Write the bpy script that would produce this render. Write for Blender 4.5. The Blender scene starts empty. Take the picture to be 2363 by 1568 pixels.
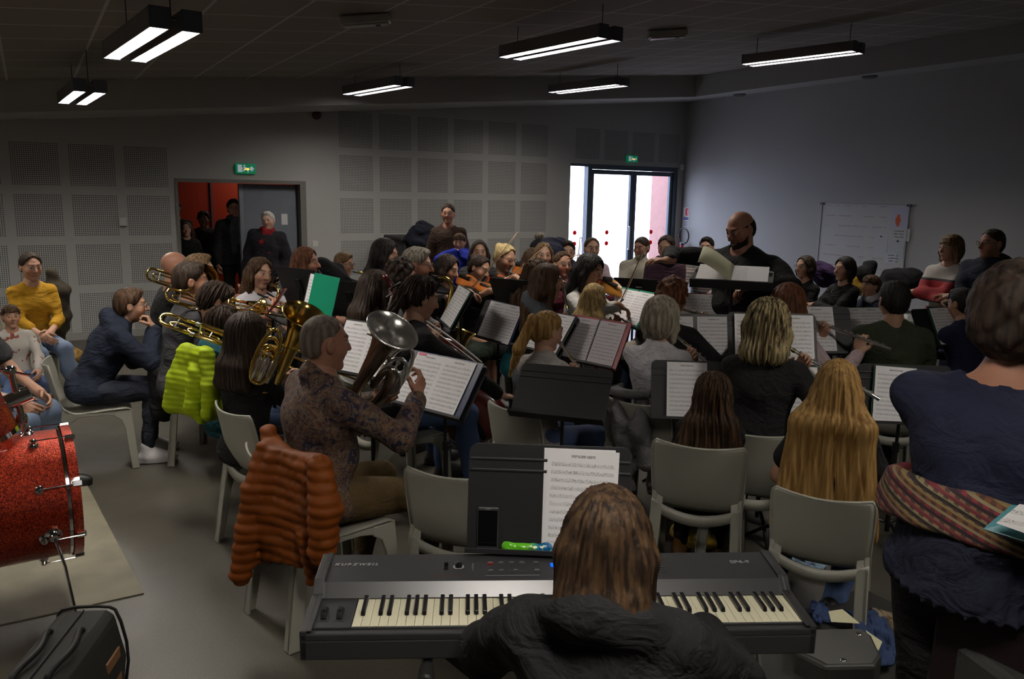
import bpy, math, random
import numpy as np
from mathutils import Vector, Matrix
SC = bpy.context.scene
COL = SC.collection
random.seed(7); RNG = np.random.default_rng(7)
PI = math.pi
# ------------------------------------------------------------------ camera
CAMH = 1.87; FPX = 1840.0; PITCH, ROLL, YAW = .1799, .018, .5421
def _cam():
    c, s = math.cos(PITCH), math.sin(PITCH)
    F = np.array([0, c, -s]); U0 = np.array([0, s, c]); R0 = np.array([1., 0, 0])
    R = R0*math.cos(ROLL)+U0*math.sin(ROLL); U = U0*math.cos(ROLL)-R0*math.sin(ROLL)
    M = np.array([[math.cos(YAW), math.sin(YAW), 0], [-math.sin(YAW), math.cos(YAW), 0], [0, 0, 1]])
    return M@R, M@U, M@F
CR, CU, CF = _cam(); CC = np.array([0, 0, CAMH])
cam = bpy.data.cameras.new('camera'); co = bpy.data.objects.new('camera', cam); COL.objects.link(co)
co.matrix_world = Matrix([[CR[0], CU[0], -CF[0], 0], [CR[1], CU[1], -CF[1], 0], [CR[2], CU[2], -CF[2], CAMH], [0, 0, 0, 1]])
cam.sensor_width = 36; cam.lens = FPX/2363*36; cam.clip_start = .05; cam.clip_end = 200
SC.camera = co
def ray(px, py): return CF+CR*(px-1181.5)/FPX-CU*(py-784)/FPX
def atz(px, py, z): v = ray(px, py); return CC+v*(z-CAMH)/v[2]
def atd(px, py, d): v = ray(px, py); return CC+v*d/math.hypot(v[0], v[1])
def aty(px, py, y): v = ray(px, py); return CC+v*y/v[1]
def atx(px, py, x): v = ray(px, py); return CC+v*x/v[0]
# ------------------------------------------------------------------ world and exposure
SC.view_settings.view_transform = 'Standard'; SC.view_settings.look = 'None'
SC.view_settings.exposure = 0.42; SC.view_settings.gamma = 1.0; SC.view_settings.use_curve_mapping = False
W = bpy.data.worlds.new('overcast_sky'); SC.world = W; W.use_nodes = True
bg = W.node_tree.nodes['Background']; bg.inputs[0].default_value = (.64, .77, 1.0, 1); bg.inputs[1].default_value = 6.5
SC.cycles.max_bounces = 6; SC.cycles.diffuse_bounces = 4; SC.cycles.glossy_bounces = 3; SC.cycles.transparent_max_bounces = 8
SC.cycles.caustics_reflective = False; SC.cycles.caustics_refractive = False
SC.cycles.sample_clamp_indirect = 4; SC.cycles.use_denoising = True
XR, YB, XL, YF = 10.27, 11.1, -3.6, -3.5           # the room's four sides
LAMP = 60.0                                          # radiance of the lamp diffusers
pl = bpy.data.lights.new('door_daylight', 'AREA'); pl.shape = 'RECTANGLE'; pl.size = 2.4; pl.size_y = 2.4
pl.energy = 1; pl.cycles.is_portal = True
po = bpy.data.objects.new('door_daylight', pl); COL.objects.link(po)
po.location = (8.95, YB+.3, 1.2); po.rotation_euler = (-PI/2, 0, 0)
# ------------------------------------------------------------------ materials
_M = {}
def nn(nt, t, x=0, y=0, **kw):
    n = nt.nodes.new(t); n.location = (x, y)
    for k, v in kw.items(): setattr(n, k, v)
    return n
def mat(name, col, rough=.6, metal=0., var=0., vscale=8., bump=0., bscale=40., emit=None, spec=None, stretch=None, col2=None, coat=0., sheen=0., alpha=1.):
    if name in _M: return _M[name]
    m = bpy.data.materials.new(name); m.use_nodes = True; nt = m.node_tree; b = nt.nodes['Principled BSDF']
    b.inputs['Base Color'].default_value = (*col, 1); b.inputs['Roughness'].default_value = rough; b.inputs['Metallic'].default_value = metal
    if spec is not None: b.inputs['Specular IOR Level'].default_value = spec
    if coat: b.inputs['Coat Weight'].default_value = coat
    if sheen: b.inputs['Sheen Weight'].default_value = sheen
    if emit: b.inputs['Emission Color'].default_value = (*emit[:3], 1); b.inputs['Emission Strength'].default_value = emit[3]
    tc = nn(nt, 'ShaderNodeTexCoord'); mp = nn(nt, 'ShaderNodeMapping'); nt.links.new(tc.outputs['Object'], mp.inputs[0])
    if stretch: mp.inputs['Scale'].default_value = stretch
    if var or col2:
        n = nn(nt, 'ShaderNodeTexNoise'); n.inputs['Scale'].default_value = vscale; n.inputs['Detail'].default_value = 4
        nt.links.new(mp.outputs[0], n.inputs[0])
        r = nn(nt, 'ShaderNodeValToRGB'); r.color_ramp.elements[0].position = .35; r.color_ramp.elements[1].position = .65
        c2 = col2 or tuple(min(1, c*(1+var)) for c in col)
        c1 = col if col2 else tuple(c*(1-var) for c in col)
        r.color_ramp.elements[0].color = (*c1, 1); r.color_ramp.elements[1].color = (*c2, 1)
        nt.links.new(n.outputs[0], r.inputs[0]); nt.links.new(r.outputs[0], b.inputs['Base Color'])
    if bump:
        n = nn(nt, 'ShaderNodeTexNoise'); n.inputs['Scale'].default_value = bscale; n.inputs['Detail'].default_value = 3
        nt.links.new(mp.outputs[0], n.inputs[0])
        bp = nn(nt, 'ShaderNodeBump'); bp.inputs['Strength'].default_value = bump; bp.inputs['Distance'].default_value = .01
        nt.links.new(n.outputs[0], bp.inputs['Height']); nt.links.new(bp.outputs[0], b.inputs['Normal'])
    _M[name] = m; return m
def math_n(nt, op, a, b=None, c=None):
    n = nt.nodes.new('ShaderNodeMath'); n.operation = op
    for i, v in enumerate((a, b, c)):
        if v is None: continue
        if isinstance(v, (int, float)): n.inputs[i].default_value = v
        else: nt.links.new(v, n.inputs[i])
    return n.outputs[0]
def mixcol(nt, fac, a, b):
    n = nt.nodes.new('ShaderNodeMix'); n.data_type = 'RGBA'
    if isinstance(fac, (int, float)): n.inputs[0].default_value = fac
    else: nt.links.new(fac, n.inputs[0])
    for i, v in ((6, a), (7, b)):
        if isinstance(v, tuple): n.inputs[i].default_value = (*v, 1)
        else: nt.links.new(v, n.inputs[i])
    return n.outputs[2]
def obj_xyz(nt):
    tc = nn(nt, 'ShaderNodeTexCoord'); s = nn(nt, 'ShaderNodeSeparateXYZ'); nt.links.new(tc.outputs['Object'], s.inputs[0]); return s.outputs
def noise_n(nt, scale, detail=3, stretch=None):
    tc = nn(nt, 'ShaderNodeTexCoord'); mp = nn(nt, 'ShaderNodeMapping'); nt.links.new(tc.outputs['Object'], mp.inputs[0])
    if stretch: mp.inputs['Scale'].default_value = stretch
    n = nn(nt, 'ShaderNodeTexNoise'); n.inputs['Scale'].default_value = scale; n.inputs['Detail'].default_value = detail
    nt.links.new(mp.outputs[0], n.inputs[0]); return n.outputs[0]
# ------------------------------------------------------------------ mesh helpers
class MB:
    def __init__(s): s.v = []; s.f = []; s.mi = []
    def add(s, vs, fs, mi=0):
        b = len(s.v); s.v.extend([tuple(map(float, v)) for v in vs]); s.f.extend([tuple(i+b for i in f) for f in fs]); s.mi.extend([mi]*len(fs)); return s
    def box(s, lo, hi, mi=0, M=None):
        x0, y0, z0 = lo; x1, y1, z1 = hi
        vs = [(x0, y0, z0), (x1, y0, z0), (x1, y1, z0), (x0, y1, z0), (x0, y0, z1), (x1, y0, z1), (x1, y1, z1), (x0, y1, z1)]
        if M is not None: vs = [tuple(M@Vector(v)) for v in vs]
        return s.add(vs, [(3, 2, 1, 0), (4, 5, 6, 7), (0, 1, 5, 4), (1, 2, 6, 5), (2, 3, 7, 6), (3, 0, 4, 7)], mi)
    def prism(s, poly, axis, a, b, mi=0):
        # poly: 2-D points; extruded along axis from a to b ('x': poly=(y,z), 'y': (x,z), 'z': (x,y))
        n = len(poly)
        def P(p, t): return {'x': (t, p[0], p[1]), 'y': (p[0], t, p[1]), 'z': (p[0], p[1], t)}[axis]
        vs = [P(p, a) for p in poly]+[P(p, b) for p in poly]
        fs = [tuple(range(n))[::-1], tuple(range(n, 2*n))]+[(i, (i+1) % n, (i+1) % n+n, i+n) for i in range(n)]
        return s.add(vs, fs, mi)
    def tube(s, pts, rad, seg=10, smooth=0, mi=0, cap=True, closed=False):
        P = np.array([tuple(p) for p in pts], float); R = np.full(len(P), rad) if np.isscalar(rad) else np.array(rad, float)
        for _ in range(smooth):
            if closed:
                Q = np.roll(P, -1, 0); RQ = np.roll(R, -1); P = np.stack([P*.75+Q*.25, P*.25+Q*.75], 1).reshape(-1, 3); R = np.stack([R*.75+RQ*.25, R*.25+RQ*.75], 1).ravel()
            else:
                A = P[:-1]*.75+P[1:]*.25; B = P[:-1]*.25+P[1:]*.75; ra = R[:-1]*.75+R[1:]*.25; rb = R[:-1]*.25+R[1:]*.75
                m = np.stack([A, B], 1).reshape(-1, 3); mr = np.stack([ra, rb], 1).ravel()
                P = np.vstack([P[:1], m[1:-1], P[-1:]]); R = np.concatenate([R[:1], mr[1:-1], R[-1:]])
        n = len(P); T = np.zeros_like(P)
        if closed: T = np.roll(P, -1, 0)-np.roll(P, 1, 0)
        else: T[1:-1] = P[2:]-P[:-2]; T[0] = P[1]-P[0]; T[-1] = P[-1]-P[-2]
        T /= np.linalg.norm(T, axis=1)[:, None]+1e-12
        u = np.cross(T[0], [0, 0, 1.]);
        if np.linalg.norm(u) < .1: u = np.cross(T[0], [0, 1., 0])
        vs = []
        for i in range(n):
            u = u-T[i]*(u@T[i]); u /= np.linalg.norm(u)+1e-12; w = np.cross(T[i], u)
            for k in range(seg):
                a = 2*PI*k/seg; vs.append(P[i]+R[i]*(u*math.cos(a)+w*math.sin(a)))
        fs = []
        for i in range(n if closed else n-1):
            j = (i+1) % n
            for k in range(seg): k2 = (k+1) % seg; fs.append((i*seg+k, i*seg+k2, j*seg+k2, j*seg+k))
        if cap and not closed: fs += [tuple(range(seg))[::-1], tuple(range((n-1)*seg, n*seg))]
        return s.add(vs, fs, mi)
    def lathe(s, prof, o=(0, 0, 0), ax=(0, 0, 1), seg=24, mi=0, cap=False):
        # prof: (distance along axis, radius)
        ax = np.array(ax, float); ax /= np.linalg.norm(ax); u = np.cross(ax, [0, 0, 1.])
        if np.linalg.norm(u) < .1: u = np.array([1., 0, 0])
        u /= np.linalg.norm(u); w = np.cross(ax, u); o = np.array(o, float); vs = []
        for t, r in prof:
            for k in range(seg): a = 2*PI*k/seg; vs.append(o+ax*t+r*(u*math.cos(a)+w*math.sin(a)))
        n = len(prof); fs = [(i*seg+k, i*seg+(k+1) % seg, (i+1)*seg+(k+1) % seg, (i+1)*seg+k) for i in range(n-1) for k in range(seg)]
        if cap: fs += [tuple(range(seg))[::-1], tuple(range((n-1)*seg, n*seg))]
        return s.add(vs, fs, mi)
    def grid(s, G, mi=0):
        n, m = len(G), len(G[0]); return s.add([p for r in G for p in r], [(i*m+j, i*m+j+1, (i+1)*m+j+1, (i+1)*m+j) for i in range(n-1) for j in range(m-1)], mi)
    def build(s, name, mats, parent=None, smooth=False, bevel=0., solid=0., loc=None, matrix=None, subsurf=0):
        me = bpy.data.meshes.new(name); me.from_pydata(s.v, [], s.f); me.update()
        for m in (mats if isinstance(mats, (list, tuple)) else [mats]): me.materials.append(m)
        if any(s.mi): me.polygons.foreach_set('material_index', s.mi)
        if smooth:
            if smooth is True: me.polygons.foreach_set('use_smooth', [True]*len(s.f))
            else: me.polygons.foreach_set('use_smooth', [True]*len(s.f)); me.set_sharp_from_angle(angle=math.radians(smooth))
        o = bpy.data.objects.new(name, me); COL.objects.link(o)
        if parent is not None: o.parent = parent
        if matrix is not None: o.matrix_world = matrix
        if loc is not None: o.location = loc
        if solid: md = o.modifiers.new('s', 'SOLIDIFY'); md.thickness = solid; md.offset = 0
        if bevel: md = o.modifiers.new('b', 'BEVEL'); md.width = bevel; md.segments = 2; md.limit_method = 'ANGLE'; md.angle_limit = math.radians(40)
        if subsurf: md = o.modifiers.new('u', 'SUBSURF'); md.levels = subsurf; md.render_levels = subsurf
        return o
def tag(o, label=None, cat=None, group=None, kind=None):
    if label: o['label'] = label
    if cat: o['category'] = cat
    if group: o['group'] = group
    if kind: o['kind'] = kind
    return o
def empty(name, loc=(0, 0, 0), rz=0., label=None, cat=None, group=None):
    o = bpy.data.objects.new(name, None); COL.objects.link(o); o.location = tuple(loc); o.rotation_euler = (0, 0, rz); o.empty_display_size = .1
    return tag(o, label, cat, group)
def copy_tree(o, parent=None):
    c = o.copy(); COL.objects.link(c)
    if parent is not None: c.parent = parent; c.matrix_parent_inverse = o.matrix_parent_inverse.copy()
    for ch in list(o.children): copy_tree(ch, c)
    return c
DEBUG = 0
# ------------------------------------------------------------------ the room
SL = .0915
def zc(x): return 2.94+SL*x            # ceiling height
def zs(x): return 2.62+SL*x            # underside of the boxed edge
wallc = (.42, .42, .415)
m_wall = mat('wall_paint', wallc, .75, bump=.08, bscale=120)
def perf_mat(name, x0, xa, xb, zt, zb):
    m = bpy.data.materials.new(name); m.use_nodes = True; nt = m.node_tree; b = nt.nodes['Principled BSDF']
    X, Y, Z = obj_xyz(nt)
    u = math_n(nt, 'PINGPONG', 0, 1)  # placeholder, replaced below
    u = math_n(nt, 'FLOORED_MODULO', math_n(nt, 'SUBTRACT', X, x0), .6)
    w = math_n(nt, 'FLOORED_MODULO', math_n(nt, 'SUBTRACT', 2.378+.6*4, Z), .6)
    inb = math_n(nt, 'MULTIPLY', math_n(nt, 'LESS_THAN', u, .5), math_n(nt, 'LESS_THAN', w, .5))
    for a in (math_n(nt, 'GREATER_THAN', X, xa), math_n(nt, 'LESS_THAN', X, xb), math_n(nt, 'GREATER_THAN', Z, zb), math_n(nt, 'LESS_THAN', Z, zt)):
        inb = math_n(nt, 'MULTIPLY', inb, a)
    p = .5/22
    du = math_n(nt, 'SUBTRACT', math_n(nt, 'FLOORED_MODULO', u, p), p/2); dw = math_n(nt, 'SUBTRACT', math_n(nt, 'FLOORED_MODULO', w, p), p/2)
    r = math_n(nt, 'SQRT', math_n(nt, 'ADD', math_n(nt, 'MULTIPLY', du, du), math_n(nt, 'MULTIPLY', dw, dw)))
    hole = math_n(nt, 'MULTIPLY', math_n(nt, 'LESS_THAN', r, .0062), inb)
    nt.links.new(mixcol(nt, hole, wallc, (.03, .03, .03)), b.inputs['Base Color']); b.inputs['Roughness'].default_value = .75
    return m
mp_l = perf_mat('perforated_plaster', -.147, XL+.1, 1.56, 2.4, .05)
mp_m = perf_mat('perforated_plaster', 3.797, 3.7, 7.32, 3.0, .05)
mp_d = perf_mat('perforated_plaster', 7.845, 7.8, 10.2, 3.0, 2.45)
w = MB()
def wseg(mb, xa, xb, za, mi): mb.prism([(xa, za), (xb, za), (xb, zc(xb)+.1), (xa, zc(xa)+.1)], 'y', YB, YB+.24, mi)
wseg(w, XL-.2, 1.62, -.1, 0); wseg(w, 1.62, 3.31, 2.0, 1); wseg(w, 3.31, 7.76, -.1, 2); wseg(w, 7.76, 10.13, 2.4, 3); wseg(w, 10.13, XR+.2, -.1, 1)
tag(w.build('wall_back', [mp_l, m_wall, mp_m, mp_d]), kind='structure')
tag(MB().prism([(YF-.2, -.1), (YB+.24, -.1), (YB+.24, zc(XR)+.1), (YF-.2, zc(XR)+.1)], 'x', XR, XR+.2).build('wall_right', m_wall), kind='structure')
tag(MB().prism([(YF-.2, -.1), (YB, -.1), (YB, zc(XL)+.1), (YF-.2, zc(XL)+.1)], 'x', XL-.2, XL).build('wall_left', m_wall), kind='structure')
tag(MB().prism([(XL, -.1), (XR, -.1), (XR, zc(XR)+.1), (XL, zc(XL)+.1)], 'y', YF-.2, YF).build('wall_front', m_wall), kind='structure')
# floor
m = bpy.data.materials.new('linoleum_floor'); m.use_nodes = True; nt = m.node_tree; b = nt.nodes['Principled BSDF']
c = mixcol(nt, noise_n(nt, .9, 5), (.052, .047, .036), (.080, .073, .057))
sp = nn(nt, 'ShaderNodeValToRGB'); sp.color_ramp.elements[0].position = .52; sp.color_ramp.elements[1].position = .62; nt.links.new(noise_n(nt, 160, 2), sp.inputs[0])
c = mixcol(nt, math_n(nt, 'MULTIPLY', sp.outputs[0], .35), c, (.15, .14, .115))
X, Y, Z = obj_xyz(nt)
seam = math_n(nt, 'LESS_THAN', math_n(nt, 'FLOORED_MODULO', math_n(nt, 'ADD', X, .37), 2.0), .006)
c = mixcol(nt, math_n(nt, 'MULTIPLY', seam, .6), c, (.08, .075, .065))
nt.links.new(c, b.inputs['Base Color'])
rr = math_n(nt, 'ADD', math_n(nt, 'MULTIPLY', noise_n(nt, 2.5, 4), .25), .28); nt.links.new(rr, b.inputs['Roughness'])
tag(MB().box((XL-.2, YF-.2, -.1), (XR+.2, YB+.24, 0)).build('floor', m), kind='structure')
# ceiling tiles
m = bpy.data.materials.new('ceiling_tile'); m.use_nodes = True; nt = m.node_tree; b = nt.nodes['Principled BSDF']
X, Y, Z = obj_xyz(nt)
gx = math_n(nt, 'LESS_THAN', math_n(nt, 'FLOORED_MODULO', math_n(nt, 'ADD', X, .1), .6), .022); gy = math_n(nt, 'LESS_THAN', math_n(nt, 'FLOORED_MODULO', Y, .6), .022)
g = math_n(nt, 'MAXIMUM', gx, gy)
base = mixcol(nt, noise_n(nt, 70, 3, (1, 4, 1)), (.23, .205, .18), (.28, .255, .225))
nt.links.new(mixcol(nt, g, base, (.48, .48, .48)), b.inputs['Base Color']); b.inputs['Roughness'].default_value = .9
tag(MB().prism([(XL-.2, zc(XL-.2)), (XR+.2, zc(XR+.2)), (XR+.2, zc(XR+.2)+.12), (XL-.2, zc(XL-.2)+.12)], 'y', YF-.2, YB+.24).build('ceiling', m), kind='structure')
# boxed edges under the ceiling
tag(MB().prism([(XL, zs(XL)), (XR, zs(XR)), (XR, zc(XR)-.001), (XL, zc(XL)-.001)], 'y', 9.98, YB).build('trim_1', m_wall), kind='structure')
tag(MB().prism([(9.38, zs(9.38)), (XR, zs(XR)), (XR, zc(XR)-.001), (9.38, zc(9.38)-.001)], 'y', YF, 9.98).build('trim_2', m_wall), kind='structure')
m_base = mat('baseboard_grey', (.30, .30, .29), .6)
bb = MB()
for a, c_ in ((XL, 1.6), (3.33, 7.74), (10.15, XR)): bb.box((a, YB-.014, 0), (c_, YB, .09))
tag(bb.build('baseboard_back', m_base), kind='structure')
tag(MB().box((XR-.014, YF, 0), (XR, YB-.014, .09)).build('baseboard_right', m_base), kind='structure')
# ------------------------------------------------------------------ door_1 (corridor) with its corridor
m_frame = mat('door_frame_paint', (.17, .165, .15), .5); m_leaf = mat('door_leaf_grey', (.17, .19, .23), .55, var=.04)
d1 = tag(empty('door_1', (2.45, YB, 0)), kind='structure')
def pt(mb, name, m, par, **k):
    o = mb.build(name, m, par, **k); o.matrix_parent_inverse = par.matrix_basis.inverted() if par.type == 'EMPTY' or True else o.matrix_parent_inverse
    return o
fr = MB().box((1.62, YB-.012, 0), (1.66, YB+.23, 2.0)).box((3.23, YB-.012, 0), (3.31, YB+.23, 2.0)).box((1.66, YB-.012, 1.955), (3.23, YB+.23, 2.0))
pt(fr, 'door_frame', m_frame, d1)
lf = MB().box((2.47, YB+.14, .01), (3.225, YB+.185, 1.95)); leaf = pt(lf, 'door_leaf', m_leaf, d1, bevel=.004)
def sub(mb, name, m, par, **k):
    o = mb.build(name, m, par, **k); o.matrix_parent_inverse = par.matrix_parent_inverse.copy() if False else (par.parent.matrix_basis.inverted() if par.parent else par.matrix_basis.inverted())
    o.matrix_parent_inverse = Matrix.Identity(4); return o
sub(MB().box((2.44, YB+.125, .01), (2.49, YB+.20, 1.95)), 'edge_strip', mat('alu_strip', (.3, .33, .38), .4, .6), leaf)
tag(MB().box((3.0, YB+.1385, 1.40), (3.085, YB+.1398, 1.55)).build('notice_sheet', mat('paper_white', (.72, .72, .74), .7)), 'small white notice taped to the grey door leaf behind the woman in the red scarf', 'notice')
sub(MB().tube([(2.56, YB+.14, 1.02), (2.56, YB+.09, 1.02), (2.70, YB+.09, 1.02)], .009), 'door_handle', mat('handle_steel', (.5, .5, .5), .3, 1), leaf)
m_red = mat('corridor_orange_red', (.34, .026, .005), .5); m_dark = mat('corridor_dark', (.10, .09, .085), .8)
tag(MB().box((.2, 13.4, 0), (5.2, 13.5, 2.6)).build('wall_corridor', m_red), kind='structure')
tag(MB().box((.2, YB+.24, -.1), (5.2, 13.5, 0)).build('floor_corridor', m_dark), kind='structure')
tag(MB().box((.2, YB+.24, 2.6), (5.2, 13.5, 2.7)).build('ceiling_corridor', m_dark), kind='structure')
tag(MB().box((.1, YB+.24, 0), (.2, 13.5, 2.6)).build('wall_corridor_left', m_dark), kind='structure')
tag(MB().box((5.2, YB+.24, 0), (5.3, 13.5, 2.6)).build('wall_corridor_right', m_dark), kind='structure')
tag(MB().box((2.47, 13.375, 0), (2.5, 13.4, 2.1)).box((1.6, 13.375, 2.08), (2.5, 13.4, 2.1)).build('trim_3', mat('trim_mauve', (.12, .05, .08), .5)), kind='structure')
lt = bpy.data.lights.new('corridor_lamp', 'AREA'); lt.size = .5; lt.energy = 9; lt.color = (1, .85, .7)
lo = bpy.data.objects.new('corridor_lamp', lt); COL.objects.link(lo); lo.location = (3.4, 12.8, 2.58)
# ------------------------------------------------------------------ door_2 (glass doors)
m_alu = mat('slate_aluminium', (.075, .10, .125), .4, .3)
m = bpy.data.materials.new('clear_glass'); m.use_nodes = True; nt = m.node_tree; nt.nodes.remove(nt.nodes['Principled BSDF'])
tr = nn(nt, 'ShaderNodeBsdfTransparent'); tr.inputs[0].default_value = (.97, .93, .94, 1); gl = nn(nt, 'ShaderNodeBsdfGlossy'); gl.inputs['Roughness'].default_value = .02
mx = nn(nt, 'ShaderNodeMixShader'); mx.inputs[0].default_value = .06
nt.links.new(tr.outputs[0], mx.inputs[1]); nt.links.new(gl.outputs[0], mx.inputs[2]); nt.links.new(mx.outputs[0], nt.nodes['Material Output'].inputs[0]); m_glass = m
d2 = tag(empty('door_2', (8.95, YB, 0)), kind='structure')
f2 = MB().box((7.76, YB+.02, 2.36), (10.13, YB+.14, 2.4)).box((7.76, YB+.05, 0), (7.775, YB+.14, 2.36)).box((7.76, YB+.05, 0), (8.14, YB+.14, .05)).box((8.14, YB+.02, 0), (8.22, YB+.14, 2.36)).box((10.06, YB+.02, 0), (10.13, YB+.14, 2.36)).box((8.22, YB+.03, 2.32), (10.06, YB+.14, 2.36))
pt(f2, 'door_frame', m_alu, d2, bevel=.004)
m_dot = mat('red_sticker', (.75, .005, .02), .5); nt = m_dot.node_tree
_t = nn(nt, 'ShaderNodeBsdfTranslucent'); _t.inputs[0].default_value = (.42, .003, .012, 1); _x = nn(nt, 'ShaderNodeMixShader'); _x.inputs[0].default_value = .6
nt.links.new(nt.nodes['Principled BSDF'].outputs[0], _x.inputs[1]); nt.links.new(_t.outputs[0], _x.inputs[2]); nt.links.new(_x.outputs[0], nt.nodes['Material Output'].inputs[0])
def glassleaf(x0, x1, st):
    a = MB(); z1 = 2.315; y0, y1 = YB+.05, YB+.11
    a.box((x0, y0, .01), (x0+st, y1, z1)).box((x1-st, y0, .01), (x1, y1, z1)).box((x0+st, y0, z1-.075), (x1-st, y1, z1)).box((x0+st, y0, .01), (x1-st, y1, .16))
    L = pt(a, 'door_leaf', m_alu, d2, bevel=.004)
    sub(MB().box((x0+st, YB+.076, .16), (x1-st, YB+.084, z1-.075)), 'glass_pane', m_glass, L)
    return L
L1 = glassleaf(8.222, 9.15, .065); L2 = glassleaf(9.155, 10.058, .065)
sub(MB().tube([(9.075, YB+.045, .95), (9.075, YB+.01, .95), (9.075, YB+.01, 1.35), (9.075, YB+.045, 1.35)], .012), 'door_handle', mat('handle_steel', (.5, .5, .5), .3, 1), L1)
P0 = pt(MB().box((7.775, YB+.09, .05), (8.14, YB+.098, 2.36)), 'glass_pane', m_glass, d2)
for xx in (7.945, 8.62, 9.62):
    for zz in (1.25, 1.06):
        px_ = xx-.0
        dd = MB().lathe([(0, .038), (0.0015, .038)], (px_, YB+(.0885 if xx < 8.2 else .0745), zz), (0, -1, 0), 28, cap=True)
        sub(dd, 'sticker', m_dot, P0 if xx < 8.2 else (L1 if xx < 9.2 else L2))
for o_ in list(P0.children): o_.matrix_parent_inverse = Matrix.Identity(4)
# outside: pale paving and the end of a pink wall
tag(MB().box((2, YB+.24, -.12), (24, 40, -.02)).build('ground_outside', mat('pale_paving', (.42, .40, .38), .9, var=.1, vscale=3)), kind='structure')
tag(MB().box((10.42, YB+.24, -.02), (10.7, 12.15, 3.2)).build('wall_outside', mat('pink_render', (.40, .22, .20), .9, var=.05)), kind='structure')
# ------------------------------------------------------------------ wall-mounted things
m_white = mat('white_plastic', (.62, .62, .6), .45)
s = MB().box((3.38, YB-.012, 1.10), (3.46, YB, 1.18)); o = s.build('wall_switch', m_white, bevel=.003); tag(o, 'white double light switch beside the grey door leaf', 'light switch')
MB().box((3.388, YB-.016, 1.108), (3.418, YB-.012, 1.172)).build('rocker', m_white, o, bevel=.002); MB().box((3.422, YB-.016, 1.108), (3.452, YB-.012, 1.172)).build('rocker', m_white, o, bevel=.002)
o = MB().box((.955, YB-.035, 1.40), (1.035, YB, 1.50)).build('thermostat', m_white, bevel=.004); tag(o, 'small pale thermostat box between the perforated panels on the left', 'thermostat')
MB().box((.958, YB-.04, 1.392), (1.032, YB-.002, 1.40)).build('lower_edge', mat('dark_plastic', (.03, .03, .035), .5), o)
o = empty('fire_alarm', (3.49, YB, 2.9), 0, 'round dark red alarm sounder high on the back wall', 'alarm')
MB().lathe([(0, .055), (.02, .055), (.035, .05), (.05, .03), (.052, .001)], (0, 0, 0), (0, -1, 0), 28).build('dome', mat('dark_red_plastic', (.09, .008, .01), .4), o, smooth=40)
MB().lathe([(0, .062), (.012, .062), (.012, .05)], (0, 0, 0), (0, -1, 0), 28).build('base', mat('dark_red_plastic2', (.06, .006, .008), .5), o, smooth=40)
m_grn = mat('exit_green', (.0, .22, .10), .4, emit=(.0, .25, .1, .25)); m_lit = mat('exit_lit', (.6, .62, .7), .4, emit=(.25, .3, .33, .5)); m_amb = mat('exit_amber', (1, .5, .05), .4, emit=(1, .45, .02, 2.2))
def exit_sign(x0, x1, z0, z1, yb, label):
    o = empty('exit_sign', ((x0+x1)/2, yb, z0), 0, label, 'exit sign'); w_, h_ = x1-x0, z1-z0
    MB().box((-w_/2, -.05, 0), (w_/2, 0, h_)).build('housing', m_grn, o, bevel=.004)
    fg = MB()  # running man, arrow
    fg.box((-w_*.42, -.0515, h_*.15), (-w_*.2, -.050, h_*.88)); o1 = fg.build('doorway_symbol', m_lit, o)
    rn = MB(); k = w_*.01
    rn.lathe([(0, h_*.1), (.0015, h_*.1)], (-.02*1, -.0505, h_*.78), (0, -1, 0), 12, cap=True)
    for a, b_ in (((-.02, .66), (0.0, .42)), ((0., .42), (.03, .25)), ((.03, .25), (.022, .1)), ((0., .42), (-.03, .28)), ((-.03, .28), (-.055, .28)), ((-.015, .62), (.025, .52)), ((-.015, .62), (-.05, .5))):
        rn.tube([(a[0], -.0515, a[1]*h_), (b_[0], -.0515, b_[1]*h_)], .006, 6)
    rn.build('running_figure', m_lit, o)
    ar = MB().prism([(w_*.2, h_*.35), (w_*.28, h_*.35), (w_*.28, h_*.2), (w_*.42, h_*.5), (w_*.28, h_*.8), (w_*.28, h_*.65), (w_*.2, h_*.65)], 'y', -.0515, -.05); ar.build('arrow', m_lit, o)
    MB().prism([(-w_*.12, h_*.38), (w_*.18, h_*.38), (w_*.13, h_*.58), (w_*.05, h_*.5), (0, h_*.62), (-w_*.05, h_*.5)], 'y', -.053, -.0515).build('battery_lamp', m_amb, o)
    return o
exit_sign(2.38, 2.63, 2.08, 2.21, YB, 'green exit sign above the door to the red corridor')
exit_sign(8.92, 9.14, 2.46, 2.57, YB, 'green exit sign above the glass doors')
o = MB().box((10.17, YB-.05, 2.36), (10.23, YB, 2.46)).build('door_sensor', m_white, bevel=.006); tag(o, 'small pale sensor box in the corner right of the glass doors', 'sensor')
# whiteboard
wb = empty('whiteboard', (XR, 7.345, 1.30), 0, 'large whiteboard with faint handwriting and pinned papers on the right wall', 'whiteboard')
m = bpy.data.materials.new('whiteboard_surface'); m.use_nodes = True; nt = m.node_tree; b = nt.nodes['Principled BSDF']; b.inputs['Roughness'].default_value = .25
X, Y, Z = obj_xyz(nt)
ln = math_n(nt, 'LESS_THAN', math_n(nt, 'ABSOLUTE', math_n(nt, 'SUBTRACT', math_n(nt, 'FLOORED_MODULO', math_n(nt, 'ADD', Z, math_n(nt, 'MULTIPLY', noise_n(nt, 45, 2), .02)), .145), .07)), .007)
wd = math_n(nt, 'GREATER_THAN', noise_n(nt, 5, 3, (1, 1, 3)), .47); rg = math_n(nt, 'LESS_THAN', math_n(nt, 'ABSOLUTE', math_n(nt, 'SUBTRACT', Y, .12)), .5)
k = math_n(nt, 'MULTIPLY', math_n(nt, 'MULTIPLY', ln, wd), math_n(nt, 'MULTIPLY', rg, .5))
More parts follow.
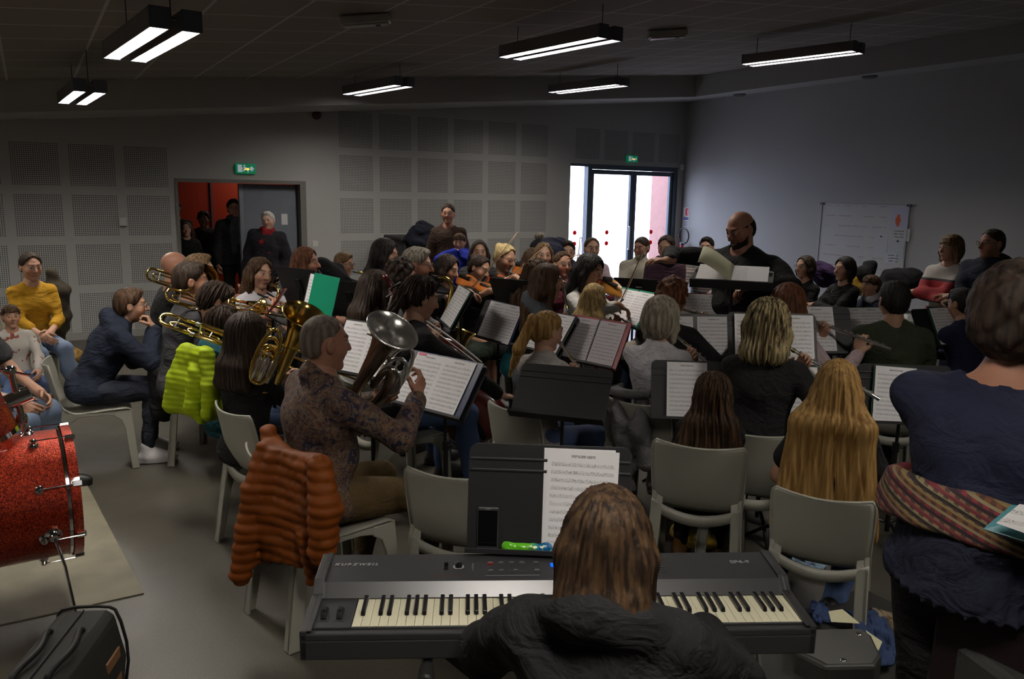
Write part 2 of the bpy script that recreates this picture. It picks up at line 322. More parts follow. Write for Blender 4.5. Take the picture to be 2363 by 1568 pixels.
nt.links.new(mixcol(nt, k, (.56, .57, .58), (.32, .18, .22)), b.inputs['Base Color'])
MB().box((-.012, -.7, -.52), (-.001, .7, .52)).build('board', m, wb)
m_bf = mat('board_frame', (.34, .35, .37), .4, .5)
MB().box((-.02, -.712, .52), (-.001, .712, .535)).box((-.02, -.712, -.535), (-.001, .712, -.52)).box((-.02, -.712, -.52), (-.001, -.7, .52)).box((-.02, .7, -.52), (-.001, .712, .52)).build('frame', m_bf, wb)
m_dk = mat('dark_plastic', (.03, .03, .035), .5)
for yy in (.7, -.7): MB().box((-.03, yy-.03, .505), (-.001, yy+.03, .535)).build('corner_clip', m_dk, wb)
MB().box((-.07, -.4, -.55), (-.02, .4, -.535)).build('pen_tray', m_bf, wb)
def pin(name, pxs, zt, hw, hh, col, label, extra=None, off=.014):
    P = atx(pxs, zt, XR); o = empty(name, (XR-off, P[1], P[2]), 0, label, 'paper')
    MB().box((-.001, -hw, -hh), (0, hw, hh)).build('sheet', mat('paper_'+name+str(int(pxs)), col, .7), o)
    if extra: extra(o, hw, hh)
    return o
def ex_or(o, hw, hh):
    a = MB(); n = 22; a.add([(-.002, .01+.036*math.cos(t*2*PI/n)*(1+.25*math.sin(t*1.9)), -.02+.085*math.sin(t*2*PI/n)) for t in range(n)], [tuple(range(n))]); a.build('orange_shape', mat('orange_paint', (.62, .10, .01), .6), o)
def ex_tx(o, hw, hh):
    a = MB()
    for r in range(3):
        for q in range(7):
            if random.random() < .8: a.box((-.002, hw*.6-q*.022-.014, hh*.5-r*.04), (-.001, hw*.6-q*.022, hh*.5-r*.04+.008+random.random()*.008))
    a.build('writing', mat('ink_black', (.02, .02, .03), .6), o)
def ex_dot(o, hw, hh): MB().lathe([(0, .011), (.008, .011)], (-.001, 0, hh*.8), (-1, 0, 0), 12, cap=True).build('magnet', m_dk, o)
pin('pinned_drawing', 2076, 506, .125, .16, (.5, .5, .62), 'sheet with an orange painted shape at the top right of the whiteboard', ex_or)
pin('pinned_note', 2078, 542, .15, .085, (.5, .51, .52), 'wide note with handwriting below the orange drawing', ex_tx, off=.018)
pin('pinned_sheet', 2033, 566, .105, .15, (.52, .54, .58), 'pale sheet left of the lower notes, held by a dark magnet', ex_dot)
pin('pinned_sheet', 2071, 577, .105, .15, (.48, .52, .56), 'pale sheet directly under the handwritten note on the whiteboard', ex_dot, .0165)
pin('pinned_card', 2058, 596, .085, .065, (.58, .6, .66), 'small pale card lowest among the whiteboard papers', ex_tx, .019)
# fire notice and extinguisher in the corner
fn = empty('fire_notice', (XR, 10.98, 1.52), 0, 'red and white fire extinguisher notice on the wall near the corner', 'notice')
MB().box((-.004, -.075, .02), (0, .075, .17)).build('pictogram', mat('paper_white', (.72, .72, .74), .7), fn)
MB().box((-.005, -.06, .03), (-.004, .02, .16)).build('red_field', mat('fire_red', (.6, .02, .02), .4), fn)
MB().box((-.006, -.045, .045), (-.005, -.03, .14)).build('white_mark', mat('paper_white', (.72, .72, .74), .7), fn)
a = MB().box((-.003, -.075, -.17), (0, .075, .01)); a.build('instruction_sheet', mat('paper_cream', (.66, .66, .6), .7), fn)
a = MB(); [a.box((-.004, -.06, -.155+i*.024), (-.003, .06, -.145+i*.024)) for i in range(4)]; a.box((-.004, -.065, -.05), (-.003, .065, .0)); a.build('printed_lines', mat('print_navy', (.10, .12, .3), .6), fn)
fx = empty('fire_extinguisher', (XR-.12, 10.93, 0), 0, 'red fire extinguisher with black hose hanging in the corner beside the glass doors', 'fire extinguisher')
MB().lathe([(.55, .02), (.56, .07), (.58, .08), (.92, .08), (.96, .065), (1.0, .03), (1.02, .025)], (0, 0, 0), (0, 0, 1), 24).build('cylinder', mat('fire_red', (.6, .02, .02), .4), fx, smooth=40)
MB().box((-.03, -.03, 1.02), (.03, .03, 1.06)).box((-.02, -.09, 1.05), (.02, .03, 1.075)).build('valve', mat('valve_black', (.02, .03, .05), .4), fx, bevel=.004)
MB().tube([(0, -.03, 1.04), (-.02, -.14, 1.06), (-.02, -.2, 1.16), (-.02, -.17, 1.28), (-.02, -.06, 1.33), (-.02, .03, 1.30), (-.02, .05, 1.22)], .013, 8, 2).build('hose', mat('rubber_black', (.015, .015, .015), .5), fx, smooth=True)
MB().lathe([(0, .012), (.05, .025), (.06, .022)], (-.02, .05, 1.22), (0, .1, -1), 12).build('nozzle', mat('rubber_black', (.015, .015, .015), .5), fx)
MB().box((.06, -.03, .86), (.12, .03, .92)).build('wall_bracket', m_dk, fx)
# ------------------------------------------------------------------ ceiling fittings
m_hous = mat('lamp_housing', (.22, .21, .23), .45, .3); m_cap = mat('lamp_end_cap', (.15, .17, .22), .45, .3)
m_diff = mat('lamp_tube_light', (1, 1, 1), .5, emit=(1, .93, .82, LAMP)); m_louv = mat('louvre_white', (.5, .5, .55), .4)
m_wire = mat('wire', (.03, .03, .03), .5)
def lamp(x, y, z, ang, L, label, seen=True):
    o = empty('pendant_lamp', (x, y, z), ang, label, 'ceiling lamp', 'twin pendant lamps under the ceiling' if not seen else None)
    for sx in (-.075, .075):
        h = MB(); h.box((sx-.048, -L/2, .0), (sx-.042, L/2, .095)).box((sx+.042, -L/2, 0), (sx+.048, L/2, .095)).box((sx-.048, -L/2, .09), (sx+.048, L/2, .096)); h.build('housing', m_hous, o)
        MB().box((sx-.041, -L/2+.01, .03), (sx+.041, L/2-.01, .034)).build('diffuser', m_diff, o)
        cp = [(sx-.041, -L/2+.02)]
        for t in np.arange(-L/2+.1, L/2-.05, .1): cp += [(sx-.039, t-.0015), (sx+.041, t-.0015), (sx+.041, t+.0015), (sx-.039, t+.0015)]
        cp += [(sx-.039, L/2-.02), (sx-.041, L/2-.02)]; lv = MB().prism(cp, 'z', .004, .026); lv.build('louvre', m_louv, o)
        for e in (-1, 1): MB().box((sx-.05, e*L/2-.004, -.004), (sx+.05, e*L/2+.004, .10)).build('end_cap', m_cap, o, bevel=.002)
    for e in (-1, 1):
        MB().box((-.06, e*L*.42-.015, .06), (.06, e*L*.42+.015, .075)).build('bridge', m_hous, o)
        xw = x-math.sin(ang)*e*L*.42; hh = zc(xw)-z; MB().tube([(0, e*L*.42, .075), (0, e*L*.42, hh)], .0035, 6).build('wire', m_wire, o)
    return o
def lamp_px(a, b, z, label):
    A = atz(*a, z); B = atz(*b, z); d = B-A; c_ = (A+B)/2; L = 1.22
    return lamp(c_[0], c_[1], z, -math.atan2(d[0], d[1]), L, label)
lamp_px((398, 74), (296, 135), 2.64, 'large twin pendant lamp nearest the top left of the photo')
lamp_px((209, 212), (168, 240), 2.64, 'twin pendant lamp at the far left near the back wall')
lamp_px((1400, 92), (1185, 134), 3.03, 'twin pendant lamp at the top centre, the nearest of the middle ones')
lamp_px((930, 199), (815, 219), 3.03, 'twin pendant lamp left of centre above the perforated wall')
lamp_px((1428, 198), (1288, 214), 3.26, 'twin pendant lamp in front of the wall above the glass doors')
lamp_px((1970, 122), (1735, 150), 3.30, 'twin pendant lamp at the upper right by the right wall')
for x, y in ((-1.6, 4.2), (-1.6, 8.2), (.7, .5), (3.4, .5)):
    lamp(x, y, zc(x)-.3, .1, 1.22, 'twin pendant lamp behind or beside the camera', False)
def atceil(px, py):
    v = ray(px, py); t = (2.94-CAMH)/(v[2]-SL*v[0]); return CC+v*t
def box_lamp(px, py, w_, label):
    P = atceil(px, py); o = empty('emergency_light', (P[0], P[1], P[2]-.012), -.55, label, 'emergency light'); o.rotation_euler = (0, -math.atan(SL), -.5)
    MB().box((-w_/2, -.06, -.06), (w_/2, .06, 0)).build('case', mat('pale_case', (.42, .42, .40), .5), o, bevel=.01)
    MB().box((-w_/2+.02, -.045, -.07), (w_/2-.02, .045, -.06)).build('lens', mat('lens_grey', (.32, .34, .33), .3), o, bevel=.005)
    MB().box((w_*.2, -.02, -.074), (w_*.3, .02, -.07)).build('indicator', m_dk, o)
box_lamp(842, 33, .36, 'pale emergency light box on the ceiling left of centre'); box_lamp(1540, 68, .36, 'pale emergency light box on the ceiling right of the near centre lamp')
for px_, py_ in ((1707, 217), (2007, 175)):
    v = ray(px_, py_); t = (2.62-CAMH)/(v[2]-SL*v[0]); P = CC+v*t
    o = empty('ceiling_spot', (min(P[0], XR-.25), P[1], zs(min(P[0], XR-.25))), 0, 'round dark ceiling spot nearer the corner' if px_ < 1800 else 'round dark ceiling spot farther right along the boxed edge', 'spotlight')
    MB().lathe([(0, .10), (-.02, .10), (-.03, .08), (-.03, .001)], seg=28).build('ring', mat('spot_ring', (.14, .14, .13), .4, .3), o, smooth=40)
    MB().lathe([(-.031, .07), (-.026, .001)], seg=24).build('lens', m_dk, o)
# ------------------------------------------------------------------ smooth solid modelling (surface nets over blended primitives)
class SDF:
    def __init__(s): s.p = []
    def _a(s, lo, hi, fn, k, op): s.p.append((np.array(lo, float), np.array(hi, float), fn, k, op)); return s
    def rc(s, a, b, ra, rb=None, k=.02, op=1, flat=None):
        a = np.array(a, float); b = np.array(b, float); rb = ra if rb is None else rb; ab = b-a; L2 = ab@ab+1e-12
        def fn(X, Y, Z):
            px, py, pz = X-a[0], Y-a[1], Z-a[2]
            h = np.clip((px*ab[0]+py*ab[1]+pz*ab[2])/L2, 0, 1)
            dx, dy, dz = px-ab[0]*h, py-ab[1]*h, pz-ab[2]*h
            if flat is not None:
                q = (dx*flat[0][0]+dy*flat[0][1]+dz*flat[0][2])*(1-1/flat[1]); dx = dx-q*flat[0][0]; dy = dy-q*flat[0][1]; dz = dz-q*flat[0][2]
            return np.sqrt(dx*dx+dy*dy+dz*dz)-(ra+(rb-ra)*h)
        m = max(ra, rb); return s._a(np.minimum(a, b)-m, np.maximum(a, b)+m, fn, k, op)
    def ch(s, pts, rs, k=.02, **kw):
        for i in range(len(pts)-1): s.rc(pts[i], pts[i+1], rs[i], rs[i+1], k, **kw)
        return s
    def el(s, c, r, R=None, k=.02, op=1):
        c = np.array(c, float); r = np.array(r, float); R = np.eye(3) if R is None else np.array(R)
        def fn(X, Y, Z):
            px, py, pz = X-c[0], Y-c[1], Z-c[2]
            q = [(px*R[0, i]+py*R[1, i]+pz*R[2, i]) for i in range(3)]
            k0 = np.sqrt((q[0]/r[0])**2+(q[1]/r[1])**2+(q[2]/r[2])**2); k1 = np.sqrt((q[0]/r[0]**2)**2+(q[1]/r[1]**2)**2+(q[2]/r[2]**2)**2)+1e-9
            return k0*(k0-1)/k1
        e = np.sqrt(((R*r)**2).sum(1)); return s._a(c-e, c+e, fn, k, op)
    def mesh(s, vox, post=None, pad=.02):
        lo = np.min([p[0] for p in s.p if p[4] > 0], 0)-pad-2*vox; hi = np.max([p[1] for p in s.p if p[4] > 0], 0)+pad+2*vox
        n = np.ceil((hi-lo)/vox).astype(int)+1
        D = np.full(n, .3, np.float32)
        ax = [(lo[i]+vox*np.arange(n[i])).astype(np.float32) for i in range(3)]
        for plo, phi, fn, k, op in s.p:
            m = k+3*vox+pad*.6
            i0 = np.clip(((plo-m-lo)/vox).astype(int), 0, n); i1 = np.clip(((phi+m-lo)/vox).astype(int)+2, 0, n)
            if (i1 <= i0).any(): continue
            sl = tuple(slice(i0[i], i1[i]) for i in range(3))
            d = fn(ax[0][sl[0]][:, None, None], ax[1][sl[1]][None, :, None], ax[2][sl[2]][None, None, :]).astype(np.float32)
            a = D[sl]
            if op > 0: h = np.maximum(k-np.abs(a-d), 0); D[sl] = np.minimum(a, d)-h*h/(4*k)
            else: h = np.maximum(k-np.abs(a+d), 0); D[sl] = np.maximum(a, -d)+h*h/(4*k)
        if post: D = post(D, ax[0][:, None, None], ax[1][None, :, None], ax[2][None, None, :])
        D[0] = D[-1] = 1; D[:, 0] = D[:, -1] = 1; D[:, :, 0] = D[:, :, -1] = 1
        S = D < 0
        c = np.zeros(n-1, np.int8)
        for i in (0, 1):
            for j in (0, 1):
                for k in (0, 1): c += S[i:n[0]-1+i, j:n[1]-1+j, k:n[2]-1+k]
        I = np.argwhere((c > 0) & (c < 8))
        if len(I) == 0: return np.zeros((0, 3)), np.zeros((0, 4), int)
        idx = np.full(n-1, -1, np.int64); idx[I[:, 0], I[:, 1], I[:, 2]] = np.arange(len(I))
        V = np.zeros((len(I), 3)); cnt = np.zeros(len(I))
        cor = {(i, j, k): D[I[:, 0]+i, I[:, 1]+j, I[:, 2]+k] for i in (0, 1) for j in (0, 1) for k in (0, 1)}
        for a in cor:
            for axi in range(3):
                if a[axi]: continue
                b = tuple(1 if q == axi else a[q] for q in range(3)); da, db = cor[a], cor[b]; msk = (da < 0) != (db < 0)
                t = np.where(msk, da/np.where(msk, da-db, 1), 0)
                P = np.tile(np.array(a, float), (len(I), 1)); P[:, axi] = t; V[msk] += P[msk]; cnt[msk] += 1
        V = (V/cnt[:, None]+I)*vox+lo
        Q = []
        for axi in range(3):
            u, w = [(1, 2), (2, 0), (0, 1)][axi]
            s0 = [slice(1, -1)]*3; s1 = [slice(1, -1)]*3; s0[axi] = slice(0, -1); s1[axi] = slice(1, None)
            A = S[tuple(s0)]; B = S[tuple(s1)]; E = np.argwhere(A != B)
            if not len(E): continue
            flip = A[E[:, 0], E[:, 1], E[:, 2]]; G = E+1; G[:, axi] -= 1
            def cell(du, dw): q = G.copy(); q[:, u] += du; q[:, w] += dw; return idx[q[:, 0], q[:, 1], q[:, 2]]
            f = np.stack([cell(-1, -1), cell(0, -1), cell(0, 0), cell(-1, 0)], 1); f[~flip] = f[~flip][:, ::-1]; Q.append(f)
        Q = np.vstack(Q); Q = Q[(Q >= 0).all(1)]
        return V, Q
def np_mesh(name, parts, mats, parent=None, cols=None, smooth=True, matrix=None, relax=1):
    Vs, Fs, b = [], [], 0
    for V, F in parts:
        if not len(V): continue
        for _ in range(relax):
            S_ = np.zeros_like(V); c = np.zeros(len(V))
            for i in range(4): np.add.at(S_, F[:, i], V[F[:, (i+1) % 4]]); np.add.at(c, F[:, i], 1)
            V = V*.5+.5*S_/np.maximum(c, 1)[:, None]
        Vs.append(V); Fs.append(F+b); b += len(V)
    me = bpy.data.meshes.new(name)
    if Vs:
        V = np.vstack(Vs); F = np.vstack(Fs)
        me.vertices.add(len(V)); me.vertices.foreach_set('co', V.astype(np.float32).ravel())
        me.loops.add(F.size); me.loops.foreach_set('vertex_index', F.astype(np.int32).ravel())
        me.polygons.add(len(F)); me.polygons.foreach_set('loop_start', np.arange(0, F.size, 4, dtype=np.int32))
        me.polygons.foreach_set('use_smooth', np.full(len(F), smooth)); me.update(calc_edges=True)
        if cols is not None:
            C = cols(V); at = me.color_attributes.new('Col', 'FLOAT_COLOR', 'POINT'); at.data.foreach_set('color', np.hstack([C, np.ones((len(C), 1))]).astype(np.float32).ravel())
    for m in (mats if isinstance(mats, (list, tuple)) else [mats]): me.materials.append(m)
    o = bpy.data.objects.new(name, me); COL.objects.link(o)
    if parent is not None: o.parent = parent
    if matrix is not None: o.matrix_world = matrix
    return o
# ------------------------------------------------------------------ people
def skin_mat(key, rough=.5):
    n = 'skin_'+key
    if n in _M: return _M[n]
    m = bpy.data.materials.new(n); m.use_nodes = True; nt = m.node_tree; b = nt.nodes['Principled BSDF']; b.inputs['Roughness'].default_value = rough
    at = nn(nt, 'ShaderNodeVertexColor'); at.layer_name = 'Col'
    k = mixcol(nt, noise_n(nt, 30, 3), (.88, .88, .88), (1.1, 1.06, 1.04)); mu = nt.nodes.new('ShaderNodeMix'); mu.data_type = 'RGBA'; mu.blend_type = 'MULTIPLY'; mu.inputs[0].default_value = 1
    nt.links.new(at.outputs[0], mu.inputs[6]); nt.links.new(k, mu.inputs[7]); nt.links.new(mu.outputs[2], b.inputs['Base Color'])
    b.inputs['Subsurface Weight'].default_value = .0
    _M[n] = m; return m
SKINS = {'fair': (.44, .245, .165), 'pale': (.50, .31, .225), 'ruddy': (.41, .20, .13), 'tan': (.33, .175, .105), 'dark': (.18, .09, .055)}
def hair_mat(name, c1, c2, sc=55):
    n = 'hair_'+name
    if n in _M: return _M[n]
    m = bpy.data.materials.new(n); m.use_nodes = True; nt = m.node_tree; b = nt.nodes['Principled BSDF']
    f = noise_n(nt, sc, 4, (1, 1, .07)); r = nn(nt, 'ShaderNodeValToRGB'); r.color_ramp.elements[0].position = .38; r.color_ramp.elements[1].position = .62
    nt.links.new(f, r.inputs[0]); r.color_ramp.elements[0].color = (*c1, 1); r.color_ramp.elements[1].color = (*c2, 1)
    nt.links.new(r.outputs[0], b.inputs['Base Color']); b.inputs['Roughness'].default_value = .58; b.inputs['Specular IOR Level'].default_value = .18
    bp = nn(nt, 'ShaderNodeBump'); bp.inputs['Strength'].default_value = .7; bp.inputs['Distance'].default_value = .006
    nt.links.new(noise_n(nt, sc*1.6, 3, (1, 1, .05)), bp.inputs['Height']); nt.links.new(bp.outputs[0], b.inputs['Normal'])
    _M[n] = m; return m
HAIR = {'black': ((.008, .007, .007), (.022, .018, .016)), 'dark': ((.014, .009, .007), (.045, .028, .019)), 'brown': ((.030, .016, .009), (.10, .055, .030)),
        'auburn': ((.05, .016, .007), (.16, .060, .025)), 'ltbrown': ((.07, .040, .018), (.20, .125, .062)), 'blond': ((.20, .125, .045), (.44, .31, .14)),
        'gold': ((.17, .090, .024), (.36, .215, .075)), 'paleblond': ((.42, .30, .12), (.70, .55, .28)), 'gray': ((.12, .105, .085), (.36, .32, .26)),
        'ashgray': ((.16, .135, .10), (.40, .35, .27)), 'buzz': ((.085, .062, .048), (.17, .14, .115)), 'white': ((.34, .33, .31), (.60, .58, .54)), 'streak': ((.05, .035, .018), (.42, .34, .18)), 'ombre': ((.016, .009, .006), (.075, .042, .02))}
def hmat(n): return hair_mat(n, *HAIR[n])
def wrinkle(m, st=.55, sc=7.):
    nt = m.node_tree; b = nt.nodes['Principled BSDF']; tc = nn(nt, 'ShaderNodeTexCoord'); n = nn(nt, 'ShaderNodeTexNoise'); n.inputs['Scale'].default_value = sc; n.inputs['Detail'].default_value = 3; n.inputs['Distortion'].default_value = 1.6
    mp = nn(nt, 'ShaderNodeMapping'); mp.inputs['Scale'].default_value = (1, 1, 1.7); mp.inputs['Rotation'].default_value = (.3, .5, 0); nt.links.new(tc.outputs['Object'], mp.inputs[0]); nt.links.new(mp.outputs[0], n.inputs[0])
    bp = nn(nt, 'ShaderNodeBump'); bp.inputs['Strength'].default_value = st; bp.inputs['Distance'].default_value = .045; nt.links.new(n.outputs[0], bp.inputs['Height'])
    if b.inputs['Normal'].is_linked: nt.links.new(b.inputs['Normal'].links[0].from_socket, bp.inputs['Normal'])
    nt.links.new(bp.outputs[0], b.inputs['Normal']); return m
def cloth(name, c, var=.12, rough=.85, bump=.25, bscale=70):
    if 'cloth_'+name in _M: return _M['cloth_'+name]
    return wrinkle(mat('cloth_'+name, c, rough, var=var, vscale=14, bump=bump, bscale=bscale, spec=.25))
def unit(v): v = np.array(v, float); return v/(np.linalg.norm(v)+1e-12)
def rotm(yaw=0, pitch=0, roll=0):
    # degrees; columns right, forward, up. yaw + turns to own right, pitch + nods down, roll + tips to own right
    a, b, c = math.radians(-yaw), math.radians(-pitch), math.radians(roll)
    Rz = np.array([[math.cos(a), -math.sin(a), 0], [math.sin(a), math.cos(a), 0], [0, 0, 1]])
    Rx = np.array([[1, 0, 0], [0, math.cos(b), -math.sin(b)], [0, math.sin(b), math.cos(b)]])
    Ry = np.array([[math.cos(c), 0, math.sin(c)], [0, 1, 0], [-math.sin(c), 0, math.cos(c)]])
    return Rz@Rx@Ry
def ik(S, W, l1, l2, hint):
    d = W-S; L = np.linalg.norm(d)
    if L > (l1+l2)*.995: W = S+d/L*(l1+l2)*.995; d = W-S; L = np.linalg.norm(d)
    u = d/L; a = (l1*l1-l2*l2+L*L)/(2*L); h = math.sqrt(max(l1*l1-a*a, 0)); hv = np.array(hint, float); hv = hv-u*(hv@u)
    return S+u*a+unit(hv)*h, W
def head_sdf(g, c, R, fat=1., ears=True, female=False, k=.02):
    P = lambda x, y, z: c+R@np.array([x, y, z]); E = lambda x, y, z, a, b, d, k=.02, op=1: g.el(P(x, y, z), (a, b, d), R, k, op)
    E(0, -.014, .033, .074, .093, .082, .01); E(0, .022, -.032, .056*fat, .062, .080, .03); E(0, .0, -.02, .064*fat, .07, .07, .03)
    g.rc(P(-.012, .062, -.098), P(.012, .062, -.098), .018*(1 if not female else .85), k=.025)
    g.rc(P(-.035, .073, .030), P(.035, .073, .030), .011, k=.02)
    for s in (-1, 1):
        E(s*.031, .096, .010, .016, .016, .0125, .012, -1); g.el(P(s*.031, .0765, .010), (.0125,)*3, R, .003)
        E(s*.038, .050, -.026, .028*fat, .028, .028, .02)
        if ears: E(s*.079, -.014, -.002, .012, .020, .033, .006); E(s*.091, -.008, .002, .007, .011, .020, .004, -1)
    g.ch([P(0, .084, .018), P(0, .101, -.010), P(0, .108, -.024)], [.007, .0095, .012], .01); g.rc(P(-.012, .094, -.027), P(.012, .094, -.027), .008, k=.006)
    g.rc(P(-.019, .0765, -.055), P(.019, .0765, -.055), .0062, k=.006); g.rc(P(-.014, .0775, -.064), P(.014, .0775, -.064), .0065, k=.006)
    g.rc(P(-.022, .092, -.0592), P(.022, .092, -.0592), .0028, k=.003, op=-1)
def face_cols(base, c, R, hairc, closed=False, moustache=False, lip=(.92, .66, .64)):
    base = np.array(base)
    def f(V):
        C = np.tile(base, (len(V), 1)); q = (V-c)@R; x, y, z = q.T; ax_ = abs(x); hd = (np.linalg.norm(q, axis=1) < .2)
        m = hd & (y > .05) & ((ax_/.024)**2+((z+.0595)/.0078)**2 < 1); C[m] = base*np.array(lip)
        m = hd & (y > .06) & (abs(ax_-.050) < .022) & (abs(z+.028) < .02); C[m] = C[m]*np.array([1.05, .88, .86])
        m = hd & (y > .06) & (((ax_-.031)/.0150)**2+((z-.010)/.0068)**2 < 1); C[m] = (.04, .02, .015) if closed else (.42, .38, .36)
        if not closed: m = hd & (y > .06) & (((ax_-.031)/.0068)**2+((z-.010)/.0072)**2 < 1); C[m] = (.02, .014, .01)
        m = hd & (y > .055) & (((ax_-.033)/.021)**2+((z-.0325-.004*(1-((ax_-.033)/.021)**2))/.0045)**2 < 1); C[m] = np.array(hairc)*1.2+.003
        m = hd & (y > .07) & (abs(ax_-.009) < .004) & (abs(z+.034) < .003); C[m] = base*.35
        return C
    return f
def hand_sdf(g, W, d, n, th, curl=.5, spread=.1, sc=1., k=.008):
    # W wrist, d finger direction, n palm normal, th +1/-1: which side the thumb leaves
    d = unit(d); n = unit(n-d*(np.array(n)@d)); s = np.cross(d, n)*th; R = np.stack([s, n, d], 1)
    g.el(W+d*.048*sc+n*.002, (.040*sc, .0145*sc, .050*sc), R, .012); g.rc(W-d*.02*sc, W+d*.02*sc, .024*sc, .026*sc, k=.02)
    for i, L in enumerate((.072, .082, .076, .060)):
        o = (.030, .010, -.010, -.029)[i]*sc; p = W+d*(.088, .093, .090, .080)[i]*sc+s*o; r = (.0088, .0090, .0086, .0078)[i]*sc
        a = curl*(.9+.12*i)*.9; dd = unit(d+s*spread*(.5-i/3.)); pts = [p-d*.02*sc, p]; ang = 0
        for f_ in (.45, .32, .23):
            ang += a; v = dd*math.cos(ang)+n*math.sin(ang); p = p+v*L*f_*sc; pts.append(p)
        g.ch(pts, [r, r, r*.95, r*.88, r*.78], .005)
    p = W+d*.018*sc+s*.024*sc; v1 = unit(s*.75+d*.62+n*.35); v2 = unit(s*.25+d*.85+n*(.25+curl*.6)); v3 = unit(d*.8+n*(.3+curl*.7)-s*.05)
    g.ch([p, p+v1*.038*sc, p+v1*.038*sc+v2*.030*sc, p+v1*.038*sc+v2*.030*sc+v3*.024*sc], [.014*sc, .0115*sc, .010*sc, .008*sc], .008)
def fold_post(amp, seed, fr=1.):
    r = np.random.default_rng(seed); ph = r.uniform(0, 6.28, 9)
    def f(D, X, Y, Z):
        w = np.sin(17*fr*X+11*fr*Z+ph[0]+1.6*np.sin(7*Y+ph[1]))*np.sin(13*fr*Z-9*fr*Y+ph[2]+1.3*np.sin(9*X+ph[3]))+.6*np.sin(31*fr*Z+15*fr*X+ph[4]+1.5*np.sin(12*Y+ph[5]))*np.sin(21*fr*Y+10*fr*X+ph[6])
        return D+amp*w
    return f
_seed = [10]
PEOPLE = {}; CHAIRS = []
def person(name, label, px, py, d, face, pose='sit', lean=6, twist=0, side=0, head=(0, 0, 0), skin='fair', hair=('short', 'brown'), top=('navy', (.02, .025, .05), 'long', {}),
           legs=('trousers', (.02, .02, .03)), shoes=(.02, .02, .02), L=None, R=None, fem=False, fat=1., gear=(), knees=None, scale=None, curl=(.6, .6), hd=(None, None), pn=(None, None),
           elb=(None, None), head_z=None, closed=False, cat='person', legdx=0, slim=1., neckup=0., play=None, chair=False, smax=1.05):
    """hd/pn: finger direction and palm normal of left and right hand; elb: elbow hints"""
    _seed[0] += 1; sd = _seed[0]; r = np.random.default_rng(sd)
    top_m, sleeve, topt = top[1] if isinstance(top[1], bpy.types.Material) else cloth(top[0], top[1]), top[2], (top[3] if len(top) > 3 else {})
    leg_m = legs[1] if isinstance(legs[1], bpy.types.Material) else cloth(name+'_leg'+str(sd), legs[1])
    P = np.array([0, 0, .57 if pose == 'sit' else .94]); T = rotm(twist, lean, side); up = T[:, 2]; rt = T[:, 0]; fw = T[:, 1]
    w = fat*(.93 if fem else 1.)*slim
    N = P+up*.50; Sh = P+up*.445; hc = N+up*(.045+neckup)+unit(up*1.2+fw*.2)*.10; HR = rotm(twist, lean*.35, side*.4)@rotm(*head); hc = hc+HR[:, 2]*.0
    hb = hc-HR[:, 2]*.075-HR[:, 1]*.02
    # ---- position
    if scale is None:
        v = ray(px, py); pz = (CC+v*d/math.hypot(v[0], v[1]))[2]; scale = pz/hc[2]
        if pose == 'sit' and scale > smax: d = d*(CAMH-hc[2]*smax)/(CAMH-pz); scale = smax
    v = ray(px, py); hw = CC+v*d/math.hypot(v[0], v[1]); th = math.atan2(v[1], v[0])-math.radians(face)-PI/2
    hl = hc*scale; off = np.array([hl[0]*math.cos(th)-hl[1]*math.sin(th), hl[0]*math.sin(th)+hl[1]*math.cos(th)])
    root = empty('person', (hw[0]-off[0], hw[1]-off[1], 0), th, label, cat); root.scale = (scale,)*3
    if DEBUG: print('PERSON', name, 'scale %.2f' % scale, 'at', np.round(hw, 2))
    vb = min(.017, max(.008, d*.0017)); vh = min(.0085, max(.0038, d*.00085)); vf = min(.007, max(.004, d*.0009))
    fw0 = np.array([0, 1., 0]); sw = .165*w
    SL_, SR_ = Sh-rt*sw-up*.018, Sh+rt*sw-up*.018; aw = min(w, 1.12)
    sit = pose == 'sit'
    LW = np.array(L if L is not None else ((-.13, .40, .68) if sit else (-.24, .06, .84)), float); RW = np.array(R if R is not None else ((.13, .40, .68) if sit else (.24, .06, .84)), float)
    eL = elb[0] or (-.7, -.5, -.8); eR = elb[1] or (.7, -.5, -.8)
    if play:
        LW, RW, elb, hd, pn, curl = play_pose(play, hc, HR, N, T, sit); eL = elb[0]; eR = elb[1]
    EL, LW = ik(SL_, LW, .28, .255, eL); ER, RW = ik(SR_, RW, .28, .255, eR)
    hipL, hipR = P+rt*-.085*w+np.array([0, .0, -.02]), P+rt*.085*w+np.array([0, .0, -.02])
    if knees is None:
        if sit: knees = dict(L=((-.13, .43, .50), (-.14, .44, .09)), R=((.13, .43, .50), (.14, .46, .09)))
        else: knees = dict(L=((-.10, .03, .50), (-.10, .0, .09)), R=((.10, .03, .50), (.10, .0, .09)))
    KL, AL = map(np.array, knees['L']); KR, AR = map(np.array, knees['R'])
    def torso(g, t, hem=0.):
        Rm = T
        g.el(P+up*.0-fw*.015, ((.165+t)*w, (.112+t)*fat, .11+t), Rm, .06)
        if hem and not sit: g.rc(P-np.array([0, 0, .0])-rt*.07*w, P-rt*.075*w-np.array([0, 0, .10]), .10+t, .098+t, k=.05); g.rc(P+rt*.07*w, P+rt*.075*w-np.array([0, 0, .10]), .10+t, .098+t, k=.05)
        elif hem: g.el(P-np.array([0, 0, .04]), ((.168+t)*w, (.120+t)*fat, .09), Rm, .05)
        g.el(P+up*.15, ((.135+t)*w*(1 if not fem else .93), (.098+t)*fat*fat, .14), Rm, .06); g.el(P+up*.32, ((.152+t)*w, (.108+t)*fat, .155+t), Rm, .06)
        if fem: g.el(P+up*.30+fw*.06-rt*.06, (.062+t, .055+t, .065+t), Rm, .04); g.el(P+up*.30+fw*.06+rt*.06, (.062+t, .055+t, .065+t), Rm, .04)
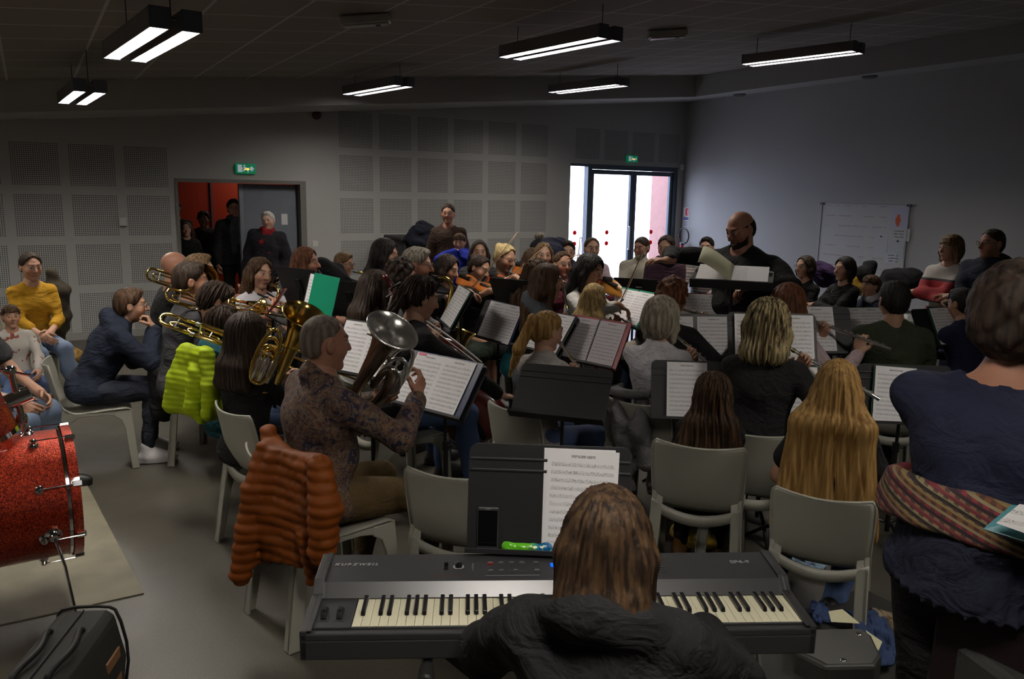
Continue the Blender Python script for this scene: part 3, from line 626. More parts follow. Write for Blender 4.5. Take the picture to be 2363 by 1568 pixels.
        g.rc(SL_+rt*.035-up*.012, SR_-rt*.035-up*.012, .046+t, k=.06)
        g.rc(SL_+rt*.05+up*.005, N+up*.012, .030+t*.7, .042+t*.3, k=.05); g.rc(SR_-rt*.05+up*.005, N+up*.012, .030+t*.7, .042+t*.3, k=.05)
    # ---- skin: one continuous body
    g = SDF(); torso(g, -.008)
    for S, E_, W_, q in ((SL_, EL, LW, 0), (SR_, ER, RW, 1)): g.ch([S, E_, W_], [.040*aw, .037, .026], .03)
    for H_, K_, A_ in ((hipL, KL, AL), (hipR, KR, AR)):
        g.ch([H_, K_], [.078*w, .052], .04); g.ch([K_, K_*.6+A_*.4-fw0*.012, A_], [.050, .048, .033], .03); g.rc(A_, A_+fw0*.12-np.array([0, 0, .05]), .03, .025, k=.02)
    g.rc(N-up*.03, hb, .056*w, .052, k=.03)
    parts = [g.mesh(vb)]
    g = SDF(); g.rc(N-up*.0, hb-HR[:, 2]*.0, .053*w, .052, k=.03); head_sdf(g, hc, HR, fat=1+(fat-1)*.28, female=fem); parts.append(g.mesh(vh))
    for q, (E_, W_) in enumerate(((EL, LW), (ER, RW))):
        g = SDF(); fd = unit(W_-E_); dd = np.array(hd[q], float) if hd[q] is not None else fd; pnn = np.array(pn[q], float) if pn[q] is not None else (np.array([1 if q == 0 else -1, 0, -.6]))
        if abs(unit(dd)@unit(pnn)) > .93: pnn = pnn+np.array([.3, .5, .2])
        s_ = np.cross(unit(dd), unit(pnn-unit(dd)*(pnn@unit(dd)))); thumb_up = np.array([.0, .3, 1.]) if pn[q] is None else np.array([0, 0, 1.]); ts = 1 if s_@thumb_up > 0 else -1
        g.rc(W_-fd*.06, W_, .029, .0255, k=.02); hand_sdf(g, W_, dd, pnn, ts, curl[q], sc=1.0 if not fem else .93); parts.append(g.mesh(vf))
    hc_col = HAIR[hair[1]][0] if hair and hair[0] != 'none' else (.05, .03, .02)
    np_mesh('body', parts, skin_mat('std'), root, face_cols(SKINS[skin], hc, HR, hc_col, closed))
    # ---- top
    g = SDF(); t = topt.get('t', .012); torso(g, t, hem=1)
    fr = dict(long=1., short=.0, tq=.6).get(sleeve, 1.)
    for S, E_, W_ in ((SL_, EL, LW), (SR_, ER, RW)):
        if sleeve == 'long': g.ch([S, E_], [.040*aw+t, .038*aw+t], .035); g.ch([E_, E_+(W_-E_)*.93], [.040+t, .029+t*.9], .02)
        elif sleeve == 'tq': g.ch([S, E_], [.040*aw+t, .038*aw+t], .035); g.rc(E_, E_+(W_-E_)*.45, .040+t, .036+t, k=.02)
        elif sleeve == 'short': g.rc(S, S+(E_-S)*.62, .040*aw+t+.004, .044+t+.004, k=.03)
    if topt.get('collar'): g.rc(N-fw*.035+up*.015, N+fw*.04-up*.01, .050+t*.4, .05, k=.015)
    if topt.get('turtle'): g.rc(N-up*.02, N+up*.055+fw*.01, .066, .066, k=.015)
    if topt.get('hood'):
        for a in range(-3, 4):
            p0 = N+rt*.10*math.sin(a*.5)-fw*(.03+.075*math.cos(a*.5))+up*(.03-.022*abs(a)); g.el(p0, (.052, .05, .050), T, .035)
    pf = fold_post(topt.get('fold', .007), sd, topt.get('ff', 1.)); zc_ = topt.get('puff')
    def post(D, X, Y, Z):
        D = pf(D, X, Y, Z)
        if zc_: D = D-.010*np.abs(np.sin((Z+.1*np.abs(X))*PI/zc_))
        u_ = (X-N[0])*up[0]+(Y-N[1])*up[1]+(Z-N[2])*up[2]; f_ = (X-N[0])*fw[0]+(Y-N[1])*fw[1]+(Z-N[2])*fw[2]; x_ = (X-N[0])*rt[0]+(Y-N[1])*rt[1]+(Z-N[2])*rt[2]
        if not topt.get('turtle') and not topt.get('hood'):
            V_ = .055-np.sqrt(x_*x_*.8+(u_-.045)**2*.9+np.minimum(f_-.02, 0)**2*1.0)-topt.get('neck', 0.)*-1
            D = np.maximum(D, V_+.012)
        elif topt.get('turtle'): D = np.maximum(D, u_-.062)
        if not sit: D = np.maximum(D, P[2]-topt.get('hem', .12)-Z+.004*np.sin(30*X))
        else: D = np.maximum(D, P[2]-.085-Z)
        return D
    np_mesh('hoodie' if topt.get('hood') else topt.get('name', 'jumper' if sleeve == 'long' else 'shirt'), [g.mesh(vb*.92, post)], top_m, root)
    # ---- legs
    g = SDF(); t = .010; kind = legs[0]
    g.el(P-np.array([0, .015, .01]), ((.165+.004)*w, (.112+.004)*fat, .105), T, .05)
    if kind == 'skirt':
        if sit: g.rc(P+fw0*.05-np.array([0, 0, .02]), (KL+KR)/2+np.array([0, -.02, -.01]), .12, .10, k=.05); g.rc(KL, KR, .085, k=.04)
        else: g.ch([P-np.array([0, 0, .02]), P-np.array([0, 0, .38])], [.15*w, .20*w], .05)
    else:
        for H_, K_, A_ in ((hipL, KL, AL), (hipR, KR, AR)):
            wd = 1.12 if kind == 'jeans' else 1.
            g.rc(H_, K_ if kind != 'shorts' else H_+(K_-H_)*.6, .078*w+t+.004, .055+t, k=.045)
            if kind != 'shorts': g.ch([K_, K_*.6+A_*.4-fw0*.012, A_+(K_-A_)*.04], [.053+t, (.047+t)*wd, (.036+t)*wd], .03)
    np_mesh('skirt' if kind == 'skirt' else 'trousers', [g.mesh(vb, fold_post(.004, sd+500, 1.2))], leg_m, root)
    # ---- shoes
    if shoes is not None:
        sm = shoes if isinstance(shoes, bpy.types.Material) else mat('shoe_%.2f_%.2f_%.2f' % shoes, shoes, .5)
        for K_, A_ in ((KL, AL), (KR, AR)):
            g = SDF(); fz = A_[2]-.09; o = np.array([A_[0], A_[1], fz]); out = np.array([.12*(1 if A_[0] > 0 else -1), 1, 0]); out = unit(out); sx = np.array([out[1], -out[0], 0]); Rf = np.stack([sx, out, [0, 0, 1]], 1)
            g.el(o+out*.065+[0, 0, .038], (.049, .140, .046), Rf, .02); g.el(o+out*.03+[0, 0, .055], (.044, .080, .060), Rf, .03); g.rc(o+[0, 0, .06], o+[0, 0, .125], .048, .046, k=.02); g.el(o+out*.06+[0, 0, .012], (.049, .142, .022), Rf, .01)
            np_mesh('shoe', [g.mesh(max(.006, vb*.7), lambda D, X, Y, Z: np.maximum(D, fz-Z+.0))], sm, root)
    # ---- hair
    hairs(hair, hc, HR, N, T, vh, root, sd)
    for it in gear: gear_item(it, hc, HR, N, T, root, dict(L=LW, R=RW, P=P, EL=EL, ER=ER, KL=KL, KR=KR, vh=vh))
    info = dict(d=d, root=root, hc=hc, HR=HR, N=N, T=T, L=LW, R=RW, P=P, scale=scale, th=th, loc=np.array([hw[0]-off[0], hw[1]-off[1], 0]))
    PEOPLE[name] = info
    if play: play_build(play, info)
    if chair: CHAIRS.append((info, chair))
    return info
def hairs(hair, hc, HR, N, T, vh, root, sd):
    st, colr = hair[0], hair[1]; o = hair[2] if len(hair) > 2 else {}
    if st == 'none': return
    H = lambda x, y, z: hc+HR@np.array([x, y, z]); hm = hmat(colr)
    g = SDF(); v = min(vh*1.15, .008); t = o.get('t', .010)
    up, fw, rt = T[:, 2], T[:, 1], T[:, 0]; cuts = []
    if st in ('fringe_ring', 'crop', 'short', 'messy', 'curly', 'afro', 'bob', 'long', 'pony', 'bun', 'up', 'braid', 'hat'):
        g.el(H(0, -.014, .034), (.076+t, .095+t, .084+t), HR, .01)
        g.el(H(0, -.045, -.02), (.066+t*.8, .058+t, .07), HR, .03)
    ph = r_ = np.random.default_rng(sd).uniform(0, 6.28, 8)
    Lh = o.get('len', .3); wd = o.get('w', .10)
    if st in ('short', 'messy') and t > .008: g.el(H(0, .035, .098), (.055, .045, .026), HR, .02)
    if st in ('bob', 'long'):
        # a curtain of hair: from the crown down the back and the sides
        dn = -np.array([0, 0, 1.])*.75-up*.25
        back = H(0, -.055, -.01)
        g.el(H(0, -.045, -.03), (.088+t*.5, .070, .10), HR, .03)
        if Lh > .16:
            b1 = N-fw*.085-up*.02+(up*.045+fw*.02 if Lh < .24 else 0); b2 = b1+dn*max(Lh-.18, .02)-fw*.015
            for s in np.linspace(-1, 1, 5): g.rc(H(s*.055, -.06, -.02), b1+rt*s*wd*.75, .038, .042, k=.04); g.rc(b1+rt*s*wd*.75, b2+rt*s*wd, .042, o.get('tip', .034), k=.04)
        for s in (-1, 1):
            if o.get('sides', 1): g.ch([H(s*.074, .015, .03), H(s*.088, .008, -.04), H(s*.092, -.005, -.04)+dn*min(Lh*.45, .16)], [.020, .026, .022], .025)
    if st == 'pony' or st == 'braid':
        a = H(0, -.105, .05 if st == 'pony' else -.02); q = o.get('dir', (0, -.05, -.25)); e = a+T@np.array(q)
        mid = a*.5+e*.5-fw*.035
        g.ch([a, a-fw*.03+up*.01, mid, e], [.024, .030, .036 if st == 'pony' else .024, .010], .02)
    if st == 'bun': g.el(H(0, -.105, .07), (.045, .04, .042), HR, .02)
    if st == 'up': g.el(H(0, -.09, .03), (.05, .04, .05), HR, .03)
    fy, fz = o.get('line', (.074, .074)); slope = o.get('slope', 1.258)
    amp = {'curly': .014, 'afro': .016, 'messy': .008, 'bob': .0026, 'long': .0024}.get(st, .0022); amp = o.get('amp', amp); fq = {'curly': 75, 'afro': 80}.get(st, 42)
    nrm = np.array([0, slope, -1.]); nrm /= np.linalg.norm(nrm)
    if st == 'afro': g.el(H(0, -.02, .04), (.13, .13, .125), HR, .03); g.el(H(0, -.05, -.04), (.13, .10, .11), HR, .03)
    if st == 'curly' and Lh > .2: pass
    def post(D, X, Y, Z):
        x, y, z = [(X-hc[0])*HR[0, i]+(Y-hc[1])*HR[1, i]+(Z-hc[2])*HR[2, i] for i in range(3)]
        if st in ('curly', 'afro'): D = D+amp*(np.sin(fq*x+ph[0])*np.sin(fq*y+ph[1])*np.sin(fq*z+ph[2])+.5*np.sin(fq*1.9*x+ph[3])*np.sin(fq*1.8*z+ph[4])*np.sin(fq*2*y))
        else:
            an = np.arctan2(x, -(y+.0)); D = D+amp*(np.sin(an*44+ph[0]+2*np.sin(z*14+ph[1]))+.7*np.sin(an*19+ph[2]+z*18)+.5*np.sin(an*71+z*25+ph[3]))
        cut = (y-fy+.006*np.cos(x*62))*nrm[1]+(z-fz)*nrm[2]+.0035*np.sin(x*170+ph[5])+.002*np.sin(x*390+z*200)
        if st in ('up', 'bun', 'pony', 'braid'): D = np.maximum(D, np.where(y > -.08, -(z+.075-.45*np.maximum(-y, 0)), -1))
        if st in ('bob', 'long', 'afro', 'up', 'bun', 'pony', 'braid') or o.get('face'):
            # open only the face
            fo = np.maximum(np.sqrt((x/o.get('fw', .062))**2+((z-(-.045))/o.get('fh', .118))**2)-1, 0)*.06
            D = np.maximum(D, np.where(y > .0, .012-fo-0*cut, -1)) if True else D
        else: D = np.maximum(D, cut) if st not in ('pony', 'braid', 'bun', 'up') else np.where(y > -.07, np.maximum(D, cut), D)
        if st in ('short', 'crop', 'messy', 'fringe_ring', 'up', 'bun', 'pony', 'braid', 'curly'): D = np.where(y > -.05, D+.75*t*(1-np.clip(-cut/.035, 0, 1)), D)
        if st == 'fringe_ring': D = np.maximum(D, z-o.get('top', .055)+.0)
        if st in ('short', 'crop', 'fringe_ring', 'messy'):
            e_ = (.030 if st != 'crop' else .044)-np.sqrt((np.abs(x)-.08)**2+(y+.010)**2*1.0+((z+.012)*.9)**2); D = np.maximum(D, e_)
            if st != 'messy': D = np.maximum(D, -(z+(.085 if st != 'crop' else .058)))
        return D
    parts = [g.mesh(v, post, pad=.03)]
    ho = np_mesh('hair', parts, hm, root)
    if o.get('fringe'):
        g = SDF()
        for s in np.linspace(-1, 1, 7): g.rc(H(s*.045, .055, .092), H(s*.058, .090-abs(s)*.022, .056), .016, .008, k=.015)
        np_mesh('hair_fringe', [g.mesh(v, fold_post(.002, sd, 4))], hm, root)
    if st == 'pony': MB().tube([H(.012*math.cos(a)*2.2, -.117, .05+.012*math.sin(a)*2.2) for a in np.linspace(0, 6.28, 13)[:-1]], .006, 6, closed=True).build('hair_tie', mat('tie_grey', (.12, .11, .12), .6), root)
def gear_item(it, hc, HR, N, T, root, J):
    k = it[0]; H = lambda x, y, z: hc+HR@np.array([x, y, z]); up, fw, rt = T[:, 2], T[:, 1], T[:, 0]
    if k == 'glasses':
        m = mat('glasses_'+str(it[1] if len(it) > 1 else 'black'), (.015, .015, .02) if len(it) < 2 else it[1], .3); g = MB(); z0 = .010 if len(it) < 3 else it[2]; y0 = 0 if len(it) < 3 else -.03
        for s in (-1, 1): g.tube([H(s*.034+.0215*math.cos(a), .101+y0-abs(.0215*math.cos(a)*s+s*.034)*.12, z0+.0165*math.sin(a)) for a in np.linspace(0, 6.28, 17)[:-1]], .0018, 6, closed=True); g.tube([H(s*.056, .096+y0, z0+.004), H(s*.073, .075+y0, z0+.006), H(s*.078, -.02+y0, z0-.002)], .0016, 6)
        g.tube([H(-.012, .103+y0, z0+.004), H(.012, .103+y0, z0+.004)], .0017, 6); g.build('glasses', m, root, smooth=True)
    elif k == 'beard':
        g = SDF(); g.el(H(0, .030, -.072), (.057, .060, .058), HR, .02); g.el(H(0, .064, -.108), (.030, .028, .034), HR, .03)
        for s in (-1, 1): g.rc(H(s*.062, -.0, -.01), H(s*.05, .03, -.07), .014, .02, k=.02)
        def post(D, X, Y, Z):
            x, y, z = [(X-hc[0])*HR[0, i]+(Y-hc[1])*HR[1, i]+(Z-hc[2])*HR[2, i] for i in range(3)]
            D = D+.002*np.sin(120*x)*np.sin(130*z+60*y); m_ = .020-np.sqrt(x*x*.55+(z+.0595)**2*3+np.minimum(y-.07, 0)**2); D = np.maximum(D, m_)
            return np.maximum(D, np.where(np.abs(x) < .045, z+.040, z-.01))
        np_mesh('beard', [g.mesh(J['vh'], post)], hmat(it[1]), root)
        if len(it) > 2: pass
    elif k == 'cap':
        g = SDF(); g.el(H(0, -.012, .045), (.088, .106, .078), HR, .01); g.rc(H(-.04, .09, .05), H(.04, .09, .05), .02, k=.02, flat=((HR[:, 2]), 3.))
        np_mesh('cap', [g.mesh(J['vh'], lambda D, X, Y, Z: np.maximum(D, -((X-hc[0])*HR[0, 2]+(Y-hc[1])*HR[1, 2]+(Z-hc[2])*HR[2, 2]-.03)))], cloth('cap'+str(it[1]), it[1]), root)
    elif k == 'beanie':
        g = SDF(); g.el(H(0, -.014, .045), (.092, .110, .095), HR, .01); g.rc(H(-.03, -.02, .03), H(.03, -.02, .03), .09, k=.02)
        np_mesh('beanie', [g.mesh(J['vh'], lambda D, X, Y, Z: np.maximum(D, -((X-hc[0])*HR[0, 2]+(Y-hc[1])*HR[1, 2]+(Z-hc[2])*HR[2, 2]-.03)))], cloth('beanie'+str(it[1]), it[1]), root)
        g = SDF(); g.el(H(0, -.02, .165), (.062, .062, .05), HR, .01); np_mesh('pompom', [g.mesh(.007, lambda D, X, Y, Z: D+.006*np.sin(150*X)*np.sin(150*Y)*np.sin(150*Z))], hmat('gray'), root)
    elif k == 'scarf':
        g = SDF(); c_ = it[1]; m = c_ if isinstance(c_, bpy.types.Material) else cloth('scarf'+str(c_), c_)
        for a in np.linspace(0, 6.28, 13)[:-1]: g.el(N+up*(.012+.018*math.sin(a*2))+rt*.075*math.sin(a)+fw*(.07*math.cos(a)+.005), (.034, .032, .036), T, .03)
        if len(it) > 2 and it[2]: g.ch([N+fw*.09+rt*.02, N+fw*.15-up*.15+rt*.03, N+fw*.15-up*.42+rt*.02], [.035, .04, .045], .03, flat=(fw, .55)); g.ch([N+fw*.09-rt*.05, N+fw*.14-up*.15-rt*.05, N+fw*.14-up*.30-rt*.06], [.035, .04, .045], .03, flat=(fw, .55))
        np_mesh('scarf', [g.mesh(max(.008, J['vh']), fold_post(.004, 3, 2.5))], m, root)
    elif k == 'necklace': MB().tube([N+up*(.0-.05*(1+math.cos(a))*.9)+rt*.065*math.sin(a)+fw*(.02+.065*math.cos(a)+.03*(1+math.cos(a))) for a in np.linspace(0, 6.28, 21)[:-1]], .004, 6, closed=True).build('necklace', mat('bead', (.1, .09, .08), .3), root)
    elif k == 'watch':
        W_ = J[it[1]]; E_ = J['E'+it[1]]; u = unit(W_-E_); g = MB(); g.lathe([(-.012, .031), (.012, .031), (.012, .028), (-.012, .028)], W_-u*.03, u, 16); g.build('watch', mat('watch_dark', (.02, .02, .02), .4), root, smooth=40)
    elif k == 'mesh': it[1](root, hc, HR, N, T, J)
# ------------------------------------------------------------------ instruments
m_gold = mat('lacquered_brass', (.78, .55, .16), .16, 1.); m_silver = mat('silver_plate', (.88, .87, .84), .20, .93); m_silver_refl = mat('silver_painted_reflection', (.50, .44, .38), .2, 1.)  # third metal: silver with coppery, dark reflections put into its base colour
m_blkw = mat('black_wood', (.012, .012, .014), .35); m_chrome = mat('chrome', (.75, .75, .77), .1, 1.); m_vio = mat('violin_varnish', (.36, .10, .015), .22, var=.2, vscale=5, stretch=(1, 6, 1), coat=.6)
m_cello = mat('cello_varnish', (.10, .009, .006), .25, coat=.5); m_bow = mat('bow_wood', (.30, .15, .06), .4); m_hairb = mat('bow_hair', (.6, .57, .5), .6); m_ebony = mat('ebony', (.012, .010, .009), .4)
def mouth(hc, HR): return hc+HR@np.array([0, .102, -.060])
def play_pose(pl_, hc, HR, N, T, sit):
    k, a = pl_[0], (pl_[1] if len(pl_) > 1 else {}); M = mouth(hc, HR); up, fw, rt = T[:, 2], T[:, 1], T[:, 0]
    W3 = lambda x, y, z: rt*x+fw*y+up*z
    if k == 'flute':
        d = unit(HR@np.array(a.get('dir', (.9, .15, -.28)))); c1, c2 = M+d*.20, M+d*.40
        return (c1+W3(-.055, .03, -.075), c2+W3(.0, .0, -.085), ((-.5, .2, -.9), (.9, -.2, -.8)), (W3(.45, -.15, .85), W3(-.1, .25, .95)), (W3(.3, -.9, .3), W3(0, .9, -.1)), (.85, .75))
    if k == 'clarinet':
        d = unit(T@np.array(a.get('dir', (.0, .55, -.85)))); c1, c2 = M+d*.22, M+d*.42
        return (c1+W3(-.085, -.03, -.03), c2+W3(.085, -.03, -.03), ((-.8, -.3, -.6), (.8, -.3, -.6)), (W3(.75, .5, .2), W3(-.75, .5, .2)), (W3(.3, -.6, -.5), W3(-.3, -.6, -.5)), (.8, .8))
    if k == 'sax':
        return (M+W3(-.08, .13, -.17), M+W3(.14, .10, -.46), ((-.8, -.2, -.6), (.9, -.5, -.3)), (W3(.7, .5, -.1), W3(-.6, .6, .1)), (W3(.2, -.7, -.3), W3(-.3, -.6, -.3)), (.8, .8))
    if k == 'trombone':
        return (M+W3(-.06, .10, -.07), M+W3(.05, a.get('ext', .42), -.13), ((-.8, -.1, -.7), (.9, -.1, -.7)), (W3(.3, .5, .6), W3(-.3, .3, .8)), (W3(.7, -.5, 0), W3(-.8, -.3, 0)), (.9, .8))
    if k == 'violin':
        d = unit(T@np.array(a.get('dir', (-.45, .85, .02)))); S0 = N+W3(-.07, .09, .055); e = S0+d*.50; b = a.get('bow', .33); br = S0+d*.24+W3(b, .10, .02)
        return (e+W3(.02, -.05, -.07), br, ((-.5, .3, -.9), (.9, .2, -.3)), (W3(.0, .35, .9), W3(-.75, .5, -.3)), (W3(.75, -.5, .2), W3(0, .1, -1)), (.85, .6))
    if k == 'cello':
        return (N+W3(-.11, .16, .02), P_ if False else N+W3(.30, .42, -.42), ((-.9, .2, -.3), (.9, .1, -.3)), (W3(.6, .2, .6), W3(-.6, .6, -.5)), (W3(.2, -.9, .1), W3(0, .2, -1)), (.7, .6))
    if k == 'euph':
        return (M+W3(-.08, .16, -.26), M+W3(.13, .16, -.20), ((-.8, 0, -.7), (.9, .2, -.7)), (W3(.6, .6, .2), W3(-.35, .45, .75)), (W3(.5, -.7, 0), W3(-.5, -.6, -.3)), (.8, .7))
    if k == 'keys':
        return (np.array([-.22, .46, a['z']]), np.array([.24, .46, a['z']]), ((-.8, -.3, -.6), (.8, -.3, -.6)), ((0.1, 1, -.1), (-.1, 1, -.1)), ((.05, .1, -1), (-.05, .1, -1)), (.45, .45))
def held(name, info, label, cat, group=None):
    r = info['root']; o = bpy.data.objects.new(name, None); COL.objects.link(o); o.location = r.location; o.rotation_euler = r.rotation_euler; o.scale = r.scale
    return tag(o, label, cat, group)
def key_row(par, A, d, n, s0, s1, off, r=.0065, m=None, side=None):
    side = unit(np.cross(d, [0, 0, 1.])) if side is None else side; u = unit(np.cross(side, d))
    for i in range(n): c = A+d*(s0+(s1-s0)*i/(n-1))+u*off; MB().lathe([(0, r), (.004, r), (.005, .001)], c, u, 10, cap=True).build('key', m or m_silver, par, smooth=40)
    MB().tube([A+d*(s0-.01)+u*off*.8+side*r*.9, A+d*(s1+.01)+u*off*.8+side*r*.9], .0022, 6).build('key_rod', m or m_silver, par)
def violin_body(par, A, d, nrm, L, mt, wmax, th):
    # A: end of the body by the chin, d: along the strings, nrm: up from the top plate
    s = np.cross(d, nrm); prof = [(0, .35), (.02, .62), (.08, .88), (.17, 1.), (.28, .96), (.38, .76), (.45, .62), (.52, .57), (.60, .62), (.68, .76), (.78, .82), (.88, .76), (.95, .55), (1., .25)]
    rows = []
    for (t, q) in prof:
        row = []
        for k in range(16):
            a = 2*PI*k/16; x = math.cos(a); z = math.sin(a); sx = abs(x)**.55*(1 if x > 0 else -1)
            row.append(A+d*L*t+s*q*wmax*sx+nrm*(th*z*(.75+.25*(1-abs(x)))))
        rows.append(row+[row[0]])
    g = MB().grid(rows); g.add(rows[0][:-1], [tuple(range(16))]); g.add(rows[-1][:-1], [tuple(range(16))]); g.build('body', mt, par, smooth=50)
    e = A+d*L; k = L/.355
    MB().tube([e-d*.03*k+nrm*.016*k, e+d*.13*k+nrm*.012*k], [.013*k, .010*k], 8).build('neck', mt, par, smooth=True)
    MB().tube([e-d*.13*k+nrm*.028*k, e+d*.125*k+nrm*.020*k], [.012*k, .009*k], 6).build('fingerboard', m_ebony, par)
    sc = MB(); c0 = e+d*.13*k; pts = [c0]; pts += [c0+d*.05*k-nrm*.01*k, c0+d*.085*k-nrm*.012*k, c0+d*.105*k+nrm*.0*k, c0+d*.10*k+nrm*.014*k, c0+d*.087*k+nrm*.010*k]
    sc.tube(pts, [.010*k, .010*k, .009*k, .009*k, .008*k, .006*k], 8, 2).build('scroll', mt, par, smooth=True)
    for i in range(4): MB().tube([c0+d*(.015+.016*i)*k+s*(.03 if i % 2 else -.03)*k-nrm*.003, c0+d*(.015+.016*i)*k-s*(.012 if i % 2 else -.012)*k], [.004*k, .0025*k], 6).build('peg', m_ebony, par)
    MB().box((-.5, -.5, -.5), (.5, .5, .5)).v
    b = A+d*L*.44+nrm*th; MB().tube([b-s*.02*k, b+nrm*.022*k, b+s*.02*k], .003*k, 6).build('bridge', mat('maple', (.5, .33, .15), .5), par)
    MB().tube([A+d*.01*k+nrm*th*1.05, A+d*L*.34+nrm*(th+.016*k)], [.010*k, .018*k], 6).build('tailpiece', m_ebony, par)
    st = MB()
    for i in range(4): st.tube([A+d*L*.34+nrm*(th+.014*k)+s*(i-1.5)*.006*k, b+nrm*.023*k+s*(i-1.5)*.008*k, c0+nrm*.016*k+s*(i-1.5)*.003*k], .0009*k, 4)
    st.build('strings', m_silver, par)
def bow_thing(par_info, hand, tip, label, world=False):
    o = held('bow', par_info, label, 'bow'); d = unit(tip-hand); n = unit(np.cross(d, [.2, .9, .1])); n = n if n[2] > 0 else -n
    MB().tube([hand-d*.03, hand+d*.3-n*.012, tip], [.0050, .0042, .0034], 6, 1).build('stick', m_bow, o, smooth=True)
    MB().tube([hand+d*.02-n*.02, tip-n*.022], .0026, 5).build('bow_hair', m_hairb, o)
    MB().tube([hand+d*.0, hand+d*.02-n*.02], .007, 6).build('frog', m_ebony, o); MB().tube([tip, tip-n*.022], .005, 6).build('tip', m_hairb, o)
    return o
def play_build(pl_, I):
    k, a = pl_[0], (pl_[1] if len(pl_) > 1 else {}); hc, HR, N, T = I['hc'], I['HR'], I['N'], I['T']; M = mouth(hc, HR); up, fw, rt = T[:, 2], T[:, 1], T[:, 0]; W3 = lambda x, y, z: rt*x+fw*y+up*z
    lab = a.get('label', '')
    if k == 'flute':
        d = unit(HR@np.array(a.get('dir', (.9, .15, -.28)))); A = M-d*.10+HR[:, 1]*.012; o = held('flute', I, lab, 'flute')
        MB().tube([A, A+d*.67], .0098, 12).build('tube', m_silver, o, smooth=40); MB().lathe([(-.02, .012), (.02, .012), (.02, .0105)], M+HR[:, 1]*.012, d, 12).build('lip_plate', m_silver, o, smooth=40)
        for t in (.0, .21, .56): MB().lathe([(-.008, .0118), (.008, .0118)], A+d*(t+.005), d, 12).build('ring', m_gold if t == .21 else m_silver, o)
        key_row(o, A, d, 11, .25, .62, .011, .0085)
    elif k == 'clarinet':
        d = unit(T@np.array(a.get('dir', (.0, .55, -.85)))); o = held('clarinet', I, lab, 'clarinet'); A = M-d*.01
        MB().lathe([(0, .006), (.08, .013), (.09, .016), (.14, .016), (.145, .0145), (.50, .0155), (.53, .018), (.60, .030), (.64, .038), (.64, .034), (.60, .026), (.5, .01)], A, d, 16).build('tube', m_blkw, o, smooth=40)
        for t in (.09, .15, .33, .52): MB().lathe([(-.004, .0178), (.004, .0178)], A+d*t, d, 14).build('ring', m_silver, o)
        key_row(o, A, d, 8, .18, .50, .017, .007); MB().lathe([(-.015, .0125), (.015, .0135)], A+d*.05, d, 12).build('ligature', m_silver, o)
    elif k == 'sax':
        o = held('saxophone', I, lab, 'saxophone'); s_ = a.get('side', 1); z = a.get('sc', 1.)
        pts = [M, M+W3(.0, .05, -.005), M+W3(.005, .11, .0)*z, M+W3(.012, .155, -.035)*z, M+W3(.03, .16, -.10)*z, M+W3(.12*s_, .12, -.46)*z, M+W3(.135*s_, .12, -.53)*z, M+W3(.145*s_, .165, -.585)*z, M+W3(.145*s_, .225, -.55)*z, M+W3(.135*s_, .245, -.47)*z]
        MB().tube(pts[:2], [.008, .011], 10).build('mouthpiece', m_blkw, o, smooth=True)
        MB().tube(pts[1:], [.010, .012, .013, .016, .036, .040, .044, .047, .050], 14, 2, cap=False).build('body_tube', m_gold, o, smooth=True)
        d = unit(pts[-1]-pts[-2]); MB().lathe([(-.01, .050), (.06, .058), (.10, .072), (.13, .095), (.135, .097), (.13, .092), (.10, .069), (.05, .05)], pts[-1], d, 24).build('bell', m_gold, o, smooth=50)
        dd = unit(pts[5]-pts[4]); nv = unit(np.cross(dd, rt)); nv = nv if nv@fw > 0 else -nv
        for i in range(9): t = .05+i*.037; MB().lathe([(0, .011+.0012*i), (.005, .011+.0012*i), (.006, .002)], pts[4]+dd*t+nv*(.018+.024*i/8), nv, 12, cap=True).build('key', m_gold, o, smooth=40)
        for q in (-.02, .022): MB().tube([pts[4]+dd*.03+nv*.026+rt*q, pts[4]+dd*.36+nv*.05+rt*q], .003, 6).build('key_rod', m_gold, o)
        MB().tube([M+W3(.02, .14, -.11), N+W3(.05, .075, -.02), N+W3(.045, -.05, .02), N+W3(-.045, -.05, .02), N+W3(-.05, .075, -.02), M+W3(.02, .14, -.11)], .009, 6, 1).build('neck_strap', mat('strap_black', (.01, .01, .012), .7), o, smooth=True)
    elif k == 'violin':
        d = unit(T@np.array(a.get('dir', (-.45, .85, .02)))); S0 = N+W3(-.07, .09, .075); o = held('violin', I, lab, 'violin'); n0 = unit(np.array(W3(.35, .1, 1.))-d*(np.array(W3(.35, .1, 1.))@d))
        violin_body(o, S0, d, n0, .355, a.get('mat', m_vio), .104, .020)
        MB().tube([S0+n0*.03, S0+d*.06+n0*.03-np.cross(d, n0)*.03], [.02, .03], 8).build('chin_rest', m_ebony, o)
        R_ = I['R']; hnd = R_+unit(S0+d*.24-R_)*.05+up*.02; cont = S0+d*.26+n0*.045; dr = unit(cont-hnd); tipd = a.get('tip')
        tip = hnd+dr*.68 if tipd is None else hnd+unit(T@np.array(tipd))*a.get('bl', .62)
        bow_thing(I, hnd, tip, a.get('bowlabel', lab), 0)
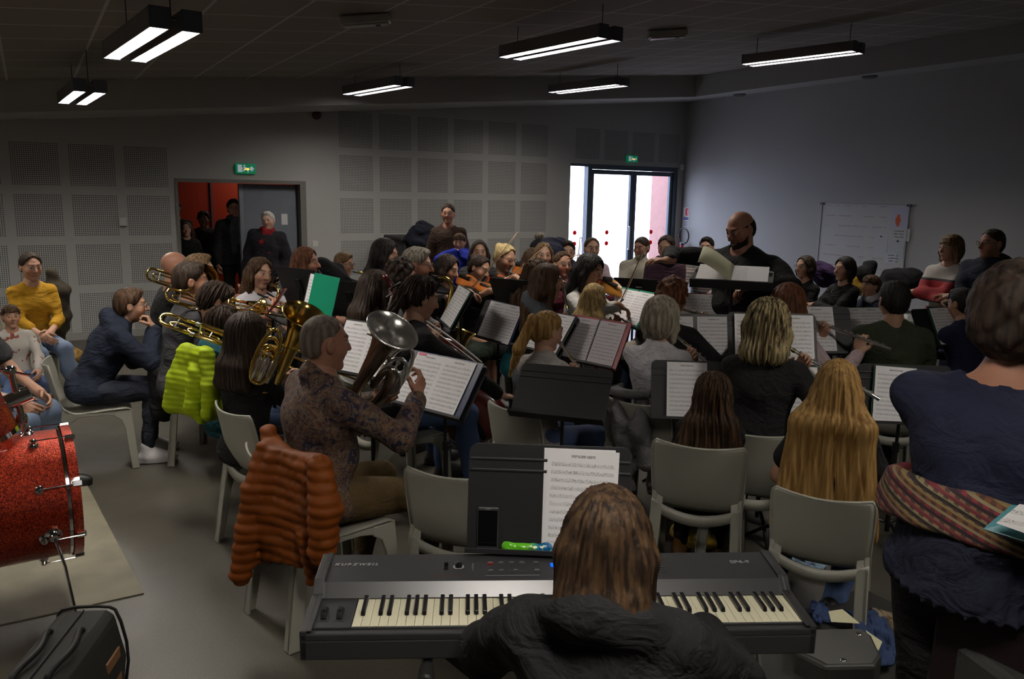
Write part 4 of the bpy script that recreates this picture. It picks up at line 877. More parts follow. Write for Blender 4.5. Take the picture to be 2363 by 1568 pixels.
# world-space brasses (between two measured points)
def cone_path(P, rr, n=2): return P, rr
def euphonium(label, A, B, rim, mt_out, mt_in, coil, lean_dir, name='euphonium', n_loops=3, valves=True):
    """A: bottom of the bell branch, B: centre of the bell mouth"""
    A, B = np.array(A), np.array(B); o = empty(name, A, 0, label, name); A0 = A; L = np.linalg.norm(B-A); d = (B-A)/L; A = np.zeros(3)
    pr = [(0, .024), (.25, .029), (.5, .037), (.68, .047), (.80, .058), (.89, .073), (.95, .090), (.985, rim*.92), (1., rim)]
    MB().lathe([(t*L, r) for t, r in pr], A, d, 40).build('bell_branch', mt_out, o, smooth=True)
    MB().lathe([(t*L+.002, r*.97) for t, r in pr[2:]], A, d, 40).build('bell_lining', mt_in, o, smooth=True)
    MB().tube([A+d*(L+.0)+rim*(np.array(u0)*math.cos(t)+np.array(v0)*math.sin(t)) for u0, v0 in [(lambda u: (u, np.cross(d, u)))(unit(np.cross(d, [0, 0, 1.])))] for t in np.linspace(0, 2*PI, 41)[:-1]], .0045, 6, closed=True).build('rim', m_silver if mt_in is m_silver else m_gold, o, smooth=True)
    e = unit(lean_dir-d*(np.array(lean_dir)@d))
    # bottom bow and second branch
    MB().tube([A+d*.02, A-d*.0, A-d*.06+e*.015, A-d*.085+e*.055, A-d*.05+e*.10, A+d*.04+e*.11, A+d*.16+e*.105, A+d*.20+e*.085, A+d*.17+e*.06, A+d*.06+e*.05], [.024, .025, .027, .028, .027, .024, .021, .018, .016, .013], 14, 2).build('main_bow', mt_out, o, smooth=True)
    f = np.cross(d, e)
    for i in range(n_loops):
        q = .05+.028*i; c = A+d*(.10+.02*i)+e*.10+f*(.035+.012*i)
        MB().tube([c+d*q*1.3+e*(-.03), c+d*q*1.5+e*.02, c+d*q*.4+e*.055, c-d*q+e*.045, c-d*q*1.25, c-d*q+e*-.045, c+d*q*.6-e*.05], .0085, 8, 2, closed=True).build('tube_loop', coil, o, smooth=True)
    if valves:
        for i in range(3):
            c = A+d*.02+e*(.055+.036*i)+f*.062; MB().lathe([(0, .014), (.004, .0165), (.13, .0165), (.135, .013), (.15, .004), (.17, .004), (.172, .010), (.178, .010)], c, d, 14, cap=True).build('valve', m_silver, o, smooth=40)
    MB().tube([A+d*.22+e*.06, A+d*.26-e*.02+f*.05, A+d*.25-e*.085+f*.05], [.009, .008, .006], 8, 1).build('leadpipe', mt_out, o, smooth=True)
    return o
def trombone(label, Rr, Fr, sep, mt=m_gold, bellL=1., slide=.7, loops=1):
    Rr, Fr = np.array(Rr), np.array(Fr); o = empty('trombone', Rr, 0, label, 'trombone'); d = unit(Fr-Rr); L = np.linalg.norm(Fr-Rr); s = np.array(sep, float); s = s-d*(s@d); h = np.linalg.norm(s)/2; s = unit(s); O = np.zeros(3)
    arc = [O-d*h*math.sin(t)*1.0+s*h*math.cos(t) for t in np.linspace(0, PI, 9)]
    MB().tube([d*.16+s*h]+arc+[d*.16-s*h], .0095, 10).build('tuning_bow', mt, o, smooth=True)
    for q in (1, -1): MB().lathe([(-.01, .0125), (.012, .0125)], d*.15+s*h*q, d, 10, cap=True).build('ferrule', m_silver, o)
    MB().tube([d*.16-s*h, d*L-s*h], .0075, 8).build('neck_pipe', mt, o, smooth=True)
    MB().lathe([(.16, .009), (L*.5, .013), (L*.75, .022), (L*.9, .045*bellL), (L*.97, .08*bellL), (L, .105*bellL), (L-.004, .104*bellL), (L*.9, .042*bellL)], s*h, d, 32).build('bell', mt, o, smooth=60)
    for t in (.05, .24): MB().tube([d*t+s*h, d*t-s*h], .004, 6).build('brace', m_silver, o)
    f = np.cross(d, s)
    for q in (0, 1): MB().tube([d*L*.45-s*(h-.0)+f*(.02+.09*q), d*(L+slide)-s*h+f*(.02+.09*q)], .0068, 8).build('slide_tube', mt, o, smooth=True)
    MB().tube([d*(L+slide)-s*h+f*.02, d*(L+slide+.045)-s*h+f*.04, d*(L+slide+.045)-s*h+f*.09, d*(L+slide)-s*h+f*.11], .0072, 8, 2).build('slide_bow', mt, o, smooth=True)
    MB().tube([d*L*.45-s*h+f*.02, d*L*.45-s*h+f*.11], .005, 6).build('slide_brace', m_silver, o)
    for i in range(loops): MB().tube([d*(.04+.1*i)+s*h*.5-f*.02, d*(.0+.1*i)+s*0-f*.025, d*(.06+.1*i)-s*h*.6-f*.02, d*(.2+.1*i)-s*h*.3-f*.02, d*(.18+.1*i)+s*h*.5-f*.02], .006, 8, 2, closed=True).build('valve_loop', mt, o, smooth=True)
    return o
# ------------------------------------------------------------------ plastic chairs
m_chair = mat('chair_plastic', (.34, .335, .285), .38, var=.03, vscale=3, bump=.06, bscale=220)
def make_chair(name='plastic_chair'):
    o = empty(name)
    prof = [(.235, .405, .205), (.228, .432, .21), (.20, .443, .213), (.10, .440, .213), (0, .434, .21), (-.10, .432, .205), (-.155, .442, .203), (-.185, .468, .202), (-.198, .51, .203), (-.210, .57, .206), (-.222, .64, .209), (-.234, .70, .210), (-.243, .74, .209), (-.249, .765, .204), (-.252, .778, .192)]
    G = []
    for i, (y, z, hw) in enumerate(prof):
        row = []; bk = min(1, max(0, (i-5)/4.))
        for t in np.linspace(-1, 1, 17):
            c = 1-abs(t)**2
            row.append((hw*t, y-bk*.045*c-(1-bk)*0+ (.0 if i > 0 else -.02*abs(t)**4), z-(1-bk)*.016*c-(0 if i < 12 else .012*c*(i-11)/3)))
        G.append(row)
    MB().grid(G).build('shell', m_chair, o, smooth=True, solid=.009)
    rim = [G[i][0] for i in range(6, len(G))]+[G[-1][j] for j in range(1, 16)]+[G[i][16] for i in range(len(G)-1, 5, -1)]
    MB().tube(rim, .0065, 6).build('rim', m_chair, o, smooth=True)
    a = MB(); R_ = []
    for t in np.linspace(-1, 1, 15):
        R_.append((t*.205, -.212-.012*(1-t*t), .425+.055*t*t, .372+.062*t*t))
    a.grid([[(x, y, zt) for x, y, zt, zb in R_], [(x, y-.004, zb) for x, y, zt, zb in R_]]); a.build('apron', m_chair, o, smooth=True, solid=.012)
    for s in (-1, 1):
        pr = [(.235, .43), (.235, .40), (.262, 0), (.212, 0), (.185, .30), (.165, .36), (.12, .39), (.12, .43)]
        b = MB().prism(pr, 'x', s*.188, s*.208); b.prism([(.235, .43), (.262, 0), (.250, 0), (.223, .43)], 'x', s*.165, s*.206)
        b.v = [(x+s*(.43-z)*.045, y, z) for x, y, z in b.v]; b.build('leg', m_chair, o, bevel=.006)
        pr = [(-.175, .47), (-.205, .52), (-.222, .46), (-.288, 0), (-.238, 0), (-.185, .30), (-.16, .36), (-.11, .39), (-.11, .43)]
        b = MB().prism(pr, 'x', s*.186, s*.208); b.prism([(-.205, .50), (-.222, .46), (-.288, 0), (-.275, 0), (-.208, .47)], 'x', s*.155, s*.206)
        b.v = [(x+s*(.43-z)*.045, y, z) for x, y, z in b.v]; b.build('leg', m_chair, o, bevel=.006)
        MB().prism([(-.13, .435), (.13, .435), (.13, .392), (.06, .405), (-.06, .405), (-.13, .392)], 'x', s*.186, s*.208).build('side_rail', m_chair, o, bevel=.005)
    return o
_ch = [None]
def chair(x, y, th, label, sc=1., group=None):
    if _ch[0] is None: o = _ch[0] = make_chair()
    else: o = copy_tree(_ch[0])
    o.location = (x, y, 0); o.rotation_euler = (0, 0, th); o.scale = (sc,)*3
    if 'group' in o: del o['group']
    tag(o, label, 'chair', group); return o
def chair_px(px, py, z, face, label, sc=1.):
    """a chair whose back top (height z) is centred on this pixel"""
    P = atz(px, py, z); v = ray(px, py); th = math.atan2(v[1], v[0])-math.radians(face)-PI/2
    return chair(P[0]-(.25*sc)*math.sin(th), P[1]+(.25*sc)*math.cos(th), th, label, sc)
# ------------------------------------------------------------------ music stands and sheets
m_stand = mat('stand_black', (.018, .018, .020), .5, .2); m_tube = mat('stand_tube_black', (.015, .015, .016), .4, .4)
def sheet_mat(seed, tint=(.84, .83, .86)):
    m = bpy.data.materials.new('printed_music'); m.use_nodes = True; nt = m.node_tree; b = nt.nodes['Principled BSDF']; b.inputs['Roughness'].default_value = .75
    X, Y, Z = obj_xyz(nt); S = .0232
    zz = math_n(nt, 'ADD', Z, .1485-.016); w_ = math_n(nt, 'FLOORED_MODULO', zz, S)
    li = math_n(nt, 'FLOORED_MODULO', w_, .0019); line = math_n(nt, 'MULTIPLY', math_n(nt, 'LESS_THAN', li, .0005), math_n(nt, 'LESS_THAN', w_, .0090))
    tc = nn(nt, 'ShaderNodeTexCoord'); mp = nn(nt, 'ShaderNodeMapping'); mp.inputs['Location'].default_value = (seed*3.1, seed, seed*1.7); nt.links.new(tc.outputs['Object'], mp.inputs[0])
    n = nn(nt, 'ShaderNodeTexNoise'); n.inputs['Scale'].default_value = 300; n.inputs['Detail'].default_value = 2; nt.links.new(mp.outputs[0], n.inputs[0])
    nz = math_n(nt, 'MULTIPLY', math_n(nt, 'GREATER_THAN', n.outputs[0], .58), math_n(nt, 'LESS_THAN', w_, .0115))
    n2 = nn(nt, 'ShaderNodeTexNoise'); n2.inputs['Scale'].default_value = 14; nt.links.new(mp.outputs[0], n2.inputs[0]); nz = math_n(nt, 'MULTIPLY', nz, math_n(nt, 'GREATER_THAN', n2.outputs[0], .40))
    k = math_n(nt, 'MAXIMUM', line, nz)
    for a in (math_n(nt, 'LESS_THAN', math_n(nt, 'ABSOLUTE', X), .092), math_n(nt, 'GREATER_THAN', Z, -.125), math_n(nt, 'LESS_THAN', Z, .118)): k = math_n(nt, 'MULTIPLY', k, a)
    ti = math_n(nt, 'MULTIPLY', math_n(nt, 'MULTIPLY', math_n(nt, 'LESS_THAN', math_n(nt, 'ABSOLUTE', math_n(nt, 'SUBTRACT', Z, .130)), .004), math_n(nt, 'LESS_THAN', math_n(nt, 'ABSOLUTE', X), .035)), math_n(nt, 'GREATER_THAN', n.outputs[0], .45))
    k = math_n(nt, 'MAXIMUM', k, ti)
    nt.links.new(mixcol(nt, math_n(nt, 'MULTIPLY', k, .62), tint, (.03, .03, .035)), b.inputs['Base Color']); return m
SHEETS = [sheet_mat(i+1) for i in range(5)]+[sheet_mat(9, (.76, .71, .76))]
_sn = [0]
def stand(P, yaw, tilt, label, w_=.48, h_=.31, dx=0, dz=0, legs=True, ridge=True, wire=False):
    """P: centre of the desk (before the dx, dz offset in the desk's plane); yaw, tilt in degrees"""
    ya, ti = math.radians(yaw), math.radians(tilt); P = np.array(P, float)
    r = np.array([math.cos(ya), math.sin(ya), 0]); n = np.array([math.sin(ya), -math.cos(ya), 0]); u = np.array([0, 0, math.cos(ti)])-n*math.sin(ti); P = P+r*dx+u*dz
    back = np.cross(u, r); back = unit(back); back = back if back@n < 0 else -back
    P = P+back*.012
    o = empty('music_stand', (P[0], P[1], 0), ya, label, 'music stand')
    M = Matrix.Translation((0, 0, P[2]))@Matrix.Rotation(-ti, 4, 'X')
    c = .03; hw, hh = w_/2, h_/2; pts = []
    for cx_, cz_, a0 in ((hw-c, hh-c, 0), (-hw+c, hh-c, 90)):
        for a in range(0, 91, 18): pts.append((cx_+c*math.cos(math.radians(a0+a)), cz_+c*math.sin(math.radians(a0+a))))
    pts += [(-hw, -hh), (hw, -hh)]
    d = MB().prism(pts, 'y', -.002, .002); D = d.build('desk', m_stand, o, bevel=.001); D.matrix_local = M
    if ridge:
        for zz in (hh-.045, hh-.078):
            q = MB().box((-hw+.004, -.006, zz-.004), (hw-.004, -.001, zz+.004)).build('ridge', m_stand, o, bevel=.002); q.matrix_local = M
    q = MB().box((-hw, -.052, -hh-.003), (hw, .002, -hh)).box((-hw, -.055, -hh-.003), (hw, -.052, -hh+.012)).build('tray', m_stand, o, bevel=.001); q.matrix_local = M
    q = MB().box((-.03, .002, -.07), (.03, .022, .07)).build('hinge_plate', m_tube, o, bevel=.003); q.matrix_local = M
    MB().tube([(0, .03, .30), (0, .022, P[2]-.02)], .009, 10).build('upper_tube', m_tube, o, smooth=40); MB().tube([(0, .03, .08), (0, .03, P[2]*.62)], .013, 10).build('lower_tube', m_tube, o, smooth=40)
    MB().lathe([(0, .019), (.05, .019)], (0, .03, P[2]*.62), seg=12, cap=True).build('collar', m_tube, o); MB().tube([(0, .03, P[2]*.62+.025), (.035, .03, P[2]*.62+.025)], .008, 8).build('knob', m_tube, o)
    for i in range(3):
        a = 2*PI*i/3+.5; MB().tube([(0, .03, .13), (.10*math.cos(a), .03+.10*math.sin(a), .14), (.27*math.cos(a), .03+.27*math.sin(a), .012)], .010, 8, 1).build('leg', m_tube, o, smooth=True)
    return o, P, ya, ti
def place_sheets(P, yaw, tilt, dx, dz, label, n=1, spread=.21, folder=None, name='sheet_music', thick=.001, rot=0., tab=None, mats=None, fw_=None, fh_=None, rings=False, flab=None, skew=0.):
    ya, ti = math.radians(yaw), math.radians(tilt); M0 = Matrix.Translation(tuple(P))@Matrix.Rotation(ya, 4, 'Z')@Matrix.Rotation(-ti, 4, 'X')@Matrix.Translation((dx, -.006, dz))@Matrix.Rotation(rot, 4, 'Y')
    off = 0
    if folder:
        f = empty('folder', (0, 0, 0), 0, flab, 'folder'); f.matrix_world = M0; fw_ = fw_ or spread*n+.03; fh_ = fh_ or .315
        for s in ((-1, 1) if n == 2 else (0,)):
            wd = fw_/2 if n == 2 else fw_
            MB().box((s*fw_/2-wd if s > 0 else (-fw_/2 if s < 0 else -wd/2), -.004, -fh_/2), (s*fw_/2 if s > 0 else (0 if s < 0 else wd/2), 0, fh_/2)).build('cover', folder, f, bevel=.001)
        if n == 2: MB().box((-.012, -.005, -fh_/2), (.012, -.003, fh_/2)).build('spine', m_ebony, f)
        if rings:
            for z in np.linspace(-.12, .12, 14): MB().lathe([(-.003, .009), (.003, .009)], (0, -.008, z), (0, 0, 1), 8).build('ring', m_silver, f)
        off = -.0075
    o = empty(name, (0, 0, 0), 0, label, 'sheet music'); o.matrix_world = M0@Matrix.Translation((0, off, 0))
    for i in range(n):
        _sn[0] += 1; x = (i-(n-1)/2)*spread
        q = MB().box((-.1045, -thick, -.1485), (.1045, 0, .1485)).build('page', (mats or SHEETS)[_sn[0] % (5 if mats is None else len(mats))], o); q.matrix_local = Matrix.Translation((x, -.0005*i, 0))@Matrix.Rotation(skew*(1 if i else -1), 4, 'Z')
    if tab: q = MB().box((-.2, -.003, .135), (-.14, -.0015, .150)).build('index_tab', tab, o)
    return o
# ------------------------------------------------------------------ stage piano
KB = empty('stage_piano', (1.070, 1.504, .795), math.radians(-27.9), 'black 88-key stage piano with a blue display on an X stand', 'keyboard')
m_kb = mat('piano_shell', (.030, .030, .033), .45, bump=.05, bscale=400); m_kbp = mat('piano_panel', (.042, .043, .047), .42, .3); m_band = mat('piano_band', (.10, .10, .105), .32, .7)
m_ivory = mat('white_key', (.66, .63, .47), .3); m_bk = mat('black_key', (.008, .008, .009), .28); m_prt = mat('printed_silver', (.45, .45, .46), .4, .5)
b = MB(); b.box((-.654, 0, -.075), (.654, .30, -.022)); b.box((-.654, .0, -.024), (.654, .022, -.004)); b.box((-.64, .175, -.03), (.64, .30, -.01)); b.build('case', m_kb, KB, bevel=.004)
for s in (-1, 1): MB().prism([(0, -.075), (.34, -.075), (.34, .05), (.20, .042), (.17, .012), (0, .004)], 'x', s*.654, s*.636).build('side_cheek', m_kb, KB, bevel=.003); MB().prism([(.34, .052), (.20, .044), (.17, .014), (0, .006), (0, .003), (.17, .010), (.2, .04), (.34, .048)], 'x', s*.637, s*.625).build('cheek_trim', m_band, KB)
MB().prism([(.198, .034), (.335, .047), (.335, -.07), (.198, -.02)], 'x', -.636, .636).build('control_panel', m_kbp, KB)
MB().prism([(.165, .004), (.198, .034), (.198, -.02), (.165, -.02)], 'x', -.636, .636).build('front_band', m_band, KB)
MB().box((-.636, .022, -.03), (-.532, .168, .001)).build('wheel_block', m_kbp, KB, bevel=.002)
MB().box((-.636, .0225, -.006), (.636, .0265, -.0015)).build('key_slip', m_band, KB)
wk = MB().box((0, .030, -.022), (.0217, .166, 0)); k0 = wk.build('white_key', m_ivory, KB, bevel=.0012); k0.location.x = -.530
MBf = MB().box((0, .0285, -.020), (.0217, .0300, -.001)); kf = MBf.build('key_front', mat('key_front_grey', (.16, .16, .17), .4), k0)
for i in range(1, 52):
    c = k0.copy(); COL.objects.link(c); c.location.x = -.530+i*.02245; f_ = kf.copy(); f_.parent = c; COL.objects.link(f_)
b0 = MB().prism([(.077, .001), (.082, .0115), (.166, .0125), (.166, .001)], 'x', -.0055, .0055).build('black_key', m_bk, KB, bevel=.0015); n = 0
for i in range(52):
    if i % 7 in (0, 2, 3, 5, 6) and i < 51:
        x = -.530+(i+1)*.02245-.0004
        if n == 0: b0.location.x = x
        else: c = b0.copy(); COL.objects.link(c); c.location.x = x
        n += 1
MB().box((.637, .03, -.02), (.64, .16, -.01))
for xx in (-.606, -.566):
    MB().lathe([(-.007, .028), (.007, .028)], (xx, .085, -.008), (1, 0, 0), 24, cap=True).build('pitch_wheel', m_bk, KB, bevel=.002); MB().box((xx-.012, .05, .0005), (xx+.012, .12, .0015)).build('wheel_slot', m_dk, KB)
def pz(y): return .034+(y-.198)*.013/.137
def text(body, x, y, z, size, m, par, shear=0., sp=1., rx=0., bold=.0, name='lettering'):
    c = bpy.data.curves.new(name, 'FONT'); c.body = body; c.size = size; c.shear = shear; c.space_character = sp; c.extrude = .0003; c.offset = bold
    t = bpy.data.objects.new(name, c); COL.objects.link(t); dg = bpy.context.evaluated_depsgraph_get(); me = bpy.data.meshes.new_from_object(t.evaluated_get(dg)); bpy.data.objects.remove(t); me.materials.clear(); me.materials.append(m)
    o = bpy.data.objects.new(name, me); COL.objects.link(o); o.parent = par; o.location = (x, y, z); o.rotation_euler = (rx, 0, 0); return o
t = text('KURZWEIL', -.612, .277, pz(.277)+.0012, .0165, m_prt, KB, .25, 1.42, .095, .0006); t.scale = (1.15, 1, 1)
t = text('SP4-8', .515, .275, pz(.275)+.0012, .021, m_prt, KB, 0, 1.0, .095, .0005); t.scale = (1.2, 1, 1)
def pbox(x, y, w_, h_, t_, m, name): o = MB().box((x-w_/2, y-h_/2, pz(y)-.002), (x+w_/2, y+h_/2, pz(y)+t_)).build(name, m, KB, bevel=.0006); return o
m_btn = mat('panel_button', (.05, .05, .055), .5); m_redb = mat('panel_button_red', (.16, .015, .012), .5); m_blue = mat('blue_display', (.0, .05, .5), .3, emit=(.0, .09, .75, 1.1)); m_txt = mat('display_text', (.3, .5, 1), .3, emit=(.2, .5, 1, 1.5))
MB().lathe([(0, .011), (.012, .010), (.014, .006)], (-.265, .268, pz(.268)), (0, 0, 1), 20, cap=True).build('knob', m_bk, KB, smooth=40)
MB().lathe([(0, .0155), (.0008, .0155)], (-.265, .268, pz(.268)), (0, 0, 1), 24, cap=True).build('knob_scale', m_prt, KB)
pbox(-.300, .270, .012, .034, .001, m_bk, 'slider_slot'); pbox(-.300, .276, .011, .008, .010, m_bk, 'slider_cap')
for i in range(5): pbox(-.225, .290-i*.009, .004, .003, .001, m_redb if i == 0 else m_prt, 'indicator')
for i, x in enumerate((-.175, -.145, -.115, -.085, -.045)): pbox(x, .282, .018, .009, .003, m_redb if i == 0 else m_btn, 'button'); pbox(x, .240, .018, .007, .003, m_btn, 'button')
for x in (-.175, -.145, -.105, -.045): pbox(x, .252, .012, .0022, .0006, m_prt, 'button_legend')
for x in (-.175, -.145, -.115, -.085, -.045): pbox(x, .292, .013, .0022, .0006, m_prt, 'button_legend')
pbox(.030, .274, .070, .020, .002, m_blue, 'display'); pbox(.030, .275, .056, .006, .0026, m_txt, 'display_characters')
for x in (.015, .05): pbox(x, .243, .018, .007, .003, m_btn, 'button')
for i in range(6): pbox(.31, .295-i*.012, .022, .005, .003, m_btn, 'button')
pbox(-.30, .2235, .10, .0012, .0005, m_redb, 'panel_line'); pbox(-.115, .2235, .15, .0012, .0005, m_prt, 'panel_line')
KS = empty('keyboard_stand', (1.070+.16*math.sin(math.radians(27.9)), 1.504+.16*math.cos(math.radians(27.9)), 0), math.radians(-27.9), 'black folding X stand under the stage piano', 'keyboard stand')
m_ks = mat('stand_enamel', (.012, .012, .013), .35, .3)
for s in (-1, 1):
    for yy in (-.10, ): MB().box((-.018, -.012, 0), (.018, .012, 1.0), M=Matrix.Translation((s*.40, yy+.08*(s > 0), .03))@Matrix.Rotation(-s*.835, 4, 'Y')@Matrix.Diagonal((1, 1, .98, 1))).build('brace', m_ks, KS, bevel=.003)
    MB().tube([(s*.34, -.19, .700), (s*.34, .18, .700)], .014, 12).build('support_arm', m_ks, KS, smooth=40); MB().lathe([(-.02, .019), (.035, .021), (.04, .015)], (s*.34, -.19, .700), (0, -1, 0), 16, cap=True).build('rubber_end', mat('rubber_black', (.015, .015, .015), .5), KS, smooth=40)
    MB().tube([(s*.40, -.22, .018), (s*.40, .22, .018)], .015, 12).build('foot', m_ks, KS, smooth=40)
for q in (0, 1): tag(MB().tube([tuple(np.array([1.15+.02*q, 1.66, .71])), (1.13+.03*q, 1.58, .45), (1.2+.04*q, 1.6, .18), (1.35+.1*q, 1.75, .012), (1.9, 2.05+.1*q, .008)], .004, 6, 3).build('cable', m_ks, smooth=True), ['thin black cable hanging under the piano towards the floor', 'second black cable hanging beside the first under the piano'][q], 'cable')
# ------------------------------------------------------------------ phone, sweets and copies on the near stand
o1, P1, y1, t1 = stand((1.243, 1.836, .996), -33.8, 11.5, 'large black music stand directly behind the stage piano')
def on_desk(P, ya, ti, x, z, off=-.004): return Matrix.Translation(tuple(P))@Matrix.Rotation(ya, 4, 'Z')@Matrix.Rotation(-ti, 4, 'X')@Matrix.Translation((x, off, z))
place_sheets(P1, -33.8, 11.5, .093, -.006, 'stack of loose music pages on the big stand behind the piano', 1, thick=.004, rot=.03)
q = place_sheets(P1, -33.8, 11.5, .088, -.003, 'lower copy sticking out behind the front page on the big stand', 1, thick=.0005, rot=.005); q.location.y += .004
ph = empty('smartphone', (0, 0, 0), 0, 'black smartphone standing on the ledge of the big music stand', 'phone'); ph.matrix_world = on_desk(P1, y1, t1, -.178, -.093, -.008)
MB().box((-.032, -.008, -.062), (.032, 0, .062)).build('case', m_kb, ph, bevel=.004); MB().box((-.028, -.0087, -.052), (.028, -.008, .052)).build('screen', mat('phone_glass', (.004, .004, .005), .08), ph); MB().box((-.008, -.0089, .0555), (.008, -.008, .057)).build('speaker_slot', m_prt, ph)
cd = empty('sweet_packet', (0, 0, 0), 0, 'crumpled green and blue sweet packet on the ledge of the big stand', 'packet'); cd.matrix_world = on_desk(P1, y1, t1, -.062, -.142, -.03)
g = SDF(); g.rc((-.05, 0, 0), (.05, 0, 0), .0135, k=.01); g.el((-.062, 0, 0), (.012, .006, .014)); g.el((.062, 0, 0), (.012, .006, .015))
m = bpy.data.materials.new('foil_green_blue'); m.use_nodes = True; nt = m.node_tree; bb_ = nt.nodes['Principled BSDF']; X, Y, Z = obj_xyz(nt); rp = nn(nt, 'ShaderNodeValToRGB'); nt.links.new(math_n(nt, 'ADD', math_n(nt, 'MULTIPLY', X, 8.), .5), rp.inputs[0]); e = rp.color_ramp.elements; e[0].position = .55; e[0].color = (.12, .50, .02, 1); e[1].position = .80; e[1].color = (.01, .12, .30, 1)
nt.links.new(mixcol(nt, math_n(nt, 'GREATER_THAN', noise_n(nt, 60), .62), rp.outputs[0], (.6, .75, .4)), bb_.inputs['Base Color']); bb_.inputs['Roughness'].default_value = .2
np_mesh('wrapper', [g.mesh(.0025, fold_post(.0016, 5, 9))], m, cd)
# ------------------------------------------------------------------ the other stands with their music
m_fb = mat('folder_navy', (.012, .02, .07), .4); m_fr = mat('folder_red', (.26, .008, .012), .4); m_fg = mat('folder_green', (.0, .24, .13), .4); m_fdg = mat('folder_dark_green', (.01, .06, .035), .45); m_fk = mat('folder_black', (.015, .015, .017), .45); m_pink = mat('pink_tab', (.75, .2, .3), .6)
def station(P, yaw, tilt, slab, mlab, n=2, folder=None, flab=None, w_=.48, h_=.31, dx=0, dz=0, mx=0, mz=0, **k):
    o, Pd, ya, ti = stand(P, yaw, tilt, slab, w_, h_, dx, dz); P_ = np.array(P, float)
    if mlab: place_sheets(P_, yaw, tilt, mx, mz, mlab, n, folder=folder, flab=flab, **k)
    return o
station((2.215, 3.190, .905), -49.1, 42.6, 'empty black music stand tilted back in front of the ponytailed flute player', None)
station((1.714, 3.586, .91), -70.7, 35.8, 'black music stand in front of the man in the patterned shirt', 'two white pages with a pink tab facing the man in the patterned shirt', folder=m_fb, flab='navy folder under the pages with the pink tab', fw_=.50, fh_=.315, tab=m_pink, dx=.03)
station((2.991, 5.137, .916), -85.7, 25.9, 'black music stand with its desk sticking out left of two lilac-white pages', 'two lilac-white pages on the stand right of the cellist, with a dark gap between', folder=m_fb, flab='navy folder edge behind the two lilac-white pages', dx=-.08)
station(atd(1053, 708, 5.9), -106, 29, 'black music stand seen sideways in front of the first violinist', 'white pages on the stand facing the first violinist, seen at a slant', folder=m_fdg, flab='dark green folder behind the slanted white pages')
station(atd(846, 808, 4.4), -66, 26, 'black stand hidden behind the silver euphonium', 'white pages standing behind the silver euphonium bell', folder=m_fk, flab='black folder behind the silver euphonium')
P8 = atd(731, 685, 5.7); station(P8, -83, 15, 'black music stand holding the green folder', 'white sheets leaning in the green folder', n=1, w_=.44, mx=-.06)
f8 = empty('folder', (0, 0, 0), 0, 'bright green folder standing open on a stand near the saxophone player', 'folder'); f8.matrix_world = Matrix.Translation(tuple(P8))@Matrix.Rotation(math.radians(-83), 4, 'Z')@Matrix.Rotation(-.26, 4, 'X')@Matrix.Translation((.155, -.03, 0))@Matrix.Rotation(.45, 4, 'Z')
MB().box((-.11, -.002, -.16), (.11, .002, .16)).build('cover', m_fg, f8, bevel=.001)
Q7 = [atd(655, 668, 5.0), atd(617, 725, 5.0), atd(621, 724, 5.24), atd(662, 667, 5.24)]; f7 = empty('folder', Q7[0], 0, 'slim red folder seen edge-on in front of the saxophone player in white', 'folder')
MB().add([tuple(q-Q7[0]) for q in Q7], [(0, 1, 2, 3)]).build('cover', m_fr, f7, solid=.007)
stand(atd(640, 728, 5.15), 70, 60, 'black music stand under the slim red folder', .22, .16)
stand(atd(697, 660, 6.3), 115, 20, 'black music stand seen from behind in front of the red-haired woman', .46, .31)
stand(atd(812, 690, 6.3), 125, 20, 'black music stand seen from behind in front of the boy with glasses', .46, .31)
stand(atd(1477, 672, 7.6), 128, 32, 'black music stand seen from behind in front of the man in cream', .50, .31)
stand(atd(1190, 680, 6.0), 115, 28, 'black music stand seen from behind by the blond violinist', .40, .29)
station((3.104, 4.114, .931), -76.9, 27.3, 'black music stand carrying the open red ring binder', 'two grey-white pages with rows of music in the red ring binder', folder=m_fr, flab='open red ring binder behind the ponytailed flute player', fw_=.50, fh_=.325, rings=True, spread=.222, mats=[SHEETS[5]])
station(atd(1258, 768, 5.3), -82.5, 36, 'black music stand largely hidden behind the ponytailed girl', 'two pages behind the head of the ponytailed girl', folder=m_fk, flab='black folder behind the ponytailed girl')
station(atd(1453, 712, 6.2), -92, 36, 'black music stand near the long-haired blonde flute player', 'two bright pages on a green folder by the long-haired blonde flute player', folder=m_fg, flab='green folder under the bright pages in the middle of the flutes', fw_=.46, fh_=.33)
station(atd(1612, 725, 5.8), -42, 30, 'black music stand in front of the conductor, below his score', 'two pages with a red fold in front of the conductor', folder=m_fr, flab='thin red folder in front of the conductor')
station(atd(1600, 786, 5.0), -28, 18, 'black music stand in front of the grey-haired woman in white', 'two pages in clear sleeves in front of the grey-haired woman', folder=m_fk, flab='grey-edged folder in front of the grey-haired woman', spread=.235, fw_=.50, fh_=.33, mx=.01)
P17 = atd(1783, 785, 4.5); stand(P17, -34, 22, 'black music stand in front of the woman in the black jacket'); place_sheets(P17, -34, 22, -.10, -.008, 'left page in front of the woman in the black jacket', 1); place_sheets(P17, -34, 22, .115, -.008, 'right page in front of the woman in the black jacket', 1)
station(atd(1880, 762, 5.2), -28, 25, 'black music stand behind the red-haired flute player in pink', 'white page just visible right of the red-haired flute player', n=1, mx=.02)
station(atd(2002, 756, 6.2), -18, 32, 'black music stand left of the man in the green sweater', 'wide white page left of the man in the green sweater', n=2, spread=.11, folder=m_fdg, flab='dark green folder under the page left of the man in green', fw_=.36)
station(atd(2176, 756, 6.6), -12, 30, 'black music stand in front of the clarinet player', 'white pages in front of the clarinet player in navy', n=1, mx=.02, folder=m_fdg, flab='dark folder in front of the clarinet player')
